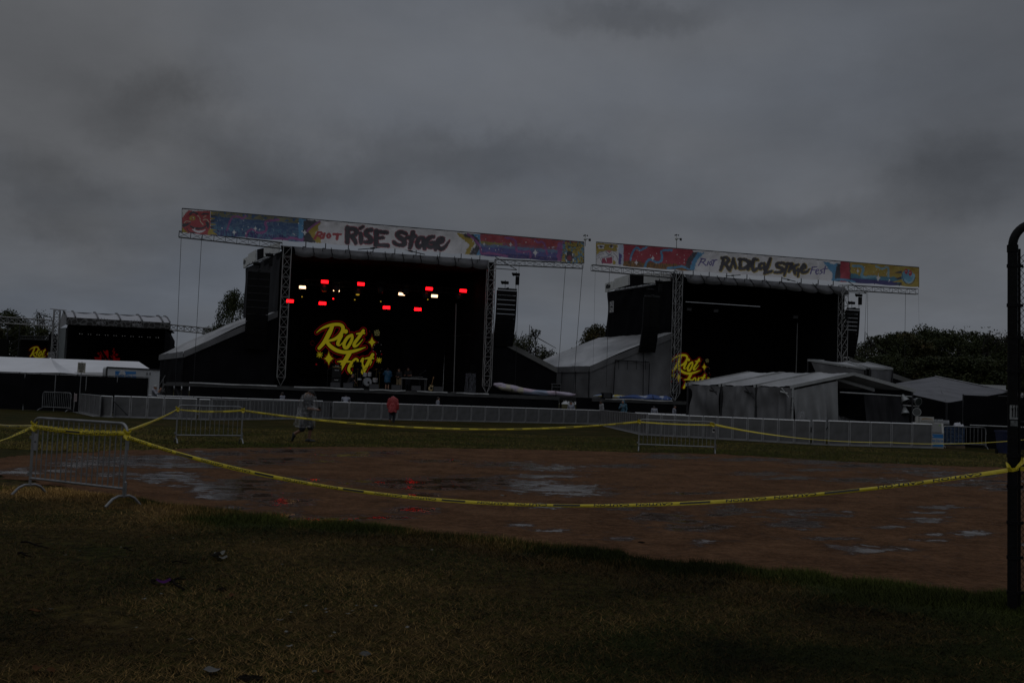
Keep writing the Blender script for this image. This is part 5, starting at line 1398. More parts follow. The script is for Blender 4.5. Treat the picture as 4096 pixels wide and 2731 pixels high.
# rolled-up banners, road case, monitor on the stage wings
def rolled(px0, px1, off, label, art, lift, rad, seed):
    a, b = hz(px0, DECK, SA + SB * off, SU), hz(px1, DECK, SA + SB * off, SU); root = empty('rolled_banner', (a + b) / 2, label, 'rolled banner')
    def fn(u, v):
        t = v * 6.283; r = rad * (.75 + .25 * math.sin(u * 3 + seed)) * (1 + .28 * mnoise.noise(Vector((u * 9, math.cos(t) * 1.2, math.sin(t) * 1.2 + seed)))) * (min(1, 8 * u + .25) * min(1, 10 * (1 - u) + .2))
        c = a * (1 - u) + b * u + ZV * (rad * .62 + lift * (1 - u) ** 3 + .08 * mnoise.noise(Vector((u * 6, seed, 0))))
        P = c + SB * math.cos(t) * r * 1.2 + ZV * math.sin(t) * r
        P[2] = max(P[2], DECK + .02); return P
    mb = MB(); mb.grid(fn, 70, 18); P = np.array(mb.v); u = np.repeat(np.arange(71)[None], 19, 0).ravel() / 70; v = np.repeat(np.arange(19), 71) / 18.
    o = mb.build('cloth_roll', vcol_mat('rolled_banner_print', rough=.45, bump=.8), root, smooth=True)
    c = art(u, v); at = o.data.color_attributes.new('paint', 'FLOAT_COLOR', 'POINT'); at.data.foreach_set('color', np.c_[c, np.ones(len(c))].astype(np.float32).ravel())
    mb = MB()
    for t in (.21, .74): c_ = a * (1 - t) + b * t + ZV * rad * .6; mb.tube([c_ + (SB * math.cos(q) * 1.25 + ZV * math.sin(q) * 1.1) * rad for q in np.linspace(0, 6.283, 14)], .025, 5)
    mb.build('tie', BLACKBOX, root)


def art1(u, v):
    c = np.ones((len(u), 3)) * [.52, .46, .56]; n = fbm(u * 12, v * 5, 4)[:, None]
    c = np.where(n > .58, [.62, .50, .60], c); c = np.where((u[:, None] > .3) & (u[:, None] < .75) & (n < .45), [.36, .42, .56], c); c = np.where((u[:, None] > .05) & (u[:, None] < .35) & (n > .5), [.58, .54, .42], c)
    return c


def art2(u, v):
    n = fbm(u * 14, v * 6, 4)[:, None]; c = np.where(n > .6, [.55, .60, .68], np.ones((len(u), 3)) * [.06, .11, .30])
    c = np.where((u[:, None] < .38) & (n > .42), [.45, .55, .62], c); return np.where((u[:, None] < .5) & (n > .62), [.55, .42, .06], c)


rolled(1972, 2302, -.45, 'loosely rolled pale pink and white banner lying on the left stage wing', art1, .55, .33, 2)
rolled(2372, 2688, -.45, 'crumpled blue and yellow banner lying along the right stage wing', art2, .0, .24, 5)
P = hz(2220, DECK, SA + SB * -.1, SU); root = empty('road_case', P, 'black road case with metal edges on the stage wing', 'road case'); mb = MB(); mb.obox(P + ZV * .5, SU * .36, SB * .3, ZV * .48); mb.build('case', BLACKBOX, root)
mb = MB()
for sx in (-1, 1):
    for z in (.04, .98): mb.bar(P + SU * .37 * sx + ZV * z - SB * .3, P + SU * .37 * sx + ZV * z + SB * .3, .03)
    mb.bar(P + SU * .37 * sx + ZV * .02 - SB * .31, P + SU * .37 * sx + ZV * 1.0 - SB * .31, .03)
for z in (.04, .75, .98): mb.bar(P - SU * .37 + ZV * z - SB * .31, P + SU * .37 + ZV * z - SB * .31, .03)
mb.build('edge_trim', STEEL, root)
P = hz(2424, DECK, SA + SB * -.5, SU); root = empty('stage_monitor', P, 'black wedge speaker on the wing before the grey wall', 'floor monitor'); mb = MB(); mb.prism([P + SU * a + ZV * b - SB * .4 for a, b in ((-.42, 0), (.38, 0), (.42, .30), (.30, .44), (-.40, .42))], SB * .55); mb.build('cabinet', BLACKBOX, root); mb = MB(); mb.obox(P + ZV * .22 - SB * .41 - SU * .05, SU * .3, SB * .01, ZV * .17); mb.build('grille', MATS['monitor_grille'], root)
# door flap on the grey wing wall and the small framed sign
mb = MB()
for (a, b) in (((2461, 1443), (2453, 1578)), ((2598, 1452), (2594, 1585))): mb.bar(stg(*a, -.12), stg(*b, -.12), .09, .05)
mb.bar(stg(2461, 1440, -.12), stg(2597, 1448, -.12), .09, .06)
for x in (2475, 2510, 2546, 2582): mb.bar(stg(x, 1441, -.12), stg(x, 1478, -.12), .04, .03)
o = mb.build('door_flap_frame', BLACKBOX, st2)
mb = MB()
for (x, y0, y1, w) in ((2302, 1484, 1580, .10), (2248, 1486, 1577, .07), (2356, 1484, 1588, .14), (2574, 1410, 1580, .07)): mb.bar(stg(x, y0, -.1), stg(x - 2, y1, -.1), w, .05)
mb.build('wall_strap', BLACKBOX, st2)
nL = np.array([WD[1], -WD[0], 0]); ws = lambda px, py: pln(px, py, FL2, nL) - nL * .55
a, b, c, d_ = ws(2462, 1209), ws(2476, 1207), ws(2475, 1249), ws(2461, 1251)
sg = empty('stage_sign', (c + d_) / 2, 'small upright black sign lettered STAGE LINE in a white frame', 'sign'); mb = MB(); mb.quad(d_, c, b, a); mb.build('board', BLACKFAB, sg)
mb = MB()
for (p, q) in ((a, b), (b, c), (c, d_), (d_, a)): mb.bar(p - nL * .03, q - nL * .03, .06, .03)
ri, up_ = nrm(b - a), nrm(a - d_)
for i, wd in enumerate(('STAGE', 'LINE')): text_on(mb, wd, (a * .5 + b * .5) * (.74 - .48 * i) + (d_ * .5 + c * .5) * (.26 + .48 * i) - nL * .04, ri, up_, np.linalg.norm(a - d_) * .40, np.linalg.norm(b - a) * .82)
mb.build('lettering', mat('white_print', (.6, .6, .6), .5, .05, 3), sg)
# little logo on the far corner fascia panels
for (px, py, FL, lab) in ((985, 1050, FL1, 1), (2438, 1147, FL2, 2)):
    mb = MB(); P = pln(px, py, FL, nL) - nL * .16; mb.obox(P, WD * .35, nL * .01, ZV * .14); mb.obox(P + WD * .1 + ZV * .16, WD * .12, nL * .01, ZV * .06); mb.build('maker_mark', DARKSTEEL, st1 if lab == 1 else st2)

# ------------------------------------------------------------------ third stage, tents and fence at the far left
A3 = dep(267, 1300, 92.0); OFF3 = float((A3 - SA) @ SB)
s3 = lambda x, y, o=0.0: stg(x, y, OFF3 + o)
st3 = empty('concert_stage', gz(s3(470, 1440), 0), 'low distant stage with a white barrel roof and patterned black fascia', 'stage')
WV = mat('translucent_roof_vinyl', (.42, .42, .44), .4, .08, .6)
fl, fr = s3(266, 1268), s3(681, 1291); rl_, rr_ = s3(252, 1246), s3(654, 1266.5); bk = SB * 3.4
ridL = pln(252, 1246, fl + SB * 3.2, SB); ridR = pln(654, 1266.5, fl + SB * 3.2, SB)
ribs = [0, .085, .30, .515, .725, .93, 1.0]
def roof_fn(u, v):
    i = max(j for j in range(6) if ribs[j] <= u + 1e-6); t = (u - ribs[i]) / (ribs[i + 1] - ribs[i]); a, b = fl * (1 - u) + fr * u, ridL * (1 - u) + ridR * u
    P = a * (1 - v) + b * v + ZV * .22 * math.sin(v * 3.14)
    return P - ZV * .17 * math.sin(math.pi * t) * (.2 + .8 * v) * min(1, (ribs[i + 1] - ribs[i]) * 5)
mb = MB(); mb.grid(roof_fn, 90, 8); mb.build('roof', WV, st3, smooth=True)
mb = MB(); mb.quad(ridL, ridR, ridR + SB * 4 - ZV * 1.6, ridL + SB * 4 - ZV * 1.6); mb.build('roof_rear', WV, st3)
for u in ribs:
    mb = MB(); mb.tube([np.array(roof_fn(u, v)) + ZV * .06 - SB * .05 for v in (0, .35, .7, 1)], .07 if 0 < u < 1 else .05, 6); mb.build('roof_rib', mat('rib_grey', (.12, .12, .13), .5, .2, 2), st3)
gl = pln(234, 1300, fl + SB * 4.5, SB); mb = MB(); mb.add([fl, ridL, gl + ZV * 0, pln(237, 1314, fl + SB * 4.0, SB), s3(266, 1296)], [(0, 1, 2, 3, 4)]); mb.build('gable_end', mat('gable_grey', (.20, .20, .205), .5, .25, .8), st3)
mb = MB(); mb.quad(s3(266, 1268, -.1), s3(682, 1291, -.1), s3(681, 1316, -.1), s3(266, 1297, -.1), 2, 1)
def fmat():
    m = mat('patterned_black_fascia', (.022, .022, .022), .7, .5, 3, col2=(.06, .06, .06)); t = m.node_tree; b = t.nodes['Principled BSDF']
    tc = N(t, 'ShaderNodeTexCoord'); v = N(t, 'ShaderNodeTexVoronoi', feature='DISTANCE_TO_EDGE'); v.inputs['Scale'].default_value = 2.2; t.links.new(tc.outputs['Object'], v.inputs['Vector'])
    r = N(t, 'ShaderNodeValToRGB'); r.color_ramp.elements[0].position = .02; r.color_ramp.elements[0].color = (.13, .13, .13, 1); r.color_ramp.elements[1].position = .10; r.color_ramp.elements[1].color = (.022, .020, .019, 1)
    t.links.new(v.outputs['Distance'], r.inputs[0]); t.links.new(r.outputs[0], b.inputs['Base Color']); return m
mb.build('fascia', fmat(), st3)
for (cx, cy) in ((405, 1289), (548, 1297)):
    mb = MB(); c = s3(cx, cy + 3, -.16); text_on(mb, 'METRO', c, SU + ZV * -.0, ZV, .34, .78)
    for i in range(9): a = i * .35 + .17; mb.bar(c + ZV * .24 + SU * .55 * math.cos(a), c + ZV * (.24 + .25 * math.sin(a)) + SU * .8 * math.cos(a), .03)
    mb.build('emblem', mat('emblem_white', (.28, .28, .29), .5, .1, 3), st3)
mb = MB(); mb.prism([s3(x, y) for x, y in ((237, 1312), (264, 1310), (252, 1470), (232, 1470))], SB * 1.2); mb.build('side_pillar', mat('grey_green_pillar', (.22, .24, .24), .6, .1, .8), st3)
mb = MB(); w0, w1 = gz(s3(262, 1400, 6), 0), gz(s3(682, 1400, 6), 0); zt = s3(470, 1300)[2]
mb.quad(w0, w1, gz(w1, zt), gz(w0, zt)); mb.build('back_wall', BLACKFAB, st3)
mb = MB(); a, b = gz(s3(660, 1340), 0), gz(s3(682, 1340), 0); mb.prism([a, b, gz(b, s3(682, 1352)[2]), gz(a, s3(660, 1315)[2])], SB * 6); mb.prism([gz(fl, zt - .2), gz(fr, zt - .2), gz(fr + SB * 6, zt - .2), gz(fl + SB * 6, zt - .2)], ZV * .1); mb.build('side_wall', BLACKFAB, st3)
mb = MB(); a, b = gz(s3(255, 1400, .2), 0), gz(s3(682, 1400, .2), 0); mb.prism([a, b, gz(b, 1.5), gz(a, 1.5)], SB * 5.6); mb.build('deck', BLACKFAB, st3)

def art3(x, y):
    X, Y = 230 + 0 * x, y; q = lambda a, b: (230 + a / 5.004, 1230 + b / 5.004); p = Paint(x, y, (0, 0, 0)); R_ = (.26, .002, .004)
    Q = lambda *pts: [q(a, b) + ((w / 5.004,) if w else ()) for a, b, w in pts]
    for pol in ([(735, 990), (850, 1000), (880, 1010), (880, 1085), (830, 1085), (830, 1060), (740, 1062), (752, 1025)], [(1255, 1010), (1130, 1015), (1110, 1030), (1110, 1085), (1160, 1085), (1165, 1075), (1250, 1080), (1240, 1045)]): p.poly([q(*a) for a in pol], R_)
    for pol in ([(840, 1000), (850, 950), (870, 930), (885, 1000)], [(1105, 1010), (1120, 950), (1150, 970), (1160, 1020)]): p.poly([q(*a) for a in pol], R_)
    for s in (Q((990, 880, 55), (985, 920, 70), (1000, 950, 50)), Q((940, 890, 26), (990, 925, 50)), Q((1000, 950, 40), (1005, 1000, 24)), Q((940, 1072, 40), (945, 1075, 40)), Q((1040, 1072, 40), (1045, 1075, 40)), Q((960, 1030, 18), (955, 1085, 14)), Q((1030, 1030, 18), (1035, 1085, 14)),
              Q((860, 880, 10), (930, 1010, 6)), Q((1150, 870, 10), (1075, 1000, 6)), Q((915, 855, 8), (945, 900, 14)), Q((1060, 960, 6), (1100, 1010, 8))): p.stroke(s, R_, sm=False)
    for (lt, segs) in (('H', [[(795, 910), (840, 950)], [(815, 900), (850, 920)], [(815, 905), (825, 945)]]), ('Z', [[(1115, 820), (1140, 825)], [(1135, 825), (1105, 880)], [(1100, 870), (1125, 885)]]), ('L', [[(1150, 890), (1130, 920)], [(1130, 920), (1155, 930)]]), ('E', [[(1180, 925), (1165, 960)], [(1185, 930), (1215, 940)], [(1175, 940), (1200, 950)], [(1165, 958), (1195, 965)]])):
        for s in segs: p.stroke([q(*a) for a in s], R_, 2.0, sm=False)
    for k in range(4): p.stroke([q(770 + 17 * k, 1015), q(770 + 17 * k, 1045)], (.05, 0, 0), 1.4, sm=False); p.stroke([q(1170 + 17 * k, 1030), q(1170 + 17 * k, 1060)], (.05, 0, 0), 1.4, sm=False)
    return p.c


led_screen('red emblem screen at the back of the distant white roofed stage', 350, 1385, 520, 1455, lambda x, y: s3(x, y, 5.7), art3, 150, 70)
mb = MB(); a, b = s3(325, 1327, 4), s3(630, 1342, 4); truss(mb, a, b, .35, .35, .6); tag(mb.build('lighting_truss', DARKSTEEL), 'dark lighting truss under the distant white stage roof', 'truss')
lm = emit('dim_white_lens', (1, 1, 1), .45)
for i in range(10):
    P = a + (b - a) * (i / 9) - ZV * .2; root = empty('moving_head_light', P, 'small lamp with twin pale lenses in the row under the distant stage roof', 'stage light', 'small lamps under the distant stage roof'); mb = MB(); mb.obox(P, SU * .22, SB * .12, ZV * .1); mb.build('housing', BLACKBOX, root)
    for s in (-1, 1): mb = MB(); mb.obox(P + SU * .11 * s - SB * .13, SU * .03, SB * .01, ZV * .03); mb.build('lens', lm, root)
# screens and trusses left of it
led_screen('video screen with yellow brush lettering beside the distant stage', 84, 1358, 196, 1462, lambda x, y: s3(x, y, .5), (lambda x, y: paint_logo(.336, .39, 121, 1426)(x, y) * .6), 150, 120)
led_screen('dark blank video screen at the left edge of the view', -60, 1354, 32, 1462, lambda x, y: s3(x, y, .5), lambda x, y: np.ones((len(x), 3)) * .004, 4, 4)
for (a, b, h, lab) in [((-40, 1277), (206, 1293), 22, 'horizontal lattice truss left of the distant stage'), ((681, 1309), (846, 1325), 21, 'horizontal lattice truss right of the distant stage'), ((84, 1350), (196, 1354), 12, 'dark truss holding the lettered screen at the far left')]:
    p, q = s3(*a, .2), s3(*b, .2); hh = h * np.linalg.norm(p - CAM) / FPX; mb = MB(); truss(mb, p, q, hh, hh, hh * 1.25, ZV, .045, .028); tag(mb.build('lattice_truss', ALU if h > 15 else DARKSTEEL), lab, 'truss')
P = s3(216, 1440, -.2); zt = s3(216, 1240, -.2)[2]; mb = MB(); truss(mb, gz(P, 0), gz(P, zt), .5, .5, .62, SB, .04, .025); T = gz(P, zt); mb.bar(T - SU * .62 + ZV * .1, T + SU * .80 + ZV * .02, .06); tag(mb.build('truss_tower', ALU), 'slim lattice tower with a crossbar at the left end of the distant stage', 'tower')
P = s3(205, 1444, -1.5); mb = MB(); truss(mb, gz(P, 0), gz(P, s3(205, 1411, -1.5)[2]), .45, .45, .45, SB, .035, .025, 'X'); tag(mb.build('truss_tower', ALU), 'short lattice tower stub before the distant stage', 'tower')
mb = MB(); P0, P1 = s3(197, 1335, .3), s3(236, 1445, .3); mb.prism([gz(P0, 0), gz(P1, 0), gz(P1, P0[2]), gz(P0, P0[2])], SB * 1.0); tag(mb.build('speaker_wall', BLACKFAB), 'black cloth wall left of the distant stage pillar', 'wall')
mb = MB(); P = s3(56, 1300, 1.5); mb.tube([gz(P - SU * .5, 0), gz(P - SU * .5, P[2])], .05, 6); mb.tube([gz(P + SU * .5, 0), gz(P + SU * .5, P[2])], .05, 6)
for i in range(10): mb.tube([gz(P - SU * .5, i * .8), gz(P + SU * .5, i * .8 + .8)], .025, 4)
tag(mb.build('truss_tower', DARKSTEEL), 'dark lattice tower between the two screens at the far left', 'tower')

def hip_tent(label, ridge0, ridge1, eave0, eave1, depth, eave_z, m=WHITEFAB, grp=None, hip0=True, hip1=True):
    root = empty('marquee_tent', gz((np.array(eave0) + eave1) / 2, 0), label, 'tent', grp)
    e0, e1 = np.array(eave0, float), np.array(eave1, float); r0, r1 = np.array(ridge0, float), np.array(ridge1, float); b0, b1 = gz(r0 * 2 - e0, e0[2]), gz(r1 * 2 - e1, e1[2])
    if not hip0: b0 = gz(e0 + (b1 - e1), e0[2])
    mb = MB(); mb.quad(e0, e1, r1, r0, 12, 3); mb.quad(b1, b0, r0, r1, 4, 2); mb.add([e1, b1, r1], [(0, 1, 2)]); mb.add([b0, e0, r0], [(0, 1, 2)]); mb.build('roof', m, root)
    mb = MB()
    for p, q in ((e0, e1), (e1, b1)): mb.quad(p, q, gz(q, 0), gz(p, 0), 8, 2)
    mb.build('wall', m, root); return root


d0 = 70.0
hip_tent('long white marquee tent roof stretching behind the black fence', dep(-180, 1420, d0 + 2), dep(555, 1446, d0 + 2), dep(-260, 1485, d0 - 3), dep(622, 1490, d0 - 3), 6, 2.4)
hip_tent('white tent roof with a dark frame edge at the far left', dep(-160, 1424, 78), dep(130, 1431, 78), dep(-160, 1446, 75), dep(132, 1443, 75), 6, 2.4)
ap = dep(161, 1428, 61.); c = [dep(78, 1490, 59.5), dep(238, 1490, 59.5)]; back = [p + np.array([-.2, 3.0, 0]) for p in c]
root = empty('popup_canopy', gz((c[0] + c[1]) / 2, 0), 'white pointed popup canopy behind the black fence', 'canopy tent'); apx = gz((c[0] + c[1] + back[0] + back[1]) / 4, ap[2])
for p, q in ((c[0], c[1]), (c[1], back[1]), (back[1], back[0]), (back[0], c[0])):
    pass
mb = MB()
for p, q in ((c[0], c[1]), (c[1], back[1]), (back[1], back[0]), (back[0], c[0])):
    mb.grid(lambda u, v: (p * (1 - u) + q * u) * (1 - v) + apx * v - ZV * .12 * math.sin(math.pi * v), 4, 6)
mb.build('canopy_top', WHITEFAB, root)
for p in c + back: mb = MB(); mb.tube([gz(p, 0), p], .03, 6); mb.build('leg', STEEL, root)

# black screened fence
f0, f1 = dep(-260, 1478, 58.5), dep(596, 1506, 57.0); f0, f1 = gz(f0, 2.13), gz(f1, 2.10)
root = empty('screened_fence', gz((f0 + f1) / 2, 0), 'long black cloth covered fence before the white tents', 'fence')
mb = MB(); cloth(mb, f0, f1, gz(f1, .03), gz(f0, .03), 80, 6, .09, 30, 31); mb.build('cloth_cover', BLACKFAB, root, smooth=True)
for i in range(8): p = f0 + (f1 - f0) * i / 7; mb = MB(); mb.tube([gz(p, 0), p + ZV * .06], .03, 6); mb.build('post', STEEL, root)
mb = MB(); mb.tube([f0 + ZV * .04, f1 + ZV * .04], .022, 5); mb.build('top_rail', DARKSTEEL, root)
# white box trailer with the blue band
t0, t1 = dep(428, 1467, 63), dep(640, 1477, 65.5); zt = t0[2]; e0 = dep(414, 1466, 65.2); t0, t1, e0 = gz(t0, zt), gz(t1, zt), gz(e0, zt); dv = nrm(t1 - t0); nv_ = np.array([dv[1], -dv[0], 0])
root = empty('box_trailer', gz((t0 + t1) / 2, 0), 'white box trailer with a blue band behind the black fence', 'trailer')
mb = MB(); b1 = t1 + (e0 - t0); mb.prism([t0, t1, b1, e0], -ZV * (zt - .6)); mb.build('box', mat('trailer_white', (.50, .51, .52), .4, .1, .8), root)
mb = MB(); mb.bar(t0 - ZV * .02 + nv_ * .02, t1 - ZV * .02 + nv_ * .02, .07, .08); mb.bar(t0 + nv_ * .02, gz(t0, .6) + nv_ * .02, .09, .06); mb.build('edge_trim', DARKSTEEL, root)
ed = nrm(e0 - t0); mb = MB(); mb.obox((t0 + e0) / 2 - dv * .03 - ZV * (zt - .6) / 2, ed * np.linalg.norm(e0 - t0) * .42, dv * .02, ZV * (zt - .8) / 2); mb.build('rear_door', mat('trailer_door', (.10, .10, .10), .4, .3, 2), root)
tp = lambda x, y: pln(x, y, t0 + nv_ * .012, nv_)
mb = MB(); mb.quad(tp(461, 1497), tp(544, 1496), tp(544, 1486), tp(461, 1483.5)); mb.build('blue_band', mat('ice_blue_paint', (.03, .19, .48), .4, .1, 2), root)
mb = MB(); c = tp(489, 1496.) + nv_ * .012
for k in range(9):
    a = math.pi * k / 8; q = c + (dv * math.cos(a) + ZV * math.sin(a)) * .20; mb.bar(c, q, .035, .01, nv_); mb.bar(q * .7 + c * .3 , q * .7 + c * .3 + (dv * math.cos(a + .7) + ZV * math.sin(a + .7)) * .09, .03, .01, nv_)
mb.build('snowflake', mat('trailer_mark_white', (.7, .7, .72), .4, .05, 2), root)
mb = MB(); text_on(mb, 'Home City Ice', tp(503, 1505) + nv_ * .012, dv, ZV, .26, 1.36); mb.build('lettering', MATS['ice_blue_paint'], root)
for x in (588, 600): mb = MB(); mb.bar(tp(x, 1489) + nv_ * .02, tp(x, 1500) + nv_ * .02, .05, .03); mb.build('hinge', DARKSTEEL, root)
for k in range(2): mb = MB(); w = t0 * (.25 + .12 * k) + t1 * (.75 - .12 * k) ; mb.lathe([(.3, 0), (.42, .04), (.42, .2), (.3, .24)], gz(w, .45) - nv_ * .3, nv_, 16); mb.build('wheel', BLACKBOX, root)
# sign on a pole
q = gnd(317, 1650); q = dep(317, 1640, 55.0); z = lambda x, y: dep(x, y, 55.0)
root = empty('area_sign', gz(z(318, 1575), 0), 'cream sign on a thin pole lettered DELUXE VIEWING AREA', 'sign'); mb = MB(); mb.tube([gz(z(318, 1575), 0), z(328, 1447)], .02, 6); mb.build('pole', STEEL, root)
a, b, c, d_ = z(313, 1449), z(344, 1451), z(341, 1492), z(310, 1489); mb = MB(); mb.prism([p - np.array([0, .04, 0]) for p in (a, b, c, d_)], (0, .03, 0)); mb.build('board', mat('cream_board', (.42, .40, .34), .5, .08, 2), root)
mb = MB(); ri, up_ = nrm(b - a), nrm(a - d_)
for i, s in enumerate(('DELUXE &', 'DELUXE+', 'VIEWING', 'AREA')): t = (i + .75) / 4.5; text_on(mb, s, (a + b) / 2 * (1 - t) + (c + d_) / 2 * t - np.array([0, .055, 0]), ri, up_, .095, [.34, .33, .32, .20][i])
mb.build('lettering', BLACKBOX, root)
# aluminium stair behind the fence end
root = empty('stage_stair', gz(dep(625, 1560, 66), 0), 'aluminium stair with handrails climbing to the left stage wing', 'stair'); a, b = dep(575, 1612, 66), dep(640, 1500, 66)
for i, o in enumerate((0, 1)):
    off = np.array([0, o * 1.0, 0]); mb = MB()
    for dz in (0, .35, .9): mb.tube([a + off + ZV * (dz - 0.9), b + off + ZV * (dz - .9)], .03, 5)
    for k in range(4): p = a + (b - a) * (k + .5) / 4 + off; mb.tube([p - ZV * .9, p], .025, 5)
    mb.build('handrail', ALU, root)
mb = MB()
for k in range(8): p = a + (b - a) * (k + .5) / 8 - ZV * .95; mb.obox(p + np.array([0, .5, 0]), (.14, 0, 0), (0, .48, 0), (0, 0, .02))
mb.build('tread', ALU, root)

# ------------------------------------------------------------------ grey technical tents on the right
EZ = 2.95
def at_z(px, py, z):
    d = ray(px, py); return CAM + d * ((z - EYE) / d[2])
ca, cb, cc = at_z(3172, 1541, EZ), at_z(3650, 1556, EZ), at_z(2752, 1532, EZ)
pk = dep(3415, 1491, (ca[1] + cb[1]) / 2); rl2 = dep(2994, 1486.5, (ca[1] + cb[1]) / 2 + (cc - ca)[1])
tent = empty('technical_tent', gz((ca + cb) / 2, 0), 'grey three bay tent with a white framed gable behind the crowd barriers', 'tent')
ax_ = cc - ca; bayn = 3
mb = MB()
for i in range(bayn):
    u0, u1 = i / bayn, (i + 1) / bayn
    a0, a1, p0, p1 = ca + ax_ * u0, ca + ax_ * u1, pk + (rl2 - pk) * u0, pk + (rl2 - pk) * u1
    mb.grid(lambda u, v: (a0 * (1 - u) + a1 * u) * (1 - v) + (p0 * (1 - u) + p1 * u) * v - ZV * (.09 * math.sin(math.pi * u) * (1 - .5 * v) + .05 * mnoise.noise(Vector((u * 9 + v * 3, v * 1.5, i)))), 16, 8)
    b0, b1 = cb + ax_ * u0, cb + ax_ * u1
    mb.grid(lambda u, v: (p0 * (1 - u) + p1 * u) * (1 - v) + (b0 * (1 - u) + b1 * u) * v - ZV * .07 * math.sin(math.pi * u), 8, 4)
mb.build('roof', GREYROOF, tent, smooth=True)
BEAM = mat('tent_beam', (.36, .37, .37), .45, .12, 2, metal=.3)
for i in range(bayn + 1):
    o = ax_ * i / bayn; ov = (ca - pk) * .05; mb = MB(); mb.bar(ca + o + ov - ZV * .06, pk + (rl2 - pk) * i / bayn - ZV * .05, .10, .17); mb.bar(pk + (rl2 - pk) * i / bayn - ZV * .05, cb + o + (cb - pk) * .05 - ZV * .06, .10, .17); mb.build('rafter', BEAM, tent)
    mb = MB(); p = ca + o; mb.tube([gz(p, 0), p], .065, 8)
    for zz in (1.1, 1.7, 2.3): mb.tube([gz(p, zz), gz(p, zz + .06)], .085, 8)
    if i < bayn: mb.tube([gz(p + ax_ * .02, 2.2), p + ax_ * .07 - ZV * .1 + nrm(ca - pk) * .2], .035, 6); mb.tube([gz(p + ax_ * .045, 2.5), p + ax_ * .08 - ZV * .3 + nrm(ca - pk) * .2], .055, 6)
    mb.build('post', DARKSTEEL if i else BEAM, tent)
    mb = MB(); p = cb + o; mb.tube([gz(p, 0), p], .05, 8); mb.build('post', DARKSTEEL, tent)
for i in range(bayn):
    o0, o1 = ca + ax_ * (i / bayn + .01), ca + ax_ * ((i + 1) / bayn - .01); mb = MB(); cloth(mb, gz(o0, EZ - .12), gz(o1, EZ - .12), gz(o1, .35), gz(o0, .35), 30, 18, .34, 3.0, 40 + i)
    mb.build('wall_panel', GREYFAB, tent, smooth=True)
g0, g1 = ca + (cb - ca) * .03, ca + (cb - ca) * .37; up1 = ca + (pk - ca) * .74
mb = MB(); gtop = lambda u: (ca * (1 - u) + up1 * u) - ZV * (.25 if u > .02 else .5)
mb.grid(lambda u, v: (np.array(gtop(u)) * (1 - v) + gz(ca + (cb - ca) * (.04 + .35 * u), .15) * v) + np.array([.0, -1, 0]) * .34 * mnoise.noise(Vector((u * 8, v * 1.4, 3))) * (.3 + v), 36, 16); mb.build('gable_curtain', mat('pale_grey_curtain', (.24, .245, .25), .5, .15, .6, .4, 3), tent, smooth=True)
mb = MB(); h0, h1 = gz(ca + (cb - ca) * .40, 2.66), gz(cb, 2.55); mb.tube([h0, h1], .045, 7); mb.build('curtain_rail', STEEL, tent)
mb = MB(); cloth(mb, gz(ca + (cb - ca) * .60, 2.62), gz(cb - ax_ * .0, 2.52), gz(cb, .3), gz(ca + (cb - ca) * .64, .3), 40, 12, .16, 8, 44); mb.build('black_curtain', mat('navy_black_curtain', (.009, .009, .012), .7, .3, .8, .3, 4), tent, smooth=True)
mb = MB(); k0 = ca + (cb - ca) * .40; mb.quad(gz(cc, 0), gz(cb + ax_, 0), gz(cb + ax_, EZ), gz(cc, EZ)); mb.build('rear_wall', BLACKFAB, tent)
mb = MB(); mb.quad(gz(cb, .2), gz(cb + ax_, .2), cb + ax_, cb); mb.build('rear_wall', BLACKFAB, tent)
mb = MB(); f = ca + (cb - ca) * .56 + ax_ * .06; mb.grid(lambda u, v: gz(f, 0) + nrm(cb - ca) * (u - .5) * 1.7 + ZV * (.5 + 1.0 * v * (1 - .5 * u)) + nrm(ax_) * .3 * mnoise.noise(Vector((u * 4, v * 4, 8))), 16, 10); tag(mb.build('plastic_sheet', poly_mat('clear_sheet', (.25, .25, .26), .3), smooth=True), 'crumpled clear plastic sheet draped inside the grey tent doorway', 'plastic sheet')
P = dep(3207, 1664, 50.5); mb = MB(); mb.grid(lambda u, v: P - ZV * .05 + .23 * np.array([math.cos(u * 6.283) * math.sin(v * 3.14), math.sin(u * 6.283) * math.sin(v * 3.14), 1.2 * math.cos(v * 3.14)]) * (1 + .3 * mnoise.noise(Vector((math.cos(u * 6.28) * 2, math.sin(u * 6.28) * 2, v * 4)))), 18, 12)
tag(mb.build('plastic_bag', poly_mat('clear_sheet', (.25, .25, .26), .3), smooth=True), 'small clear plastic bag hanging at the corner post of the grey tent', 'bag')

def shed_canopy(label, tl, tr, br, bl, Y, drop, drape_px):
    a, b, c, d = [dep(p[0], p[1], y) for p, y in zip((tl, tr, br, bl), Y)]
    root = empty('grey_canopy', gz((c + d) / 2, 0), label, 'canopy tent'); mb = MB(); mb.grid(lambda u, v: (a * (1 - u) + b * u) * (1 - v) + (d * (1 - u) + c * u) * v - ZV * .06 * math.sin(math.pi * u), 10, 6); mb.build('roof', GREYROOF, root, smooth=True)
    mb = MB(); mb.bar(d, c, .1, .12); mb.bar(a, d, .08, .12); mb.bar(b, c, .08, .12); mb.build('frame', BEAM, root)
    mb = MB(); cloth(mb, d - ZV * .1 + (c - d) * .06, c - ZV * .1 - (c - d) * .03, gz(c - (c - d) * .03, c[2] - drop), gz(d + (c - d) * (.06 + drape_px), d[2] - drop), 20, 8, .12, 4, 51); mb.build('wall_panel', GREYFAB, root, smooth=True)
    for p in (c, d): mb = MB(); mb.tube([gz(p + (0, .15, 0), 0), p], .05, 6); mb.build('post', DARKSTEEL, root)


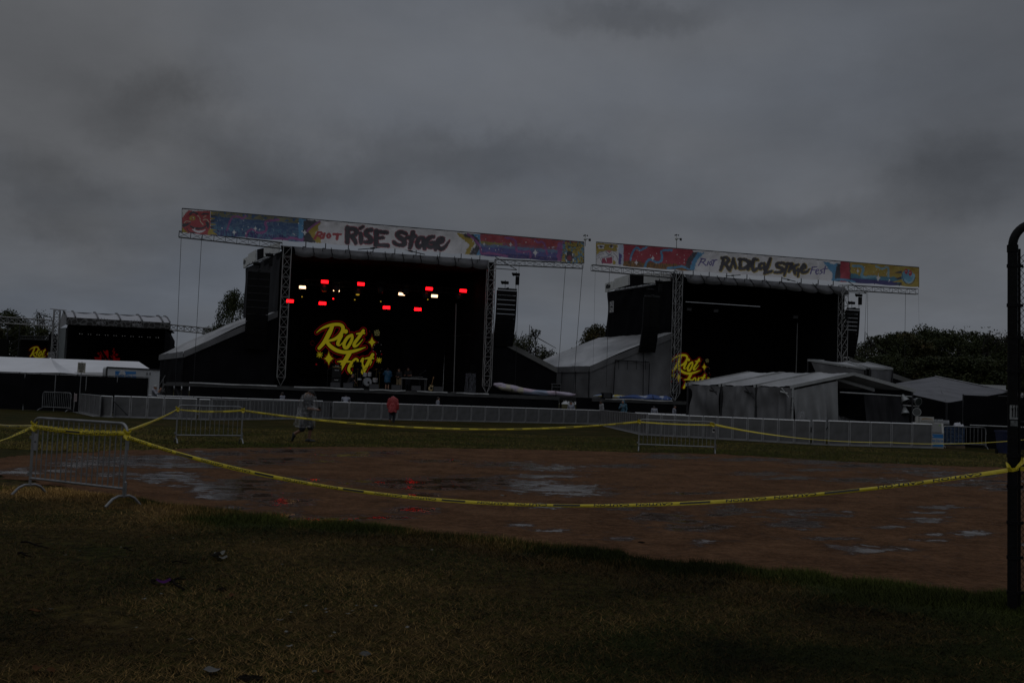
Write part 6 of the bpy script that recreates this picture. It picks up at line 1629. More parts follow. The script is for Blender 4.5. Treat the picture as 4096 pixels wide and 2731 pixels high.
shed_canopy('grey canopy roof sloping right behind the three bay tent', (3295, 1442), (3392, 1447), (3464, 1475), (3232, 1440), (66, 63, 60.5, 63.5), 2.2, .25)
shed_canopy('second grey canopy roof nearer to the trees with a cloth wall', (3385, 1447), (3466, 1449), (3570, 1475), (3480, 1472), (66, 66, 61.5, 60.5), 2.6, .0)
# dark low tent roof further right
pk3, rt3, bt3, lf3 = dep(3740, 1505.5, 63.5), dep(4034, 1565, 60), dep(3786, 1609, 53.8), dep(3598, 1566, 57); lt3 = dep(3583, 1533, 62)
root = empty('dark_tent', gz(bt3, 0), 'dark grey tent with a wrinkled single slope roof in front of the trees', 'tent')
mb = MB()
wrk = lambda P: .15 * mnoise.noise(Vector((P[0] * .45 + P[1] * .25, P[0] * .25 - P[1] * 1.1, 2.0))) + .08 * mnoise.noise(Vector((P[0] * .9 + P[1] * .4, P[0] * .4 - P[1] * 2.3, 7.0)))
def dk3(u, v):
    P = (lt3 * (1 - u) + pk3 * u) * (1 - v) + (bt3 * u + lf3 * (1 - u)) * v if u <= 1 else None
    return P + ZV * wrk(P) * min(1, 5 * v) * min(1, 5 * (1 - v))
mb.grid(dk3, 22, 18); mb.grid(lambda u, v: (lambda P: P + ZV * wrk(P) * min(1, 5 * v) * min(1, 5 * (1 - v)))((pk3 * (1 - u) + rt3 * u) * (1 - v) + (bt3 * (1 - u) + (rt3 + (bt3 - rt3) * .02) * u) * v - ZV * .18 * math.sin(math.pi * u) * v), 30, 22)
mb.build('roof', mat('charcoal_tent_roof', (.075, .071, .080), .36, .55, .8, .7, 3, stretch=(.5, 1.6, 1)), root, smooth=True)
mb = MB(); mb.tube([pk3 + ZV * .03, rt3 + ZV * .03], .04, 6); mb.build('ridge_pole', STEEL, root)
mb = MB(); cloth(mb, lf3 - ZV * .03, bt3 - ZV * .03, gz(bt3, .1), gz(lf3 + (0, .2, 0), .1), 26, 8, .15, 7, 61); mb.build('front_wall', BLACKFAB, root, smooth=True)
mb = MB(); cloth(mb, bt3 - ZV * .03, rt3 - ZV * .05, gz(rt3, .1), gz(bt3, .1), 30, 8, .15, 8, 62); mb.build('side_wall', BLACKFAB, root, smooth=True)
mb = MB(); mb.tube([gz(bt3, 0), bt3], .05, 7); mb.build('post', DARKSTEEL, root)
# flood lamps on a light tower
LT = dep(3645, 1600, 52.6); root = empty('light_tower', gz(LT, 0), 'light tower with four round flood lamps beside the grey tent', 'light tower')
mb = MB(); m0 = gz(LT, 0); mb.tube([m0, gz(LT, 2.9)], .05, 7); a, b = dep(3612, 1620, 52.5), dep(3676, 1625, 52.5); mb.bar(a, b, .07, .06); mb.obox(m0 + ZV * .35, (.5, 0, 0), (0, .35, 0), (0, 0, .3)); mb.build('mast', mat('lamp_bar', (.42, .42, .42), .4, .1, 3), root)
for (x, y, d) in [(3670, 1605, (.25, -.9, -.25)), (3667, 1648, (-.2, -.6, .1)), (3621, 1650, (0, -.35, -.9)), (3620, 1599, (.3, -.4, -.9))]:
    P = dep(x, y, 52.4); d = nrm(d); mb = MB(); mb.lathe([(.07, -.30), (.10, -.22), (.17, -.08), (.21, .06), (.22, .08), (.20, .08)], P, d, 18); lp = mb.build('flood_lamp', mat('lamp_shell', (.26, .27, .27), .3, .15, 4, metal=.4), root)
    mb = MB(); mb.lathe([(.195, .075), (.19, .085)], P, d, 18); mb.build('lens', mat('lamp_glass', (.035, .04, .04), .1, .2, 3), lp)
# ice freezer, boxes, water pallets
F0 = gz(dep(3652, 1779, 50.3), 0); F1 = gz(dep(3775, 1785, 49.9), 0); fz = empty('ice_freezer', (F0 + F1) / 2, 'white ice freezer with a slanted grey door and blue lettered panel', 'freezer')
r_ = nrm(F1 - F0); bk_ = np.array([-r_[1], r_[0], 0]); Lw = np.linalg.norm(F1 - F0); zT = 1.6 + (1646 * 0 + 0) + (1654 - 1700) * 0; FH = dep(3700, 1690, F0[1])[2]
fp = lambda x, y, o=0.0: pln(x, y, F0 - bk_ * o, bk_)
mb = MB(); prof_ = [(0, 0), (1.0, 0), (1.0, FH), (.28, FH), (0, FH * .62)]
mb.prism([F0 + bk_ * a + ZV * b for a, b in prof_], r_ * Lw); mb.build('cabinet', mat('freezer_white', (.40, .40, .38), .4, .15, 1.5), fz)
s0, s1 = F0 + r_ * Lw * .52, F0 + r_ * Lw * .93; sl = lambda p, t: p + bk_ * (.27 * t - .02) + ZV * (FH * (.62 + .375 * t)) ; mb = MB(); mb.prism([sl(s0, -.0) , sl(s1, -.0), sl(s1, .95), sl(s0, .95)], -bk_ * .03 + ZV * .01); mb.build('door', mat('freezer_door', (.115, .115, .11), .35, .15, 2), fz)
mb = MB(); mb.prism([F0 + r_ * Lw * .52 + ZV * FH * .06 - bk_ * .01, F1 - r_ * .03 + ZV * FH * .06 - bk_ * .01, F1 - r_ * .03 + ZV * FH * .56 - bk_ * .01, F0 + r_ * Lw * .52 + ZV * FH * .56 - bk_ * .01], -bk_ * .01); mb.build('blue_panel', MATS['ice_blue_paint'], fz)
mb = MB(); q0 = F0 + r_ * Lw * .52 - bk_ * .024; mb.prism([q0 + ZV * FH * .19, F1 - r_ * .03 - bk_ * .024 + ZV * FH * .19, F1 - r_ * .03 - bk_ * .024 + ZV * FH * .40, q0 + ZV * FH * .40], -bk_ * .004); mb.build('white_stripe', MATS['freezer_white'], fz)
mb = MB(); text_on(mb, 'Home City Ice', q0 + r_ * Lw * .235 - bk_ * .012 + ZV * FH * .29, r_, ZV, .17, Lw * .44); mb.build('lettering', MATS['ice_blue_paint'], fz)
mb = MB()
for zc in (.47, .13):
    for k in range(6): a = k * 1.047; c_ = q0 + r_ * .10 + ZV * FH * zc - bk_ * .014; mb.bar(c_, c_ + (r_ * math.cos(a) + ZV * math.sin(a)) * .10, .025, .008, bk_)
mb.build('snowflake', MATS['trailer_mark_white'], fz)
mb = MB(); mb.lathe([(.07, 0), (.07, .01)], F1 - r_ * .18 + ZV * FH * .88 + bk_ * .16, -bk_, 12); mb.build('green_sticker', mat('green_sticker', (.25, .5, .08), .5, .1, 3), fz)
top = gz(F0, FH) + bk_ * .5
def on_top(name, label, cat, u, w, h, dpt, m): 
    P = top + r_ * Lw * u; root = empty(name, P, label, cat); mb = MB(); mb.obox(P + ZV * h / 2, r_ * w / 2, bk_ * dpt / 2, ZV * h / 2); mb.build('case', m, root); return root, P
rt_, P = on_top('lettered_crate', 'white box lettered JEFFERSON on top of the ice freezer', 'box', .40, .84, .30, .5, mat('crate_white', (.44, .43, .40), .5, .1, 2))
mb = MB(); c0 = P + r_ * .09 + ZV * .19 - bk_ * .262; v_, f_ = text_geo('JEFFERSON'); kx = .50 / (v_[:, 0].max() - v_[:, 0].min()); mb.add([c0 + r_ * p[0] * kx + ZV * (p[1] * .09 - .25 * (p[0] * kx) ** 2 * 2) for p in v_], f_); mb.build('lettering', mat('brown_gold_print', (.32, .17, .03), .5, .1, 3), rt_)
mb = MB(); mb.obox(P + r_ * .1 + ZV * .07 - bk_ * .255, r_ * .3, bk_ * .006, ZV * .012); mb.obox(P - r_ * .28 + ZV * .15 - bk_ * .255, r_ * .012, bk_ * .006, ZV * .14); mb.build('seam', DARKSTEEL, rt_)
P = top + r_ * Lw * .78 - bk_ * .1
root = empty('bottle_pack', P, 'shrink wrapped pack of small bottles on the ice freezer', 'bottle pack', 'packs of bottled water'); mb = MB()
for i in range(10):
    for j in range(3): mb.lathe([(.03, 0), (.03, .13), (.012, .17), (.012, .2)], P + r_ * (i - 4.5) * .065 + bk_ * (j - 1) * .065, ZV, 7)
mb.build('bottles', mat('clear_bottles', (.35, .36, .37), .2, .4, 20), root); mb = MB(); mb.obox(P + ZV * .02, r_ * .34, bk_ * .11, ZV * .02); mb.build('tray', mat('tray', (.25, .25, .25), .4, .2, 5), root)
W0 = gz(dep(3812, 1790, 51.2), 0); pal = empty('water_pallet', W0, 'pallet stacked with blue cases of bottled water behind the barricade', 'water pallet')
mb = MB(); mb.obox(W0 + ZV * .07, r_ * .5, bk_ * .5, ZV * .07); mb.build('wooden_pallet', mat('pallet_wood', (.12, .085, .05), .7, .2, 4), pal)
wm = mat('blue_water_cases', (.03, .055, .11), .25, .6, 9, .3, 20)
for i in range(2):
    for k in range(5): mb = MB(); mb.obox(W0 + r_ * (i - .5) * .48 + ZV * (.24 + .19 * k), r_ * .232, bk_ * .46, ZV * .088); mb.build('water_case', wm, pal)
P = W0 + r_ * .10 + ZV * 1.10; mb = MB(); mb.grid(lambda u, v: P + r_ * (.02 + (u - .3) * .6) + bk_ * (v - .5) * .7 + ZV * (-.06 + .20 * max(0, math.sin(u * 3.14)) * max(0, math.sin(v * 3.14)) ** .5 + .22 * mnoise.noise(Vector((u * 6, v * 5, 1)))), 22, 18); tag(mb.build('plastic_bag', mat('white_plastic_bag', (.50, .50, .54), .35, .1, 3, .5, 8), smooth=True), 'white plastic bag heaped on the stacked water cases', 'bag')
P = W0 - r_ * .35 + bk_ * .8; root = empty('bottle_pack', gz(P, 1.2), 'pack of clear bottles behind the blue water cases', 'bottle pack', 'packs of bottled water'); mb = MB()
for i in range(8):
    for j in range(3): mb.lathe([(.03, 0), (.03, .13), (.012, .17), (.012, .2)], gz(P, 1.2) + r_ * (i - 3.5) * .065 + bk_ * (j - 1) * .065, ZV, 7)
mb.build('bottles', MATS['clear_bottles'], root); mb = MB(); mb.obox(gz(P, .6), r_ * .3, bk_ * .2, ZV * .6); mb.build('crate_stack', DARKSTEEL, root)
# black partition and bins at the right
q0, q1 = gz(dep(3851, 1790, 51.6), 0), gz(dep(4120, 1800, 50.2), 0); zt = dep(3851, 1579, 51.6)[2]
root = empty('black_partition', (q0 + q1) / 2, 'tall black cloth partition to the right of the water cases', 'partition'); mb = MB(); cloth(mb, gz(q0, zt), gz(q1, zt - .05), gz(q1, .05), gz(q0, .05), 30, 8, .08, 7, 71); mb.build('cloth_cover', BLACKFAB, root, smooth=True)
mb = MB(); mb.tube([gz(q0, 0), gz(q0, zt + .03)], .04, 6); mb.build('post', DARKSTEEL, root); mb = MB(); a, b = dep(3880, 1700, 50.9), dep(4110, 1709, 49.7); mb.tube([a, b], .035, 6); mb.build('rail', STEEL, root); mb = MB(); mb.tube([dep(3992, 1584, 50.5), dep(4110, 1585, 49.8)], .03, 6); mb.build('rail', DARKSTEEL, root)
for (px, lab) in ((4022, 'dark blue wheeled bin half hidden by the black fence post'), ):
    P = gz(dep(px, 1810, 45.0), 0); root = empty('wheeled_bin', P, lab, 'bin'); nv = mat('navy_bin', (.012, .018, .06), .4, .2, 2)
    mb = MB(); mb.add([P + np.array(v) for v in ((-.24, -.28, .05), (.24, -.28, .05), (.24, .28, .05), (-.24, .28, .05), (-.30, -.36, .98), (.30, -.36, .98), (.30, .36, .98), (-.30, .36, .98))], [(3, 2, 1, 0), (0, 1, 5, 4), (1, 2, 6, 5), (2, 3, 7, 6), (3, 0, 4, 7)]); mb.build('body', nv, root)
    mb = MB(); mb.obox(P + ZV * 1.02, (.33, 0, 0), (0, .40, 0), (0, 0, .04)); mb.tube([P + np.array([-.28, .42, .98]), P + np.array([.28, .42, .98])], .02, 5); mb.build('lid', nv, root)
    for s in (-1, 1): mb = MB(); mb.lathe([(.12, 0), (.12, .05)], P + np.array([s * .27, .30, .12]), (1, 0, 0), 14); mb.build('wheel', BLACKBOX, root)
    mb = MB(); mb.obox(P + np.array([0, -.36, .80]), (.12, 0, 0), (0, .008, 0), (0, 0, .02)); mb.obox(P + np.array([.02, -.30, .36]), (.07, 0, 0), (0, .02, 0), (0, 0, .008)); mb.build('sticker', mat('bin_mark', (.12, .13, .2), .4, .1, 4), root)
# white vehicles behind
P = gz(dep(3972, 1555, 66), 0); root = empty('box_truck', P, 'white box truck roof showing above the dark tent', 'truck'); z_ = dep(3972, 1540, 66)[2]; mb = MB(); mb.box(P[0] - 1.9, P[1] - .2, .8, P[0] + .75, P[1] + 2, z_); mb.build('box', MATS['trailer_white'], root); mb = MB(); mb.box(P[0] + .8, P[1] + .0, .6, P[0] + 2.0, P[1] + 1.9, z_ - .45); mb.build('cab', MATS['trailer_white'], root)
mb = MB(); mb.box(P[0] + 1.0, P[1] - .03, z_ - 1.15, P[0] + 1.7, P[1] - .012, z_ - .7); mb.build('window', BLACKBOX, root)
for dx in (-1.4, 1.5): mb = MB(); mb.lathe([(.4, 0), (.4, .25)], P + np.array([dx, 0, .4]), (0, -1, 0), 16); mb.build('wheel', BLACKBOX, root)
P = gz(dep(2198, 1440, 96), 0); z_ = dep(2198, 1436, 96)[2]; root = empty('box_truck', P, 'white vehicle roof peeping out between the two stages', 'truck'); mb = MB(); mb.prism([P + np.array([-.6, 0, .8]), P + np.array([.35, 0, .8]), P + np.array([.35, 0, z_]), P + np.array([-.1, 0, z_]), P + np.array([-.6, 0, z_ - .5])], (0, 4, 0)); mb.build('body', WHITEPANEL, root)
mb = MB(); mb.lathe([(.4, 0), (.4, .25)], P + np.array([0, 0, .4]), (0, -1, 0), 16); mb.build('wheel', BLACKBOX, root)

# ------------------------------------------------------------------ crowd barriers
def mesh_mat():
    m = bpy.data.materials.new('perforated_metal'); m.use_nodes = True; t = m.node_tree; b = t.nodes['Principled BSDF']; L = t.links.new
    tc = N(t, 'ShaderNodeTexCoord'); n = N(t, 'ShaderNodeTexNoise'); n.inputs['Scale'].default_value = 2.2; n.inputs['Detail'].default_value = 5; L(tc.outputs['Object'], n.inputs['Vector'])
    r = N(t, 'ShaderNodeValToRGB'); r.color_ramp.elements[0].position = .3; r.color_ramp.elements[0].color = (.105, .105, .105, 1); r.color_ramp.elements[1].position = .75; r.color_ramp.elements[1].color = (.18, .18, .185, 1); L(n.outputs['Fac'], r.inputs[0]); L(r.outputs[0], b.inputs['Base Color'])
    b.inputs['Roughness'].default_value = .6; b.inputs['Metallic'].default_value = .2
    o = t.nodes['Material Output']; tr = N(t, 'ShaderNodeBsdfTransparent'); mx = N(t, 'ShaderNodeMixShader'); mx.inputs[0].default_value = .88; L(tr.outputs[0], mx.inputs[1]); L(b.outputs[0], mx.inputs[2]); L(mx.outputs[0], o.inputs['Surface']); return m


PERF = mesh_mat(); RAILC = mat('barrier_rail', (.80, .80, .81), .4, .1, 3, metal=.1); FRAMEC = mat('barrier_frame', (.27, .27, .275), .5, .2, 3, metal=.3)


def barrier_proto(w, h, rear):
    """one crowd barrier unit of width w standing at the origin, its public side to -y"""
    root = empty('crowd_barrier', (0, 0, 0), 'x', 'crowd barrier')
    mb = MB(); mb.box(-w / 2 + .03, -.006, .06, w / 2 - .03, .006, h - .05); mb.build('perforated_panel', PERF, root)
    mb = MB()
    for s in (-1, 1): mb.box(s * (w / 2 - .035) - .028, -.03, .0, s * (w / 2 - .035) + .028, .03, h - .06)
    mb.box(-w / 2 + .07, -.022, .03, w / 2 - .07, .022, .09)
    if rear:
        for k in range(1, 3): x = -w / 2 + w * k / 3; mb.box(x - .015, -.05, .05, x + .015, -.012, h - .06)
    else:
        for k in range(1, 4): x = -w / 2 + w * k / 4; mb.box(x - .014, .012, .05, x + .014, .05, h - .06)
        mb.box(-w / 2 + .07, .052, .30, w / 2 - .07, .075, .34)
    mb.build('frame', FRAMEC, root)
    mb = MB(); mb.tube([(-w / 2 + .015, 0, h - .03), (w / 2 - .015, 0, h - .03)], .03, 8); mb.build('top_rail', RAILC if not rear else FRAMEC, root)
    s = -1 if rear else 1
    mb = MB(); mb.box(-w / 2 + .02, (0 if s > 0 else -.28) + .031 * (s > 0), .004, w / 2 - .02, max(0, s * 1.05) - .031 * (s < 0), .02); mb.box(-w / 2 + .02, -.16, .004, w / 2 - .02, -.032, .016) if s > 0 else None; mb.build('foot_plate', FRAMEC, root)
    if not rear:
        for q in (-1, 1): mb = MB(); mb.bar((q * (w / 2 - .04), .95, .02), (q * (w / 2 - .04), .04, h * .8), .028); mb.build('brace', DARKSTEEL, root)
    return root


_pro = {}
def run(p, q, n, label, h=1.12, rear=False):
    p, q = gz(p, 0), gz(q, 0); L = np.linalg.norm(q - p); w = L / n; d = nrm(q - p); yaw = math.atan2(d[1], d[0]); key = (round(w, 3), h, rear)
    for i in range(n):
        c = p + d * w * (i + .5)
        if key not in _pro: o = _pro[key] = barrier_proto(w - .012, h, rear)
        else: o = copy_tree(_pro[key])
        o.location = tuple(c); o.rotation_euler = (0, 0, yaw); o['label'] = label; o['group'] = label


GL = lambda px, py: gnd(px, py)
run(GL(291, 1644), GL(398, 1667), 2, 'crowd barrier set at an angle at the far left end of the barrier line', 1.09, True)
run(GL(401, 1666), GL(446, 1670), 1, 'narrow crowd barrier at the left corner beside the angled pair', 1.08)
run(GL(452, 1669), GL(785, 1679), 5, 'crowd barrier in the straight run before the left wing of the left stage', 1.10)
run(GL(792, 1679), GL(838, 1680), 1, 'narrow gate unit of crowd barrier in front of the dark left wing', 1.09)
run(GL(843, 1680), GL(1325, 1674), 11, 'crowd barrier seen from its ribbed back behind the person in the clear poncho', 1.10, True)
run(GL(1327, 1674.5), GL(2398, 1697), 19, 'crowd barrier in the long row across the front of the left stage', 1.10)
run(GL(2402, 1699), GL(2586, 1741), 8, 'crowd barrier in the slanting run of ribbed backs before the right stage', 1.13, True)
run(GL(2590, 1741), GL(3241, 1777), 11, 'crowd barrier in the row in front of the grey three bay tent', 1.16)
run(GL(3247, 1778), GL(3303, 1780), 1, 'gate unit of crowd barrier below the corner of the pale grey curtain', 1.18)
run(GL(3311, 1781), GL(3728, 1793), 5, 'crowd barrier in the right hand run ending at the ice freezer', 1.20)
run(dep(291, 1650, 57.5), dep(1290, 1650, 66.5), 9, 'crowd barrier of the second line whose top rail shows above the left run', 1.12)
run(dep(2540, 1650, 64), dep(2790, 1650, 62), 4, 'crowd barrier of the second line just left of the grey tent', 1.12)
# paper notice on the first barrier
a = dep(302, 1590, 52.9); mb = MB(); w = .10; mb.grid(lambda u, v: a + np.array([(u - .5) * .2, -.0 + (u - .5) * -.12, -(v - .5) * .40]) + np.array([0, -.01 * math.sin(u * 3), 0]), 4, 4); nt = mb.build('paper_notice', mat('notice_paper', (.42, .36, .37), .6, .1, 6)); tag(nt, 'pale paper notice stuck on the leftmost crowd barrier', 'notice'); mb = MB()
for i in range(9): mb.obox(a + np.array([0, -.03, .15 - i * .036]), (.055 + .02 * (i % 3), -.035, 0), (0, .002, 0), (0, 0, .006))
mb.build('printed_lines', mat('red_brown_print', (.12, .05, .05), .6, .1, 5), nt)

# ------------------------------------------------------------------ steel barricades
def barricade(p, q, label, h=1.10, nb=16, r=.0205, foot=.30, plate=None, rb=.0085, yaw_feet=None):
    p, q = gz(p, 0), gz(q, 0); d = nrm(q - p); n = np.array([-d[1], d[0], 0]); L = np.linalg.norm(q - p)
    root = empty('steel_barricade', (p + q) / 2, label, 'barricade', 'steel barricades'); z0 = .24; rc = .13
    arc = lambda c, s: [c + d * s * (-rc) * math.cos(t) + ZV * rc * math.sin(t) for t in np.linspace(0, math.pi / 2, 6)]
    pts = [p + ZV * .13] + arc(p + d * rc + ZV * (h - rc), 1) + arc(q - d * rc + ZV * (h - rc), -1)[::-1] + [q + ZV * .13]
    mb = MB(); mb.tube(pts, r, 8); mb.build('frame', STEEL, root)
    mb = MB(); mb.tube([p + ZV * z0, q + ZV * z0], r * .9, 8); mb.build('bottom_rail', STEEL, root)
    for i in range(1, nb + 1): mb = MB(); t = i / (nb + 1); b = p + (q - p) * t; mb.tube([b + ZV * z0, b + ZV * (h - .005)], rb, 6); mb.build('bar', STEEL, root)
    for c in (p, q):
        mb = MB(); f = nrm(n + d * .15)
        mb.tube([c - f * foot + ZV * .012, c - f * foot * .62 + ZV * .11, c - f * foot * .30 + ZV * .145, c + f * foot * .30 + ZV * .145, c + f * foot * .62 + ZV * .11, c + f * foot + ZV * .012], r * .95, 8); mb.build('foot', STEEL, root)
    mb = MB(); mb.tube([q + d * .035 + ZV * .32, q + d * .035 + ZV * .16], r * .6, 6); mb.tube([q + d * .035 + ZV * .32, q + d * .0 + ZV * .34], r * .6, 6); mb.tube([q + d * .03 + ZV * (h - .35), q + d * .03 + ZV * (h - .2)], r * .6, 6); mb.build('hook', STEEL, root)
    mb = MB(); mb.obox(p - d * .03 + ZV * .30, d * .03, n * .012, ZV * .025); mb.obox(p - d * .03 + ZV * (h - .28), d * .03, n * .012, ZV * .02); mb.build('hinge_loop', STEEL, root)
    if plate: 
        c = p + d * .065 + ZV * (h - .34) if plate == 1 else q - d * .055 + ZV * (h - .28); mb = MB(); mb.obox(c, d * .05, n * .003, ZV * (.12 if plate == 1 else .085)); pl = mb.build('name_plate', mat('plate_steel' if plate == 1 else 'plate_white', (.25, .25, .26) if plate == 1 else (.5, .5, .5), .45, .1, 5), root)
        mb = MB(); c2 = c - n * .006; (text_on(mb, 'AIR', c2 + ZV * .06 * 0, d, ZV, .025, .05) if plate == 1 else mb.lathe([(.04, 0), (.04, .003)], c2, -n, 12)); mb.build('plate_mark', BLACKBOX, root)
    return root, p, q, d


B1, p1a, p1b, d1 = barricade(gnd(117, 1979), gnd(492, 2027), 'nearest steel barricade, wrapped in caution tape at the near edge of the infield', nb=17, plate=1, foot=.25)
B2, p2a, p2b, d2 = barricade(gnd(703, 1773), gnd(964, 1774), 'steel barricade standing on the far grass left of the walking person', nb=13, rb=.009, foot=.27, r=.022)
B3, p3a, p3b, d3 = barricade(gnd(2554, 1804), gnd(2859, 1815), 'steel barricade with a small white plate in front of the grey tent barriers', nb=17, rb=.010, r=.023, foot=.22, plate=2)
barricade(gnd(168, 1643), gnd(280, 1648), 'steel barricade against the black screened fence at far left', nb=14, rb=.012, r=.026, foot=.35)
barricade(gnd(3772, 1791), gnd(3942, 1797), 'steel barricade in front of the blue water cases at right', nb=10, rb=.012, r=.026, foot=.38)
barricade(gnd(282, 1647), gnd(294, 1645), 'narrow steel barricade end seen edge on beside the paper notice', nb=2, rb=.012, r=.026, foot=.3)

# ------------------------------------------------------------------ caution tape
def tape_mat():
    m = mat('yellow_caution_tape', (.62, .49, .013), .32, .10, 5, .25, 30); b = m.node_tree.nodes['Principled BSDF']
    b.inputs['Transmission Weight'].default_value = 0; return m


TAPE = tape_mat(); TAPEK = mat('tape_print', (.015, .014, .008), .4, .2, 8)


def tape(name_label, pts, sag, w=.075, text=True, flip=False, roll=None, n=None, period=.55, ripple=1.0, tphase=.1, curl=1.3):
    """ribbon hung through pts; roll(u) tilts it from upright to flat, w may vary with u"""
    P = [np.asarray(p, float) for p in pts]; L = sum(np.linalg.norm(b - a) for a, b in zip(P[:-1], P[1:])); n = n or int(L * 9) + 8
    segs = np.array([np.linalg.norm(b - a) for a, b in zip(P[:-1], P[1:])]); cum = np.r_[0, np.cumsum(segs)]
    def cen(u):
        s = u * L; i = min(len(segs) - 1, int(np.searchsorted(cum, s, 'right') - 1)); t = (s - cum[i]) / segs[i]
        sg = sag[i] if hasattr(sag, '__len__') else sag
        return P[i] * (1 - t) + P[i + 1] * t - ZV * sg * 4 * t * (1 - t)
    W_ = (lambda u: w) if not callable(w) else w; R_ = roll or (lambda u: .12 * math.sin(u * 17) * ripple)
    def pt(u, v, off=0.0):
        u = min(max(u, 0), 1); c = cen(u); e = cen(min(u + 1e-3, 1)) - cen(max(u - 1e-3, 0)); d = nrm(e); s = nrm(np.cross(d, ZV)); up = np.cross(s, d); a = R_(u)
        sg = 1 if s @ (CAM - c) > 0 else -1; s = s * sg; a0 = -abs(a); kk = -curl * (.8 + .3 * math.sin(u * 23)); av = a0 + kk * (v - .5)
        nn = s * math.cos(av) - up * math.sin(av)
        q_ = (up * (math.sin(av) - math.sin(a0)) - s * (math.cos(av) - math.cos(a0))) / kk
        return c + q_ * W_(u) + nn * off
    mb = MB(); mb.grid(lambda u, v: pt(u, v), n, 6); o = mb.build('caution_tape', TAPE, None, smooth=True); tag(o, name_label, 'caution tape', 'yellow caution tape'); 
    if text:
        mb = MB(); k = int(L / period); v_, f_ = text_geo('CAUTION'); wd = v_[:, 0].max() - v_[:, 0].min(); dirn = 1 if (P[-1] - P[0])[0] > 0 else -1
        for i in range(k):
            s0 = (i + tphase) * period
            if i % 3 == 2:
                b = len(mb.v); mb.v += [tuple(pt((s0 + a * .30) / L, .28 + .44 * c_, .0025)) for a in np.linspace(0, 1, 5) for c_ in (0, 1)]; mb.f += [(b + 2 * j, b + 2 * j + 2, b + 2 * j + 3, b + 2 * j + 1) for j in range(4)]; continue
            sg = -1 if flip else 1
            mb.add([pt((s0 + .19 + sg * dirn * p[0] / wd * .38) / L, .5 + sg * p[1] * .62, .0025) for p in v_], f_)
        mb.build('lettering', TAPEK, o)
    return o


h1 = lambda P, z: gz(P, z)
TL = h1(p1a, .98); TRt = h1(p1b, .985); TRb = h1(p1b, .93)
nrmB1 = np.array([d1[1], -d1[0], 0])
def fromphoto(px, py, Y): return dep(px, py, Y)
y1a, y1b = p1a[1], p1b[1]
tape('caution tape stretched along the front of the nearest barricade', [TL + nrmB1 * .03 + d1 * .01, TRt + nrmB1 * .03 - ZV * .01], .035, flip=True, period=.36, w=.058)
tape('caution tape tied behind the top of the nearest barricade, running to the far left', [fromphoto(-160, 1655, 24), TL - nrmB1 * .02, TRt - nrmB1 * .03 + ZV * .0], [.10, .02], text=True, w=.05, period=.42)
tape('caution tape twisted towards the left edge from the nearest barricade', [TL, fromphoto(-130, 1800, y1a - .6)], .03, flip=True, w=.042, roll=lambda u: .5 + 2.0 * u)
far_l = gz(p2a, 0) + ZV * .99
tape('caution tape between the nearest barricade and the one on the far grass', [TRt + ZV * .02, far_l], .03, w=lambda u: .05 - .01 * u, text=False, roll=lambda u: -.5, curl=2.2)
f2 = h1(p2b, 1.0); n2 = np.array([d2[1], -d2[0], 0])
tape('caution tape along the barricade on the far grass', [far_l + n2 * .03, f2 + n2 * .03], .05, w=.058, text=True, period=.5, roll=lambda u: -.9 + .8 * u)
f3a, f3b = h1(p3a, 1.02), h1(p3b, 1.01); n3 = np.array([d3[1], -d3[0], 0])
def pxsag(a, b, px, py, t): 
    m = a * (1 - t) + b * t; tgt = dep(px, py, m[1]); return (m[2] - tgt[2]) / (4 * t * (1 - t))
tape('long sagging caution tape from the far grass barricade across the outfield', [f2, f3a], pxsag(f2, f3a, 1760, 1712, .5), w=.068, roll=lambda u: -.25 - .25 * math.sin(math.pi * u), period=.62, curl=1.8)
tape('caution tape wound along the barricade before the grey tent', [f3a + n3 * .03, f3b + n3 * .03], .03, w=lambda u: .06 + .05 * max(0, u - .75), text=False, roll=lambda u: -.7)
pole_base = gnd(4052, 2448); pole_at = lambda py: dep(4046 + (py - 1300) * -.014, py, pole_base[1])
gate = fromphoto(3950, 1760, 33.0)
tape('thin caution tape from the tent side barricade to the far right', [f3b, fromphoto(3560, 1768.5, 33.5), fromphoto(4150, 1752, 31)], [.16, .10], w=lambda u: .08 - .045 * min(1, u * 3), text=False, roll=lambda u: -.4 - .7 * min(1, u * 4))
K1 = pole_at(1878) + np.array([-.04, -.05, 0])
tape('nearest long caution tape sagging across the infield to the black fence post', [TRb + nrmB1 * .03, K1], pxsag(TRb, K1, 2150, 2002, .42) , w=lambda u: .058 - .018 * min(1, u * 2.2), flip=True, roll=lambda u: -.1 - .4 * min(1, u * 1.8), period=.45, n=160, curl=1.9)
# knot at barricade and post
for (P, r, lab) in ((TL, .035, 'knot of caution tape on the left corner of the nearest barricade'), (TRt - ZV * .03, .04, 'knot of caution tape on the right corner of the nearest barricade'), (far_l, .05, 'knot of caution tape on the left corner of the far grass barricade'), (f2, .05, 'knot of caution tape on the right corner of the far grass barricade'), (f3a, .05, 'knot of caution tape on the left corner of the tent side barricade'), (f3b + n3 * .03 - d3 * .12, .07, 'thick wad of caution tape on the right corner of the tent side barricade')):
    mb = MB(); mb.grid(lambda u, v: P + np.array([math.cos(u * 6.283) * r * (1 + .3 * math.sin(v * 9)), math.sin(u * 6.283) * r * (1 + .3 * math.cos(v * 7)), (v - .5) * .12 + .02 * math.sin(u * 12.566)]), 14, 7); tag(mb.build('tape_knot', TAPE, smooth=True), lab, 'tape knot', 'knots of caution tape')

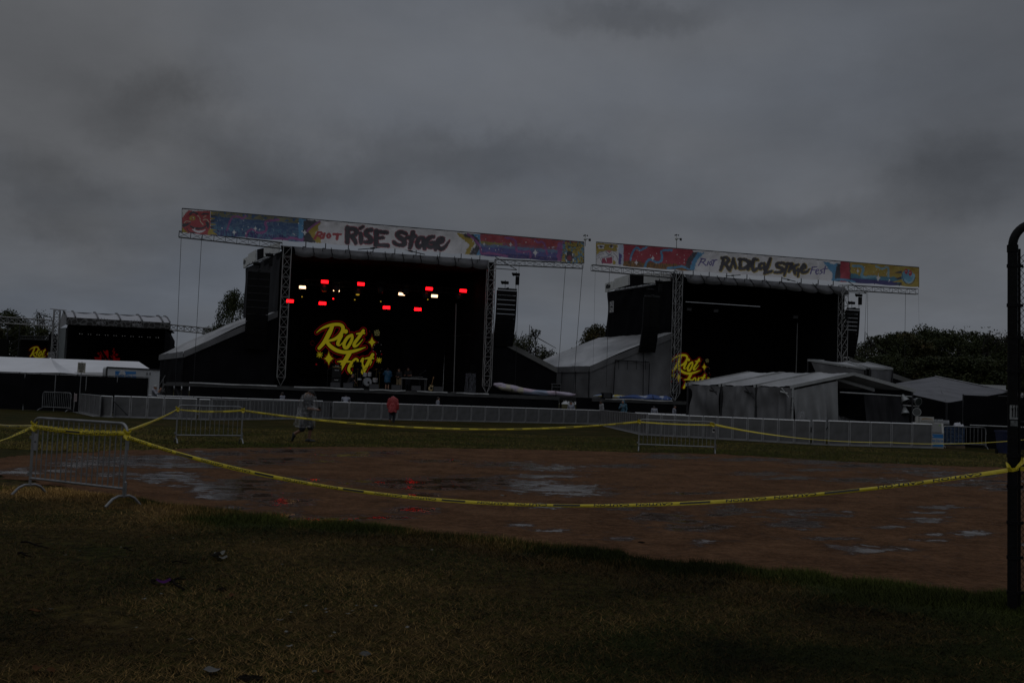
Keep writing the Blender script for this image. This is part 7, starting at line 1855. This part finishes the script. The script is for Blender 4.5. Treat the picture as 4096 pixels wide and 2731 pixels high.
# ------------------------------------------------------------------ black backstop fence at the right edge
PB = pole_base; zt = pole_at(1000)[2]; bf = empty('chainlink_fence', PB, 'black chain link fence post with bent top and netting at the right edge', 'fence'); lean = np.array([-.012, 0, 0]); ptop = pole_at(985)
mb = MB(); r = .040; top_c = ptop
base = gnd(4050, 2448); mb.tube([base, top_c], r, 20); mb.build('post', BLACKPOLE, bf)
mb = MB(); bend = [top_c + np.array([.0 + .2 * (1 - math.cos(t)), 0, .2 * math.sin(t)]) for t in np.linspace(0, 1.25, 9)]; mb.tube(bend + [bend[-1] + nrm(bend[-1] - bend[-2]) * 1.5], .036, 16); mb.build('bent_top', BLACKPOLE, bf)
mb = MB(); mb.tube([top_c - ZV * .05, top_c + ZV * .01], .0445, 18); mb.build('sleeve', BLACKPOLE, bf)
for py in (1065, 1225, 1355, 1490, 1620, 1830, 1952, 2095, 2232, 2370): mb = MB(); P = pole_at(py) ; t = (py - 985) / (2448 - 985); P = top_c * (1 - t) + base * t; mb.tube([P - ZV * .014, P + ZV * .014], r + .006, 18); mb.obox(P + np.array([r + .022, -.005, 0]), (.024, 0, 0), (0, .006, 0), (0, 0, .013)); mb.build('tension_band', BLACKPOLE, bf)
tb = np.array([.060, .006, 0]); mb = MB(); mb.tube([base + tb + ZV * .05, top_c + tb - ZV * .02], .011, 10); mb.build('tension_bar', BLACKPOLE, bf)
mb = MB(); cw, rows = .055, 52; o_ = base + tb + np.array([.012, .0, .06]); Hn = (top_c - base)[2] - .1
for i in range(26):
    x = i * cw
    for s in (0, 1):
        pts = []
        k = 0; zz = 0
        while zz < Hn:
            pts.append(o_ + np.array([x + (cw / 2 if (k + s) % 2 else -cw / 2 + cw * 0) * .98, .004 * (1 if k % 2 else -1), zz]) + (top_c - base) * 0 + np.array([(top_c - base)[0] * zz / Hn, 0, 0])); zz += cw * .95; k += 1
        if s == 0: mb.tube(pts, .0032, 4, False)
        else: mb.tube([p + np.array([cw / 2 * 0 + cw * .0, .006, 0]) for p in pts], .0032, 4, False)
mb.build('chain_link_netting', BLACKPOLE, bf)
mb = MB(); a = base + tb + ZV * .1; mb.tube([a + (top_c - base) * .48, a + (top_c - base) * .48 + np.array([1.5, 0, 0])], .018, 8); mb.build('mid_rail', BLACKPOLE, bf)
# sticker with three dark figures, a second torn sticker
def on_pole(px, py, half, hh, label, name, m):
    t = (py - 985) / (2448 - 985); P = top_c * (1 - t) + base * t; ang = lambda u: -math.pi / 2 + (u - .5) * half
    root_o = MB(); root_o.grid(lambda u, v: P + np.array([math.cos(ang(u)) * (r + .0015), math.sin(ang(u)) * (r + .0015), (.5 - v) * hh]), 12, 4); o = root_o.build(name, m); return tag(o, label, 'sticker'), P, ang
stk, P, ang = on_pole(4046, 1652, 2.0, .135, 'black and white sticker with three dark standing figures on the fence post', 'pole_sticker', mat('sticker_grey', (.16, .17, .17), .5, .5, 60, col2=(.36, .37, .37)))
mb = MB(); sp = lambda x, z: P + np.array([math.cos(ang(x)) * (r + .003), math.sin(ang(x)) * (r + .003), z])
for c, hh in ((.27, .0), (.52, .008), (.78, .004)):
    for sh in ([(c - .07, -.0), (c + .07, .0), (c + .09, .028 + hh), (c - .09, .028 + hh)], [(c - .035, .03 + hh), (c + .035, .03 + hh), (c + .035, .047 + hh), (c - .035, .047 + hh)], [(c - .07, -.05), (c - .01, -.05), (c - .01, -.001), (c - .07, -.001)], [(c + .01, -.05), (c + .07, -.05), (c + .07, -.001), (c + .01, -.001)]):
        mb.add([sp(x, z) for x, z in sh], [(0, 1, 2, 3)])
mb.build('printed_figures', BLACKBOX, stk)
on_pole(4046, 1700, 1.7, .045, 'torn shiny scrap of tape on the fence post below the sticker', 'torn_scrap', mat('torn_foil', (.14, .15, .15), .3, .5, 40))
# tape wound on the post with loose ends
t = (1880 - 985) / (2448 - 985); P = top_c * (1 - t) + base * t
mb = MB(); mb.grid(lambda u, v: P + np.array([math.cos(u * 6.283) * (r + .007 + .004 * math.sin(u * 15)), math.sin(u * 6.283) * (r + .007 + .003 * math.cos(u * 11)), (v - .5) * .03 + .012 * math.sin(u * 6.283 + 1)]), 30, 3)
wr_ = mb.build('tape_knot', TAPE, smooth=True); tag(wr_, 'caution tape wrapped and tied with loose ends on the black fence post', 'tape knot', 'knots of caution tape')
for (a, b, c) in (((-.03, -.045, 0), (-.065, -.07, .035), (-.085, -.065, .03)), ((.0, -.05, .0), (.03, -.08, .05), (.075, -.07, .085)), ((.02, -.045, .01), (.05, -.08, .07), (.045, -.07, .10))):
    mb = MB(); a, b, c = [P + np.array(q) for q in (a, b, c)]; mb.grid(lambda u, v: (a * (1 - u) ** 2 + 2 * b * u * (1 - u) + c * u * u) + np.array([.0, .012, .022]) * (v - .5) * (1 + u), 8, 2); mb.build('loose_end', TAPE, wr_, smooth=True)
mb = MB(); q = P + np.array([.05, -.03, -.0]); mb.grid(lambda u, v: q + np.array([.9 * u, .15 * u, .02 * u + (v - .5) * .035]) , 8, 2); mb.build('tape_tail', TAPE, wr_)

# ------------------------------------------------------------------ people
CLEAR = poly_mat('clear_rain_plastic', (.44, .44, .45), .20)
REDP = mat('red_rain_plastic', (.30, .02, .026), .3, .3, 6, .5, 14, col2=(.42, .05, .05))
BLUEP = mat('blue_rain_plastic', (.015, .085, .17), .3, .3, 6, .5, 14)
TEALP = mat('teal_blue_jacket', (.05, .13, .19), .5, .25, 6, .3, 14)
SHORTS = mat('dark_shorts', (.014, .015, .02), .8, .3, 12, .2, 30)
JEANS = mat('dark_trousers', (.012, .014, .024), .8, .3, 12, .2, 30)
TEE = mat('dark_tshirt', (.014, .015, .020), .8, .25, 10, .2, 25)
BLKTEE = mat('black_tshirt', (.010, .010, .011), .8, .3, 10, .2, 25)
KHAKI = mat('khaki_cloth', (.20, .145, .08), .8, .2, 10, .2, 25)
SHOE = mat('black_shoe', (.008, .008, .009), .5, .3, 12)
SANDAL = mat('tan_sandal', (.22, .10, .05), .6, .2, 10)
TIED = mat('white_blue_patterned_shirt', (.12, .15, .22), .7, .3, 16, col2=(.40, .39, .41))
GREYJ = mat('pale_grey_jacket', (.26, .26, .27), .7, .2, 8, .3, 20)
CAPM = mat('grey_cap', (.14, .14, .14), .8, .2, 10); CAPB = mat('black_cap', (.007, .007, .007), .7, .2, 10); BUCK = mat('pale_bucket_hat', (.34, .36, .35), .8, .15, 10)

walk = dict(pelvis=(0, -.10, .90), hipL=(-.09, -.08, .88), hipR=(.09, -.11, .87), chest=(0, -.06, 1.26), neck=(0, -.05, 1.43), head=(0, .005, 1.555), kneL=(-.09, .035, .45), ankL=(-.09, -.005, .085), toeL=(-.10, .17, .03),
            kneR=(.10, -.21, .40), ankR=(.10, -.46, .25), toeR=(.10, -.50, .06), shL=(-.18, -.03, 1.37), shR=(.18, -.08, 1.36), elR=(.25, .02, 1.09), wrR=(.16, .235, 1.06), elL=(-.24, .0, 1.10), wrL=(-.12, .21, 1.07), sway=(0, -.06, 0))
P1 = gnd(1233, 1768)
p1 = person(P1, -math.pi / 2, walk, 'bearded person in a clear rain poncho walking across the far grass with a phone', [('tshirt', TEE, 'shirt', .86, 0), ('shorts', SHORTS, 'legs', .0, 0), ('shoe', SHOE, 'shoe', 'L'), ('shoe', SHOE, 'shoe', 'R'), ('beard', HAIR, 'beard'), ('cap', CAPB, 'cap'), ('ponytail', BLONDE, 'tail'), ('poncho', CLEAR, 'poncho', .50, .29, .34)], hair=HAIR, h=.012, fat=1.12, skin=mat('deep_tan_skin', (.20, .10, .065), .5, .12, 8))  # the walker's skin is one even tan, darker than the common skin
for s in p1.children:
    if s.name.startswith('shoe'): pass
ph = P1 + np.array([.235 + .11, -.12, 1.055]); mb = MB(); mb.obox(ph + np.array([0, .0, .035]), (.035, 0, .012), (0, .006, 0), (-.02, 0, .065)); tag(mb.build('phone', BLACKBOX), 'dark phone held by the person in the clear poncho', 'phone')

away = dict(pelvis=(0, -.02, .90), chest=(0, .06, 1.24), neck=(0, .12, 1.38), head=(0, .22, 1.46), shL=(-.19, .06, 1.33), shR=(.19, .06, 1.33), hipL=(-.09, -.02, .87), hipR=(.09, -.02, .87), kneL=(-.11, .03, .46), ankL=(-.12, -.22, .20), toeL=(-.13, -.20, .04), kneR=(.09, .06, .46), ankR=(.09, .03, .085), toeR=(.11, .18, .03), elL=(-.27, .02, 1.06), wrL=(-.24, .10, .84), elR=(.28, .0, 1.06), wrR=(.30, .04, .80))
P2 = gnd(1568, 1690)
person(P2, .05, away, 'person in a red rain poncho and dark trousers walking away towards the barriers', [('trousers', JEANS, 'legs', .97, .012), ('shoe', SANDAL, 'shoe', 'L'), ('shoe', SHOE, 'shoe', 'R'), ('hair', HAIR, 'hair'), ('hood_roll', REDP, 'neckroll'), ('poncho', REDP, 'poncho', .62, .27, .23)], skin=SKIN, h=.014)
mb = MB(); c = P2 + np.array([.315, .04, .70]); mb.lathe([(.03, -.1), (.034, -.08), (.034, .04), (.014, .08), (.014, .1)], c, (0, 0, 1), 10); tag(mb.build('water_bottle', mat('clear_bottle', (.3, .32, .33), .15, .3, 8)), 'small bottle carried by the person in the red poncho', 'bottle')

# people on the left stage
P = on_deck(1548, 2.2)
person(P, .25, dict(elL=(-.27, .12, 1.25), wrL=(-.10, .16, 1.45), elR=(.27, .03, 1.14), wrR=(.15, .22, 1.02)), 'person in a blue rain poncho on the left stage, one hand at the face', [('shorts', SHORTS, 'legs', 0, 0), ('shoe', SHOE, 'shoe', 'L'), ('shoe', SHOE, 'shoe', 'R'), ('hair', HAIR, 'hair'), ('poncho', BLUEP, 'poncho', .62, .26, .24)], scale=.99)
P = on_deck(1594, 1.7)
person(P, 2.7, dict(elL=(-.24, .03, 1.15), wrL=(-.12, .22, 1.08), elR=(.25, .0, 1.15), wrR=(.12, .2, 1.1), kneL=(-.15, .02, .5), ankL=(-.16, 0, .085), toeL=(-.18, .17, .035)), 'man in a black top and khaki shorts standing at the stage edge', [('tshirt', BLKTEE, 'shirt', .88, .9), ('shorts', KHAKI, 'legs', .12, .02), ('shoe', SHOE, 'shoe', 'L'), ('shoe', SHOE, 'shoe', 'R'), ('hair', HAIR, 'hair')], scale=.98)
P = on_deck(1630, 5.2)
person(P, math.pi, dict(elR=(.25, .15, 1.12), wrR=(.18, .38, 1.12), elL=(-.25, .15, 1.15), wrL=(-.1, .36, 1.12), head=(0, .08, 1.59)), 'dim person behind the equipment table on the left stage', [('tshirt', BLKTEE, 'shirt', .88, .0), ('trousers', JEANS, 'legs', .95, .01), ('shoe', SHOE, 'shoe', 'L'), ('shoe', SHOE, 'shoe', 'R'), ('hair', HAIR, 'hair')], scale=1.12)
P = on_deck(1400, 2.0)
person(P, -1.1, dict(pelvis=(0, -.2, .30), hipL=(-.1, -.2, .30), hipR=(.1, -.2, .30), chest=(0, .0, .66), neck=(0, .08, .83), head=(0, .16, .94), shL=(-.18, .03, .76), shR=(.18, .03, .76), kneL=(-.18, .22, .50), ankL=(-.16, .08, .085), toeL=(-.18, .25, .035), kneR=(.18, .22, .50), ankR=(.16, .08, .085), toeR=(.18, .25, .035), elL=(-.24, .22, .60), wrL=(-.08, .38, .50), elR=(.24, .22, .60), wrR=(.10, .38, .46)),
       'crouching person in a grey cap and black top beside the drum kit', [('tshirt', BLKTEE, 'shirt', .24, 0), ('trousers', JEANS, 'legs', .95, .01), ('shoe', SHOE, 'shoe', 'L'), ('shoe', SHOE, 'shoe', 'R'), ('cap', CAPM, 'cap')], scale=1.05)

# crew standing behind the barriers
crew = [(1131, 1568, 66.5, 1.2, TIED, SKIN2, 'crew member in a pale patterned shirt raising a hand, left of the poncho walker', dict(elR=(.26, .1, 1.3), wrR=(.12, .12, 1.55)), None),
        (1752, 1587, 72, -1.3, TIED, SKIN, 'crew member in a pale patterned shirt standing in profile below the electric guitar', {}, None),
        (2285, 1605, 76, 2.9, TIED, SKIN, 'dark haired crew member in a pale patterned shirt below the rolled pink banner', {}, None),
        (2407, 1601, 77, 1.9, GREYJ, SKIN2, 'man in a pale grey jacket with hood down below the wedge speaker', {}, 'GREY'),
        (2494, 1600, 77, 2.6, TEALP, SKIN, 'person in a teal hooded rain jacket below the crumpled blue banner', dict(elR=(.25, .1, 1.15), wrR=(.05, .25, 1.25)), 'HOOD'),
        (2618, 1621, 76, 0.1, TIED, SKIN2, 'crew member seen from behind with bent neck below the crumpled blue banner end', dict(head=(0, .12, 1.55)), None),
        (2697, 1620, 76, -1.9, TIED, SKIN, 'crew member in a patterned pale shirt under the foot of the right stage tower', {}, None),
        (2771, 1624, 72, -2.1, TIED, SKIN, 'crew member in a patterned pale shirt beside the edge of the grey tent', {}, None),
        (619, 1539, 59.5, -1.6, TIED, SKIN, 'person in a pale bucket hat and patterned shirt beside the aluminium stair', dict(elR=(.22, .22, 1.2), wrR=(.1, .35, 1.45), elL=(-.22, .2, 1.2), wrL=(-.08, .33, 1.45)), 'BUCKET')]
for (px, py, Y, yaw, sh, sk, lab, po, ex) in crew:
    T = dep(px, py, Y); cl = [('shirt', sh, 'shirt', .85, .35 if sh is TIED else .95), ('trousers', JEANS, 'legs', .97, .012), ('shoe', SHOE, 'shoe', 'L'), ('shoe', SHOE, 'shoe', 'R')]
    if ex == 'HOOD': cl.append(('hood', sh, 'hood'))
    elif ex == 'BUCKET': cl.append(('bucket_hat', BUCK, 'bucket'))
    else: cl.append(('hair', HAIR, 'hair'))
    if ex == 'GREY': cl.append(('hood_roll', sh, 'neckroll'))
    person(gz(T, 0), yaw, po, lab, cl, skin=sk, scale=T[2] / 1.745, h=.019, group='people behind the crowd barriers')
T = dep(1383, 1585, 66.5)
person(gz(T, 0), 0.1, dict(chest=(0, .18, 1.20), neck=(0, .32, 1.30), head=(0, .44, 1.32), shL=(-.19, .22, 1.26), shR=(.19, .22, 1.26), elL=(-.25, .40, 1.06), elR=(.25, .40, 1.06), wrL=(-.1, .58, 1.05), wrR=(.1, .58, 1.05)), 'crew member bending forward, only the pale patterned back above the barrier', [('shirt', TIED, 'shirt', .85, .35), ('trousers', JEANS, 'legs', .97, .012), ('shoe', SHOE, 'shoe', 'L'), ('shoe', SHOE, 'shoe', 'R'), ('hair', HAIR, 'hair')], h=.019, scale=T[2] / 1.40, group='people behind the crowd barriers')

# ------------------------------------------------------------------ litter on the near grass
PAPER = mat('damp_white_paper', (.15, .145, .13), .8, .15, 10, spec=.05); BARK = mat('wet_bark', (.012, .009, .007), .9, .4, 20, .4, 40, spec=.03); LEAFM = mat('dead_leaf', (.075, .034, .013), .8, .3, 15, spec=.05); PURP = mat('purple_foil', (.05, .008, .07), .7, .3, 10, spec=.05)
PALE = mat('pale_plastic_scrap', (.12, .115, .105), .8, .2, 12, spec=.05); SOIL = mat('dark_soil', (.012, .009, .006), .9, .4, 25, .5, 50, spec=.03)


def stick(a, b, r, label):
    p, q = gnd(*a), gnd(*b); L = np.linalg.norm(q - p); mb = MB(); pts = [p * (1 - t) + q * t + np.array([.012 * math.sin(t * 9), .01 * math.sin(t * 7 + 1), .022 + .012 * math.sin(t * 5)]) for t in np.linspace(0, 1, 7)]
    mb.tube(pts, [r * (1 - .5 * t) for t in np.linspace(0, 1, 7)], 7)
    m_ = pts[3]; mb.tube([m_, m_ + nrm(q - p) * L * .15 + np.array([.03, .05, .01])], [r * .5, r * .25], 5); tag(mb.build('fallen_stick', BARK), label, 'stick', 'sticks on the near grass')


for (a, b, r, lab) in [((83, 2176), (192, 2196), .011, 'long dark stick lying near the left edge below the nearest barricade'), ((70, 2221), (124, 2231), .012, 'short thick dark stick at the left edge of the near grass'), ((687, 2257), (760, 2257), .006, 'thin level twig on the straw left of the crumpled white cup'),
                       ((676, 2333), (733, 2362), .014, 'thickest dark stick, lying beside the purple wrapper'), ((690, 2331), (738, 2318), .010, 'forked thin stick touching the thickest stick'), ((493, 2201), (528, 2207), .008, 'short stick with a white tip on the straw'), ((606, 2332), (622, 2345), .012, 'stub of stick left of the purple wrapper')]: stick(a, b, r, lab)


def scrap(px, py, sx, sy, m, label, name, cat, grp=None, curl=.5, seed=0, lift=.022):
    P = gnd(px, py); R = random.Random(seed or int(px)); th = R.uniform(0, 3.1); c, s = math.cos(th), math.sin(th); mb = MB()
    def f(u, v):
        w = (1 - .55 * abs(2 * v - 1) ** 1.5) if cat == 'leaf' else 1 - .18 * math.sin(u * 7 + v * 9 + px) ** 2
        x, y = (u - .5) * sx * w, (v - .5) * sy
        return P + np.array([x * c - y * s, x * s + y * c, lift + curl * sx * (abs(u - .5) ** 1.5) + .3 * curl * sy * math.sin(v * 5 + px) * .5 + .006])
    mb.grid(f, 6, 6); tag(mb.build(name, m, smooth=True), label, cat, grp)


scrap(868, 2233, .10, .12, PAPER, 'crumpled white cup half lying on the near grass', 'crumpled_cup', 'litter', curl=.9); scrap(886, 2243, .09, .10, PALE, 'torn white scrap beside the crumpled cup', 'torn_scrap', 'litter', curl=.6)
scrap(652, 2339, .12, .08, PURP, 'purple shiny wrapper beside the thickest stick', 'purple_wrapper', 'litter', curl=.5)
for (x, y, a, lab) in [(812, 2248, .06, 'orange brown dead leaf left of the crumpled cup'), (586, 2160, .07, 'dark red dead leaf near the green grass band'), (136, 2461, .09, 'large tan dead leaf on the dark ground at left'), (149, 2692, .08, 'pale curled leaf near the bottom left corner'), (199, 2701, .07, 'brown leaf right of the pale curled leaf'), (930, 2395, .08, 'flat brown leaf below the cup'), (1315, 2708, .08, 'brown leaf near the bottom centre edge')]: scrap(x, y, a * .7, a * .9, LEAFM, lab, 'dead_leaf', 'leaf', 'dead leaves on the near grass', .5)
for i, (x, y, a) in enumerate([(647, 2388, .045), (575, 2409, .05), (482, 2199, .04), (318, 2214, .035), (1220, 2437, .06), (1165, 2464, .05), (1119, 2494, .07), (1155, 2600, .06), (1141, 2543, .055), (1299, 2450, .05), (1303, 2463, .045), (1336, 2547, .05), (1256, 2706, .06), (1725, 2209, .06), (1499, 2438, .06), (1427, 2436, .04), (1409, 2457, .035), (1391, 2469, .05),
                              (1127, 2269, .05), (1014, 2178, .045), (690, 2162, .04), (260, 2231, .05), (541, 2526, .04), (760, 2572, .045), (203, 2450, .04), (1625, 2524, .06), (1320, 2560, .04)]):
    scrap(x, y, a * .75, a * .4, PAPER if i % 3 else PALE, 'small whitish paper scrap trodden into the near grass', 'paper_scrap', 'litter', 'paper scraps on the near grass', .35)
scrap(854, 2698, .10, .07, PALE, 'flattened pale cup near the bottom edge of the near grass', 'flattened_cup', 'litter', curl=.3)


def clod(px, py, r, label, name, m, cat, z=.0):
    P = gnd(px, py); mb = MB(); mb.grid(lambda u, v: P + np.array([math.cos(u * 6.283) * math.sin(v * 1.57 + .001), math.sin(u * 6.283) * math.sin(v * 1.57 + .001), .55 * math.cos(v * 1.57)]) * r * (1 + .35 * mnoise.noise(Vector((math.cos(u * 6.283) * 2 + px, math.sin(u * 6.283) * 2, v * 3)))) + ZV * z, 14, 7); tag(mb.build(name, m), label, cat)


clod(1461, 2616, .035, 'pale flat stone at the bottom of the near grass', 'stone', mat('pale_stone', (.09, .09, .085), .8, .2, 12, spec=.05), 'stone'); clod(982, 2719, .05, 'left of two dark soil clods at the bottom edge', 'soil_clod', SOIL, 'soil clod'); clod(1020, 2721, .05, 'right of two dark soil clods at the bottom edge', 'soil_clod', SOIL, 'soil clod')
clod(2566, 2174, .05, 'dark clod of earth lying alone on the infield clay', 'soil_clod', SOIL, 'soil clod'); clod(887, 2361, .045, 'dark clod beside the straw right of the sticks', 'soil_clod', SOIL, 'soil clod')
for i, (x, y, a) in enumerate([(1635, 1806, .14), (1656, 1830, .12), (3770, 1935, .10), (3590, 1855, .14), (2015, 1986, .13), (978, 1946, .08), (2785, 1842, .10), (3095, 1847, .09)]): scrap(x, y, a, a * .5, PAPER, 'whitish scrap of litter on the infield clay', 'paper_scrap', 'litter', 'paper scraps on the infield', .25, lift=.012)

# ------------------------------------------------------------------ trees
def leaf_mat(name, c1, c2, c3):
    m = bpy.data.materials.new(name); m.use_nodes = True; t = m.node_tree; L = t.links.new; b = t.nodes['Principled BSDF']
    tc = N(t, 'ShaderNodeTexCoord'); n = N(t, 'ShaderNodeTexNoise'); n.inputs['Scale'].default_value = .55; n.inputs['Detail'].default_value = 6; n.inputs['Roughness'].default_value = .7; L(tc.outputs['Object'], n.inputs['Vector'])
    r = N(t, 'ShaderNodeValToRGB'); e = r.color_ramp.elements; e[0].position = .32; e[0].color = (*c1, 1); e[1].position = .72; e[1].color = (*c3, 1); x = e.new(.52); x.color = (*c2, 1)
    L(n.outputs['Fac'], r.inputs[0]); L(r.outputs[0], b.inputs['Base Color']); b.inputs['Roughness'].default_value = .6; b.inputs['Specular IOR Level'].default_value = .15
    return m


LEAVES = [leaf_mat('foliage_dark', (.020, .027, .009), (.034, .042, .012), (.055, .058, .018)), leaf_mat('foliage_autumn', (.026, .030, .010), (.050, .046, .014), (.11, .065, .022)), leaf_mat('foliage_olive', (.022, .029, .010), (.040, .046, .015), (.070, .068, .024))]
TRUNK = mat('tree_bark', (.022, .018, .014), .9, .3, 6, .4, 20)


def make_tree(seed, H, R, base, nclump, nleaf, leaf, lm, sparse=False, tall=1.0):
    r = np.random.RandomState(seed); root = empty('broadleaf_tree', (0, 0, 0), 'x', 'tree'); mb = MB(); tip = []
    th = H * base; mb.tube([np.array([0, 0, -.1]), np.array([.05, 0, th * .6]), np.array([.1 * r.randn(), .1 * r.randn(), th]), np.array([.3 * r.randn(), .3 * r.randn(), H * .8])], [H * .028, H * .022, H * .018, H * .004], 8)
    cl = []
    for i in range(nclump):
        u = r.rand(); zz = th * .75 + (H - th * .75) * (u ** .85); prof = math.sin(math.pi * min(1, .12 + .88 * (zz - th * .7) / (H - th * .7))) ** .6
        a = r.rand() * 6.283; rad = R * prof * (.35 + .65 * r.rand() ** .5) * (1 + .25 * math.sin(a * 2 + seed)); cl.append(np.array([math.cos(a) * rad, math.sin(a) * rad, zz + .08 * H * r.randn() * .6]))
        if i % (1 if sparse else 2) == 0:
            s = np.array([0, 0, th * (.7 + .5 * r.rand())]); e = cl[-1]; m_ = s * .5 + e * .5 + np.array([0, 0, .06 * H * (r.rand() - .2)]) + .3 * r.randn(3); mb.tube([s, m_, e], [H * .010, H * .006, H * .0015] if not sparse else [H * .014, H * .009, H * .004], 5)
            if sparse:
                for k in range(5): q = m_ * (1 - k / 5) + e * (k / 5); mb.tube([q, q + r.randn(3) * R * .16 + [0, 0, R * .12], q + r.randn(3) * R * .28 + [0, 0, R * .2]], [H * .008, H * .006, H * .003], 4)
    mb.build('trunk', TRUNK, root)
    C = np.array(cl); k = r.randint(0, len(C), nleaf); sz = (R * .20 + R * .14 * r.rand(len(C)))[k]
    D = r.randn(nleaf, 3); D /= np.linalg.norm(D, axis=1)[:, None]; P = C[k] + D * (sz * r.rand(nleaf) ** .45)[:, None] * np.array([1, 1, .72])
    n1 = r.randn(nleaf, 3); n1 /= np.linalg.norm(n1, axis=1)[:, None]; n2 = np.cross(n1, r.randn(nleaf, 3)); n2 /= np.linalg.norm(n2, axis=1)[:, None]; ls = (leaf * (.6 + .8 * r.rand(nleaf)))[:, None]
    V = np.stack([P - n1 * ls, P - n2 * ls * .5, P + n1 * ls, P + n2 * ls * .5], 1).reshape(-1, 3)
    me = bpy.data.meshes.new('crown'); q = np.arange(4 * nleaf).astype(np.int32); me.vertices.add(len(V)); me.vertices.foreach_set('co', V.astype(np.float32).ravel()); me.loops.add(len(q)); me.loops.foreach_set('vertex_index', q); me.polygons.add(nleaf); me.polygons.foreach_set('loop_start', (np.arange(nleaf) * 4).astype(np.int32)); me.update(calc_edges=True)
    me.materials.append(lm); o = link(bpy.data.objects.new('crown', me)); o.parent = root; return root


protos = [make_tree(1, 12, 4.6, .22, 60, 13000, .17, LEAVES[0]), make_tree(2, 12, 4.9, .2, 64, 14000, .17, LEAVES[2]), make_tree(3, 12, 4.2, .25, 55, 12000, .16, LEAVES[1]), make_tree(4, 12, 5.2, .18, 70, 14000, .17, LEAVES[0]), make_tree(5, 12, 4.6, .3, 34, 5200, .15, LEAVES[2], True), make_tree(6, 12, 4.0, .35, 26, 1500, .13, LEAVES[2], True)]
used = [False] * len(protos)


def tree(k, px, py_top, Y, width, label, group=None, yaw=0.0):
    T = dep(px, py_top, Y); s = T[2] / 12.9; o = protos[k] if not used[k] else copy_tree(protos[k]); used[k] = True
    o.location = (T[0], T[1], 0); o.scale = (s * width, s * width, s); o.rotation_euler = (0, 0, yaw); o['label'] = label
    if group: o['group'] = group


tree(3, 935, 1168, 118, .44, 'dark round tree behind the left wing of the left stage', yaw=.5)
tree(0, 40, 1245, 150, 1.0, 'dark broad tree behind the trusses at the far left edge', yaw=1.0); tree(5, 158, 1238, 150, .9, 'thin topped tree behind the lattice tower at far left', yaw=2.0); tree(1, 110, 1290, 142, 1.1, 'lower bushy tree seen through the far left trusses', yaw=.2)
tree(2, -60, 1262, 140, 1.0, 'bushy tree cut by the left edge of the view', yaw=3.)
tree(4, 690, 1380, 135, .7, 'small tree top right of the distant white roofed stage', yaw=1.2); tree(5, 815, 1360, 138, .8, 'sparse tree top above the left stage wing roof', yaw=.4); tree(1, 870, 1290, 130, .8, 'bushy tree half hidden beside the dark round tree', yaw=2.2)
tree(4, 2128, 1310, 118, 1.0, 'open branched tree between the two stages', yaw=.3); tree(4, 2065, 1330, 124, .9, 'tree mostly hidden by the loudspeaker array between the stages', yaw=2.4); tree(2, 2398, 1287, 108, .75, 'yellowish leafy tree rising beside the black cloth side of the right stage', yaw=.9)
tree(1, 2335, 1378, 112, .7, 'low bushy tree just left of the yellowish tree', yaw=2.9); tree(2, 2250, 1410, 125, .9, 'low tree above the dip between the stage wing roofs', yaw=1.7); tree(0, 2180, 1425, 130, 1.0, 'low dark tree behind the sloping wing roof between the stages', yaw=.2)
R_ = [(4, 3470, 1338, 105, .9, 'slim open tree at the left end of the right hand wood'), (0, 3535, 1342, 112, 1.15, 'dark tree second from the left in the right hand wood'), (2, 3600, 1318, 118, 1.2, 'orange tinted tree over the second grey canopy'), (1, 3655, 1322, 124, 1.1, 'olive tree behind the single cable at right'),
      (0, 3712, 1308, 128, .85, 'tall narrow dark tree standing above its neighbours in the right hand wood'), (3, 3770, 1330, 126, 1.1, 'broad dark tree right of the tall narrow one'), (5, 3835, 1305, 140, .8, 'bare twiggy tree behind the wood'), (1, 3890, 1315, 128, 1.1, 'olive tree right of the bare twiggy one'),
      (3, 3955, 1352, 120, 1.0, 'lower dark tree next to the sparse branched tree'), (5, 4010, 1306, 118, 1.1, 'sparse branched tree near the black fence post'), (0, 4080, 1340, 118, 1.1, 'dark tree hidden partly by the black fence post'), (2, 4170, 1320, 120, 1.1, 'tree beyond the black fence post at the right edge')]
for i, (k, x, y, Y, w, lab) in enumerate(R_): tree(k, x, y, Y, w, lab, 'trees of the right hand wood', yaw=i * 1.3)
for i, (k, x, y, Y, w) in enumerate([(1, 3440, 1420, 98, 1.0), (0, 3500, 1430, 96, 1.2), (3, 3570, 1425, 97, 1.2), (2, 3640, 1432, 98, 1.2), (0, 3715, 1428, 97, 1.2), (1, 3790, 1420, 98, 1.2), (3, 3865, 1425, 97, 1.2), (0, 3940, 1430, 98, 1.2), (1, 4015, 1425, 97, 1.2), (3, 4095, 1430, 98, 1.2), (1, 4175, 1430, 97, 1.2)]):
    tree(k, x, y, Y, w * 1.35, 'low bushy tree in the dark front row of the right hand wood', 'low trees along the front of the wood', yaw=i * .9)
for k, u in enumerate(used):
    if not u:
        for c in list(protos[k].children): bpy.data.objects.remove(c)
        bpy.data.objects.remove(protos[k])
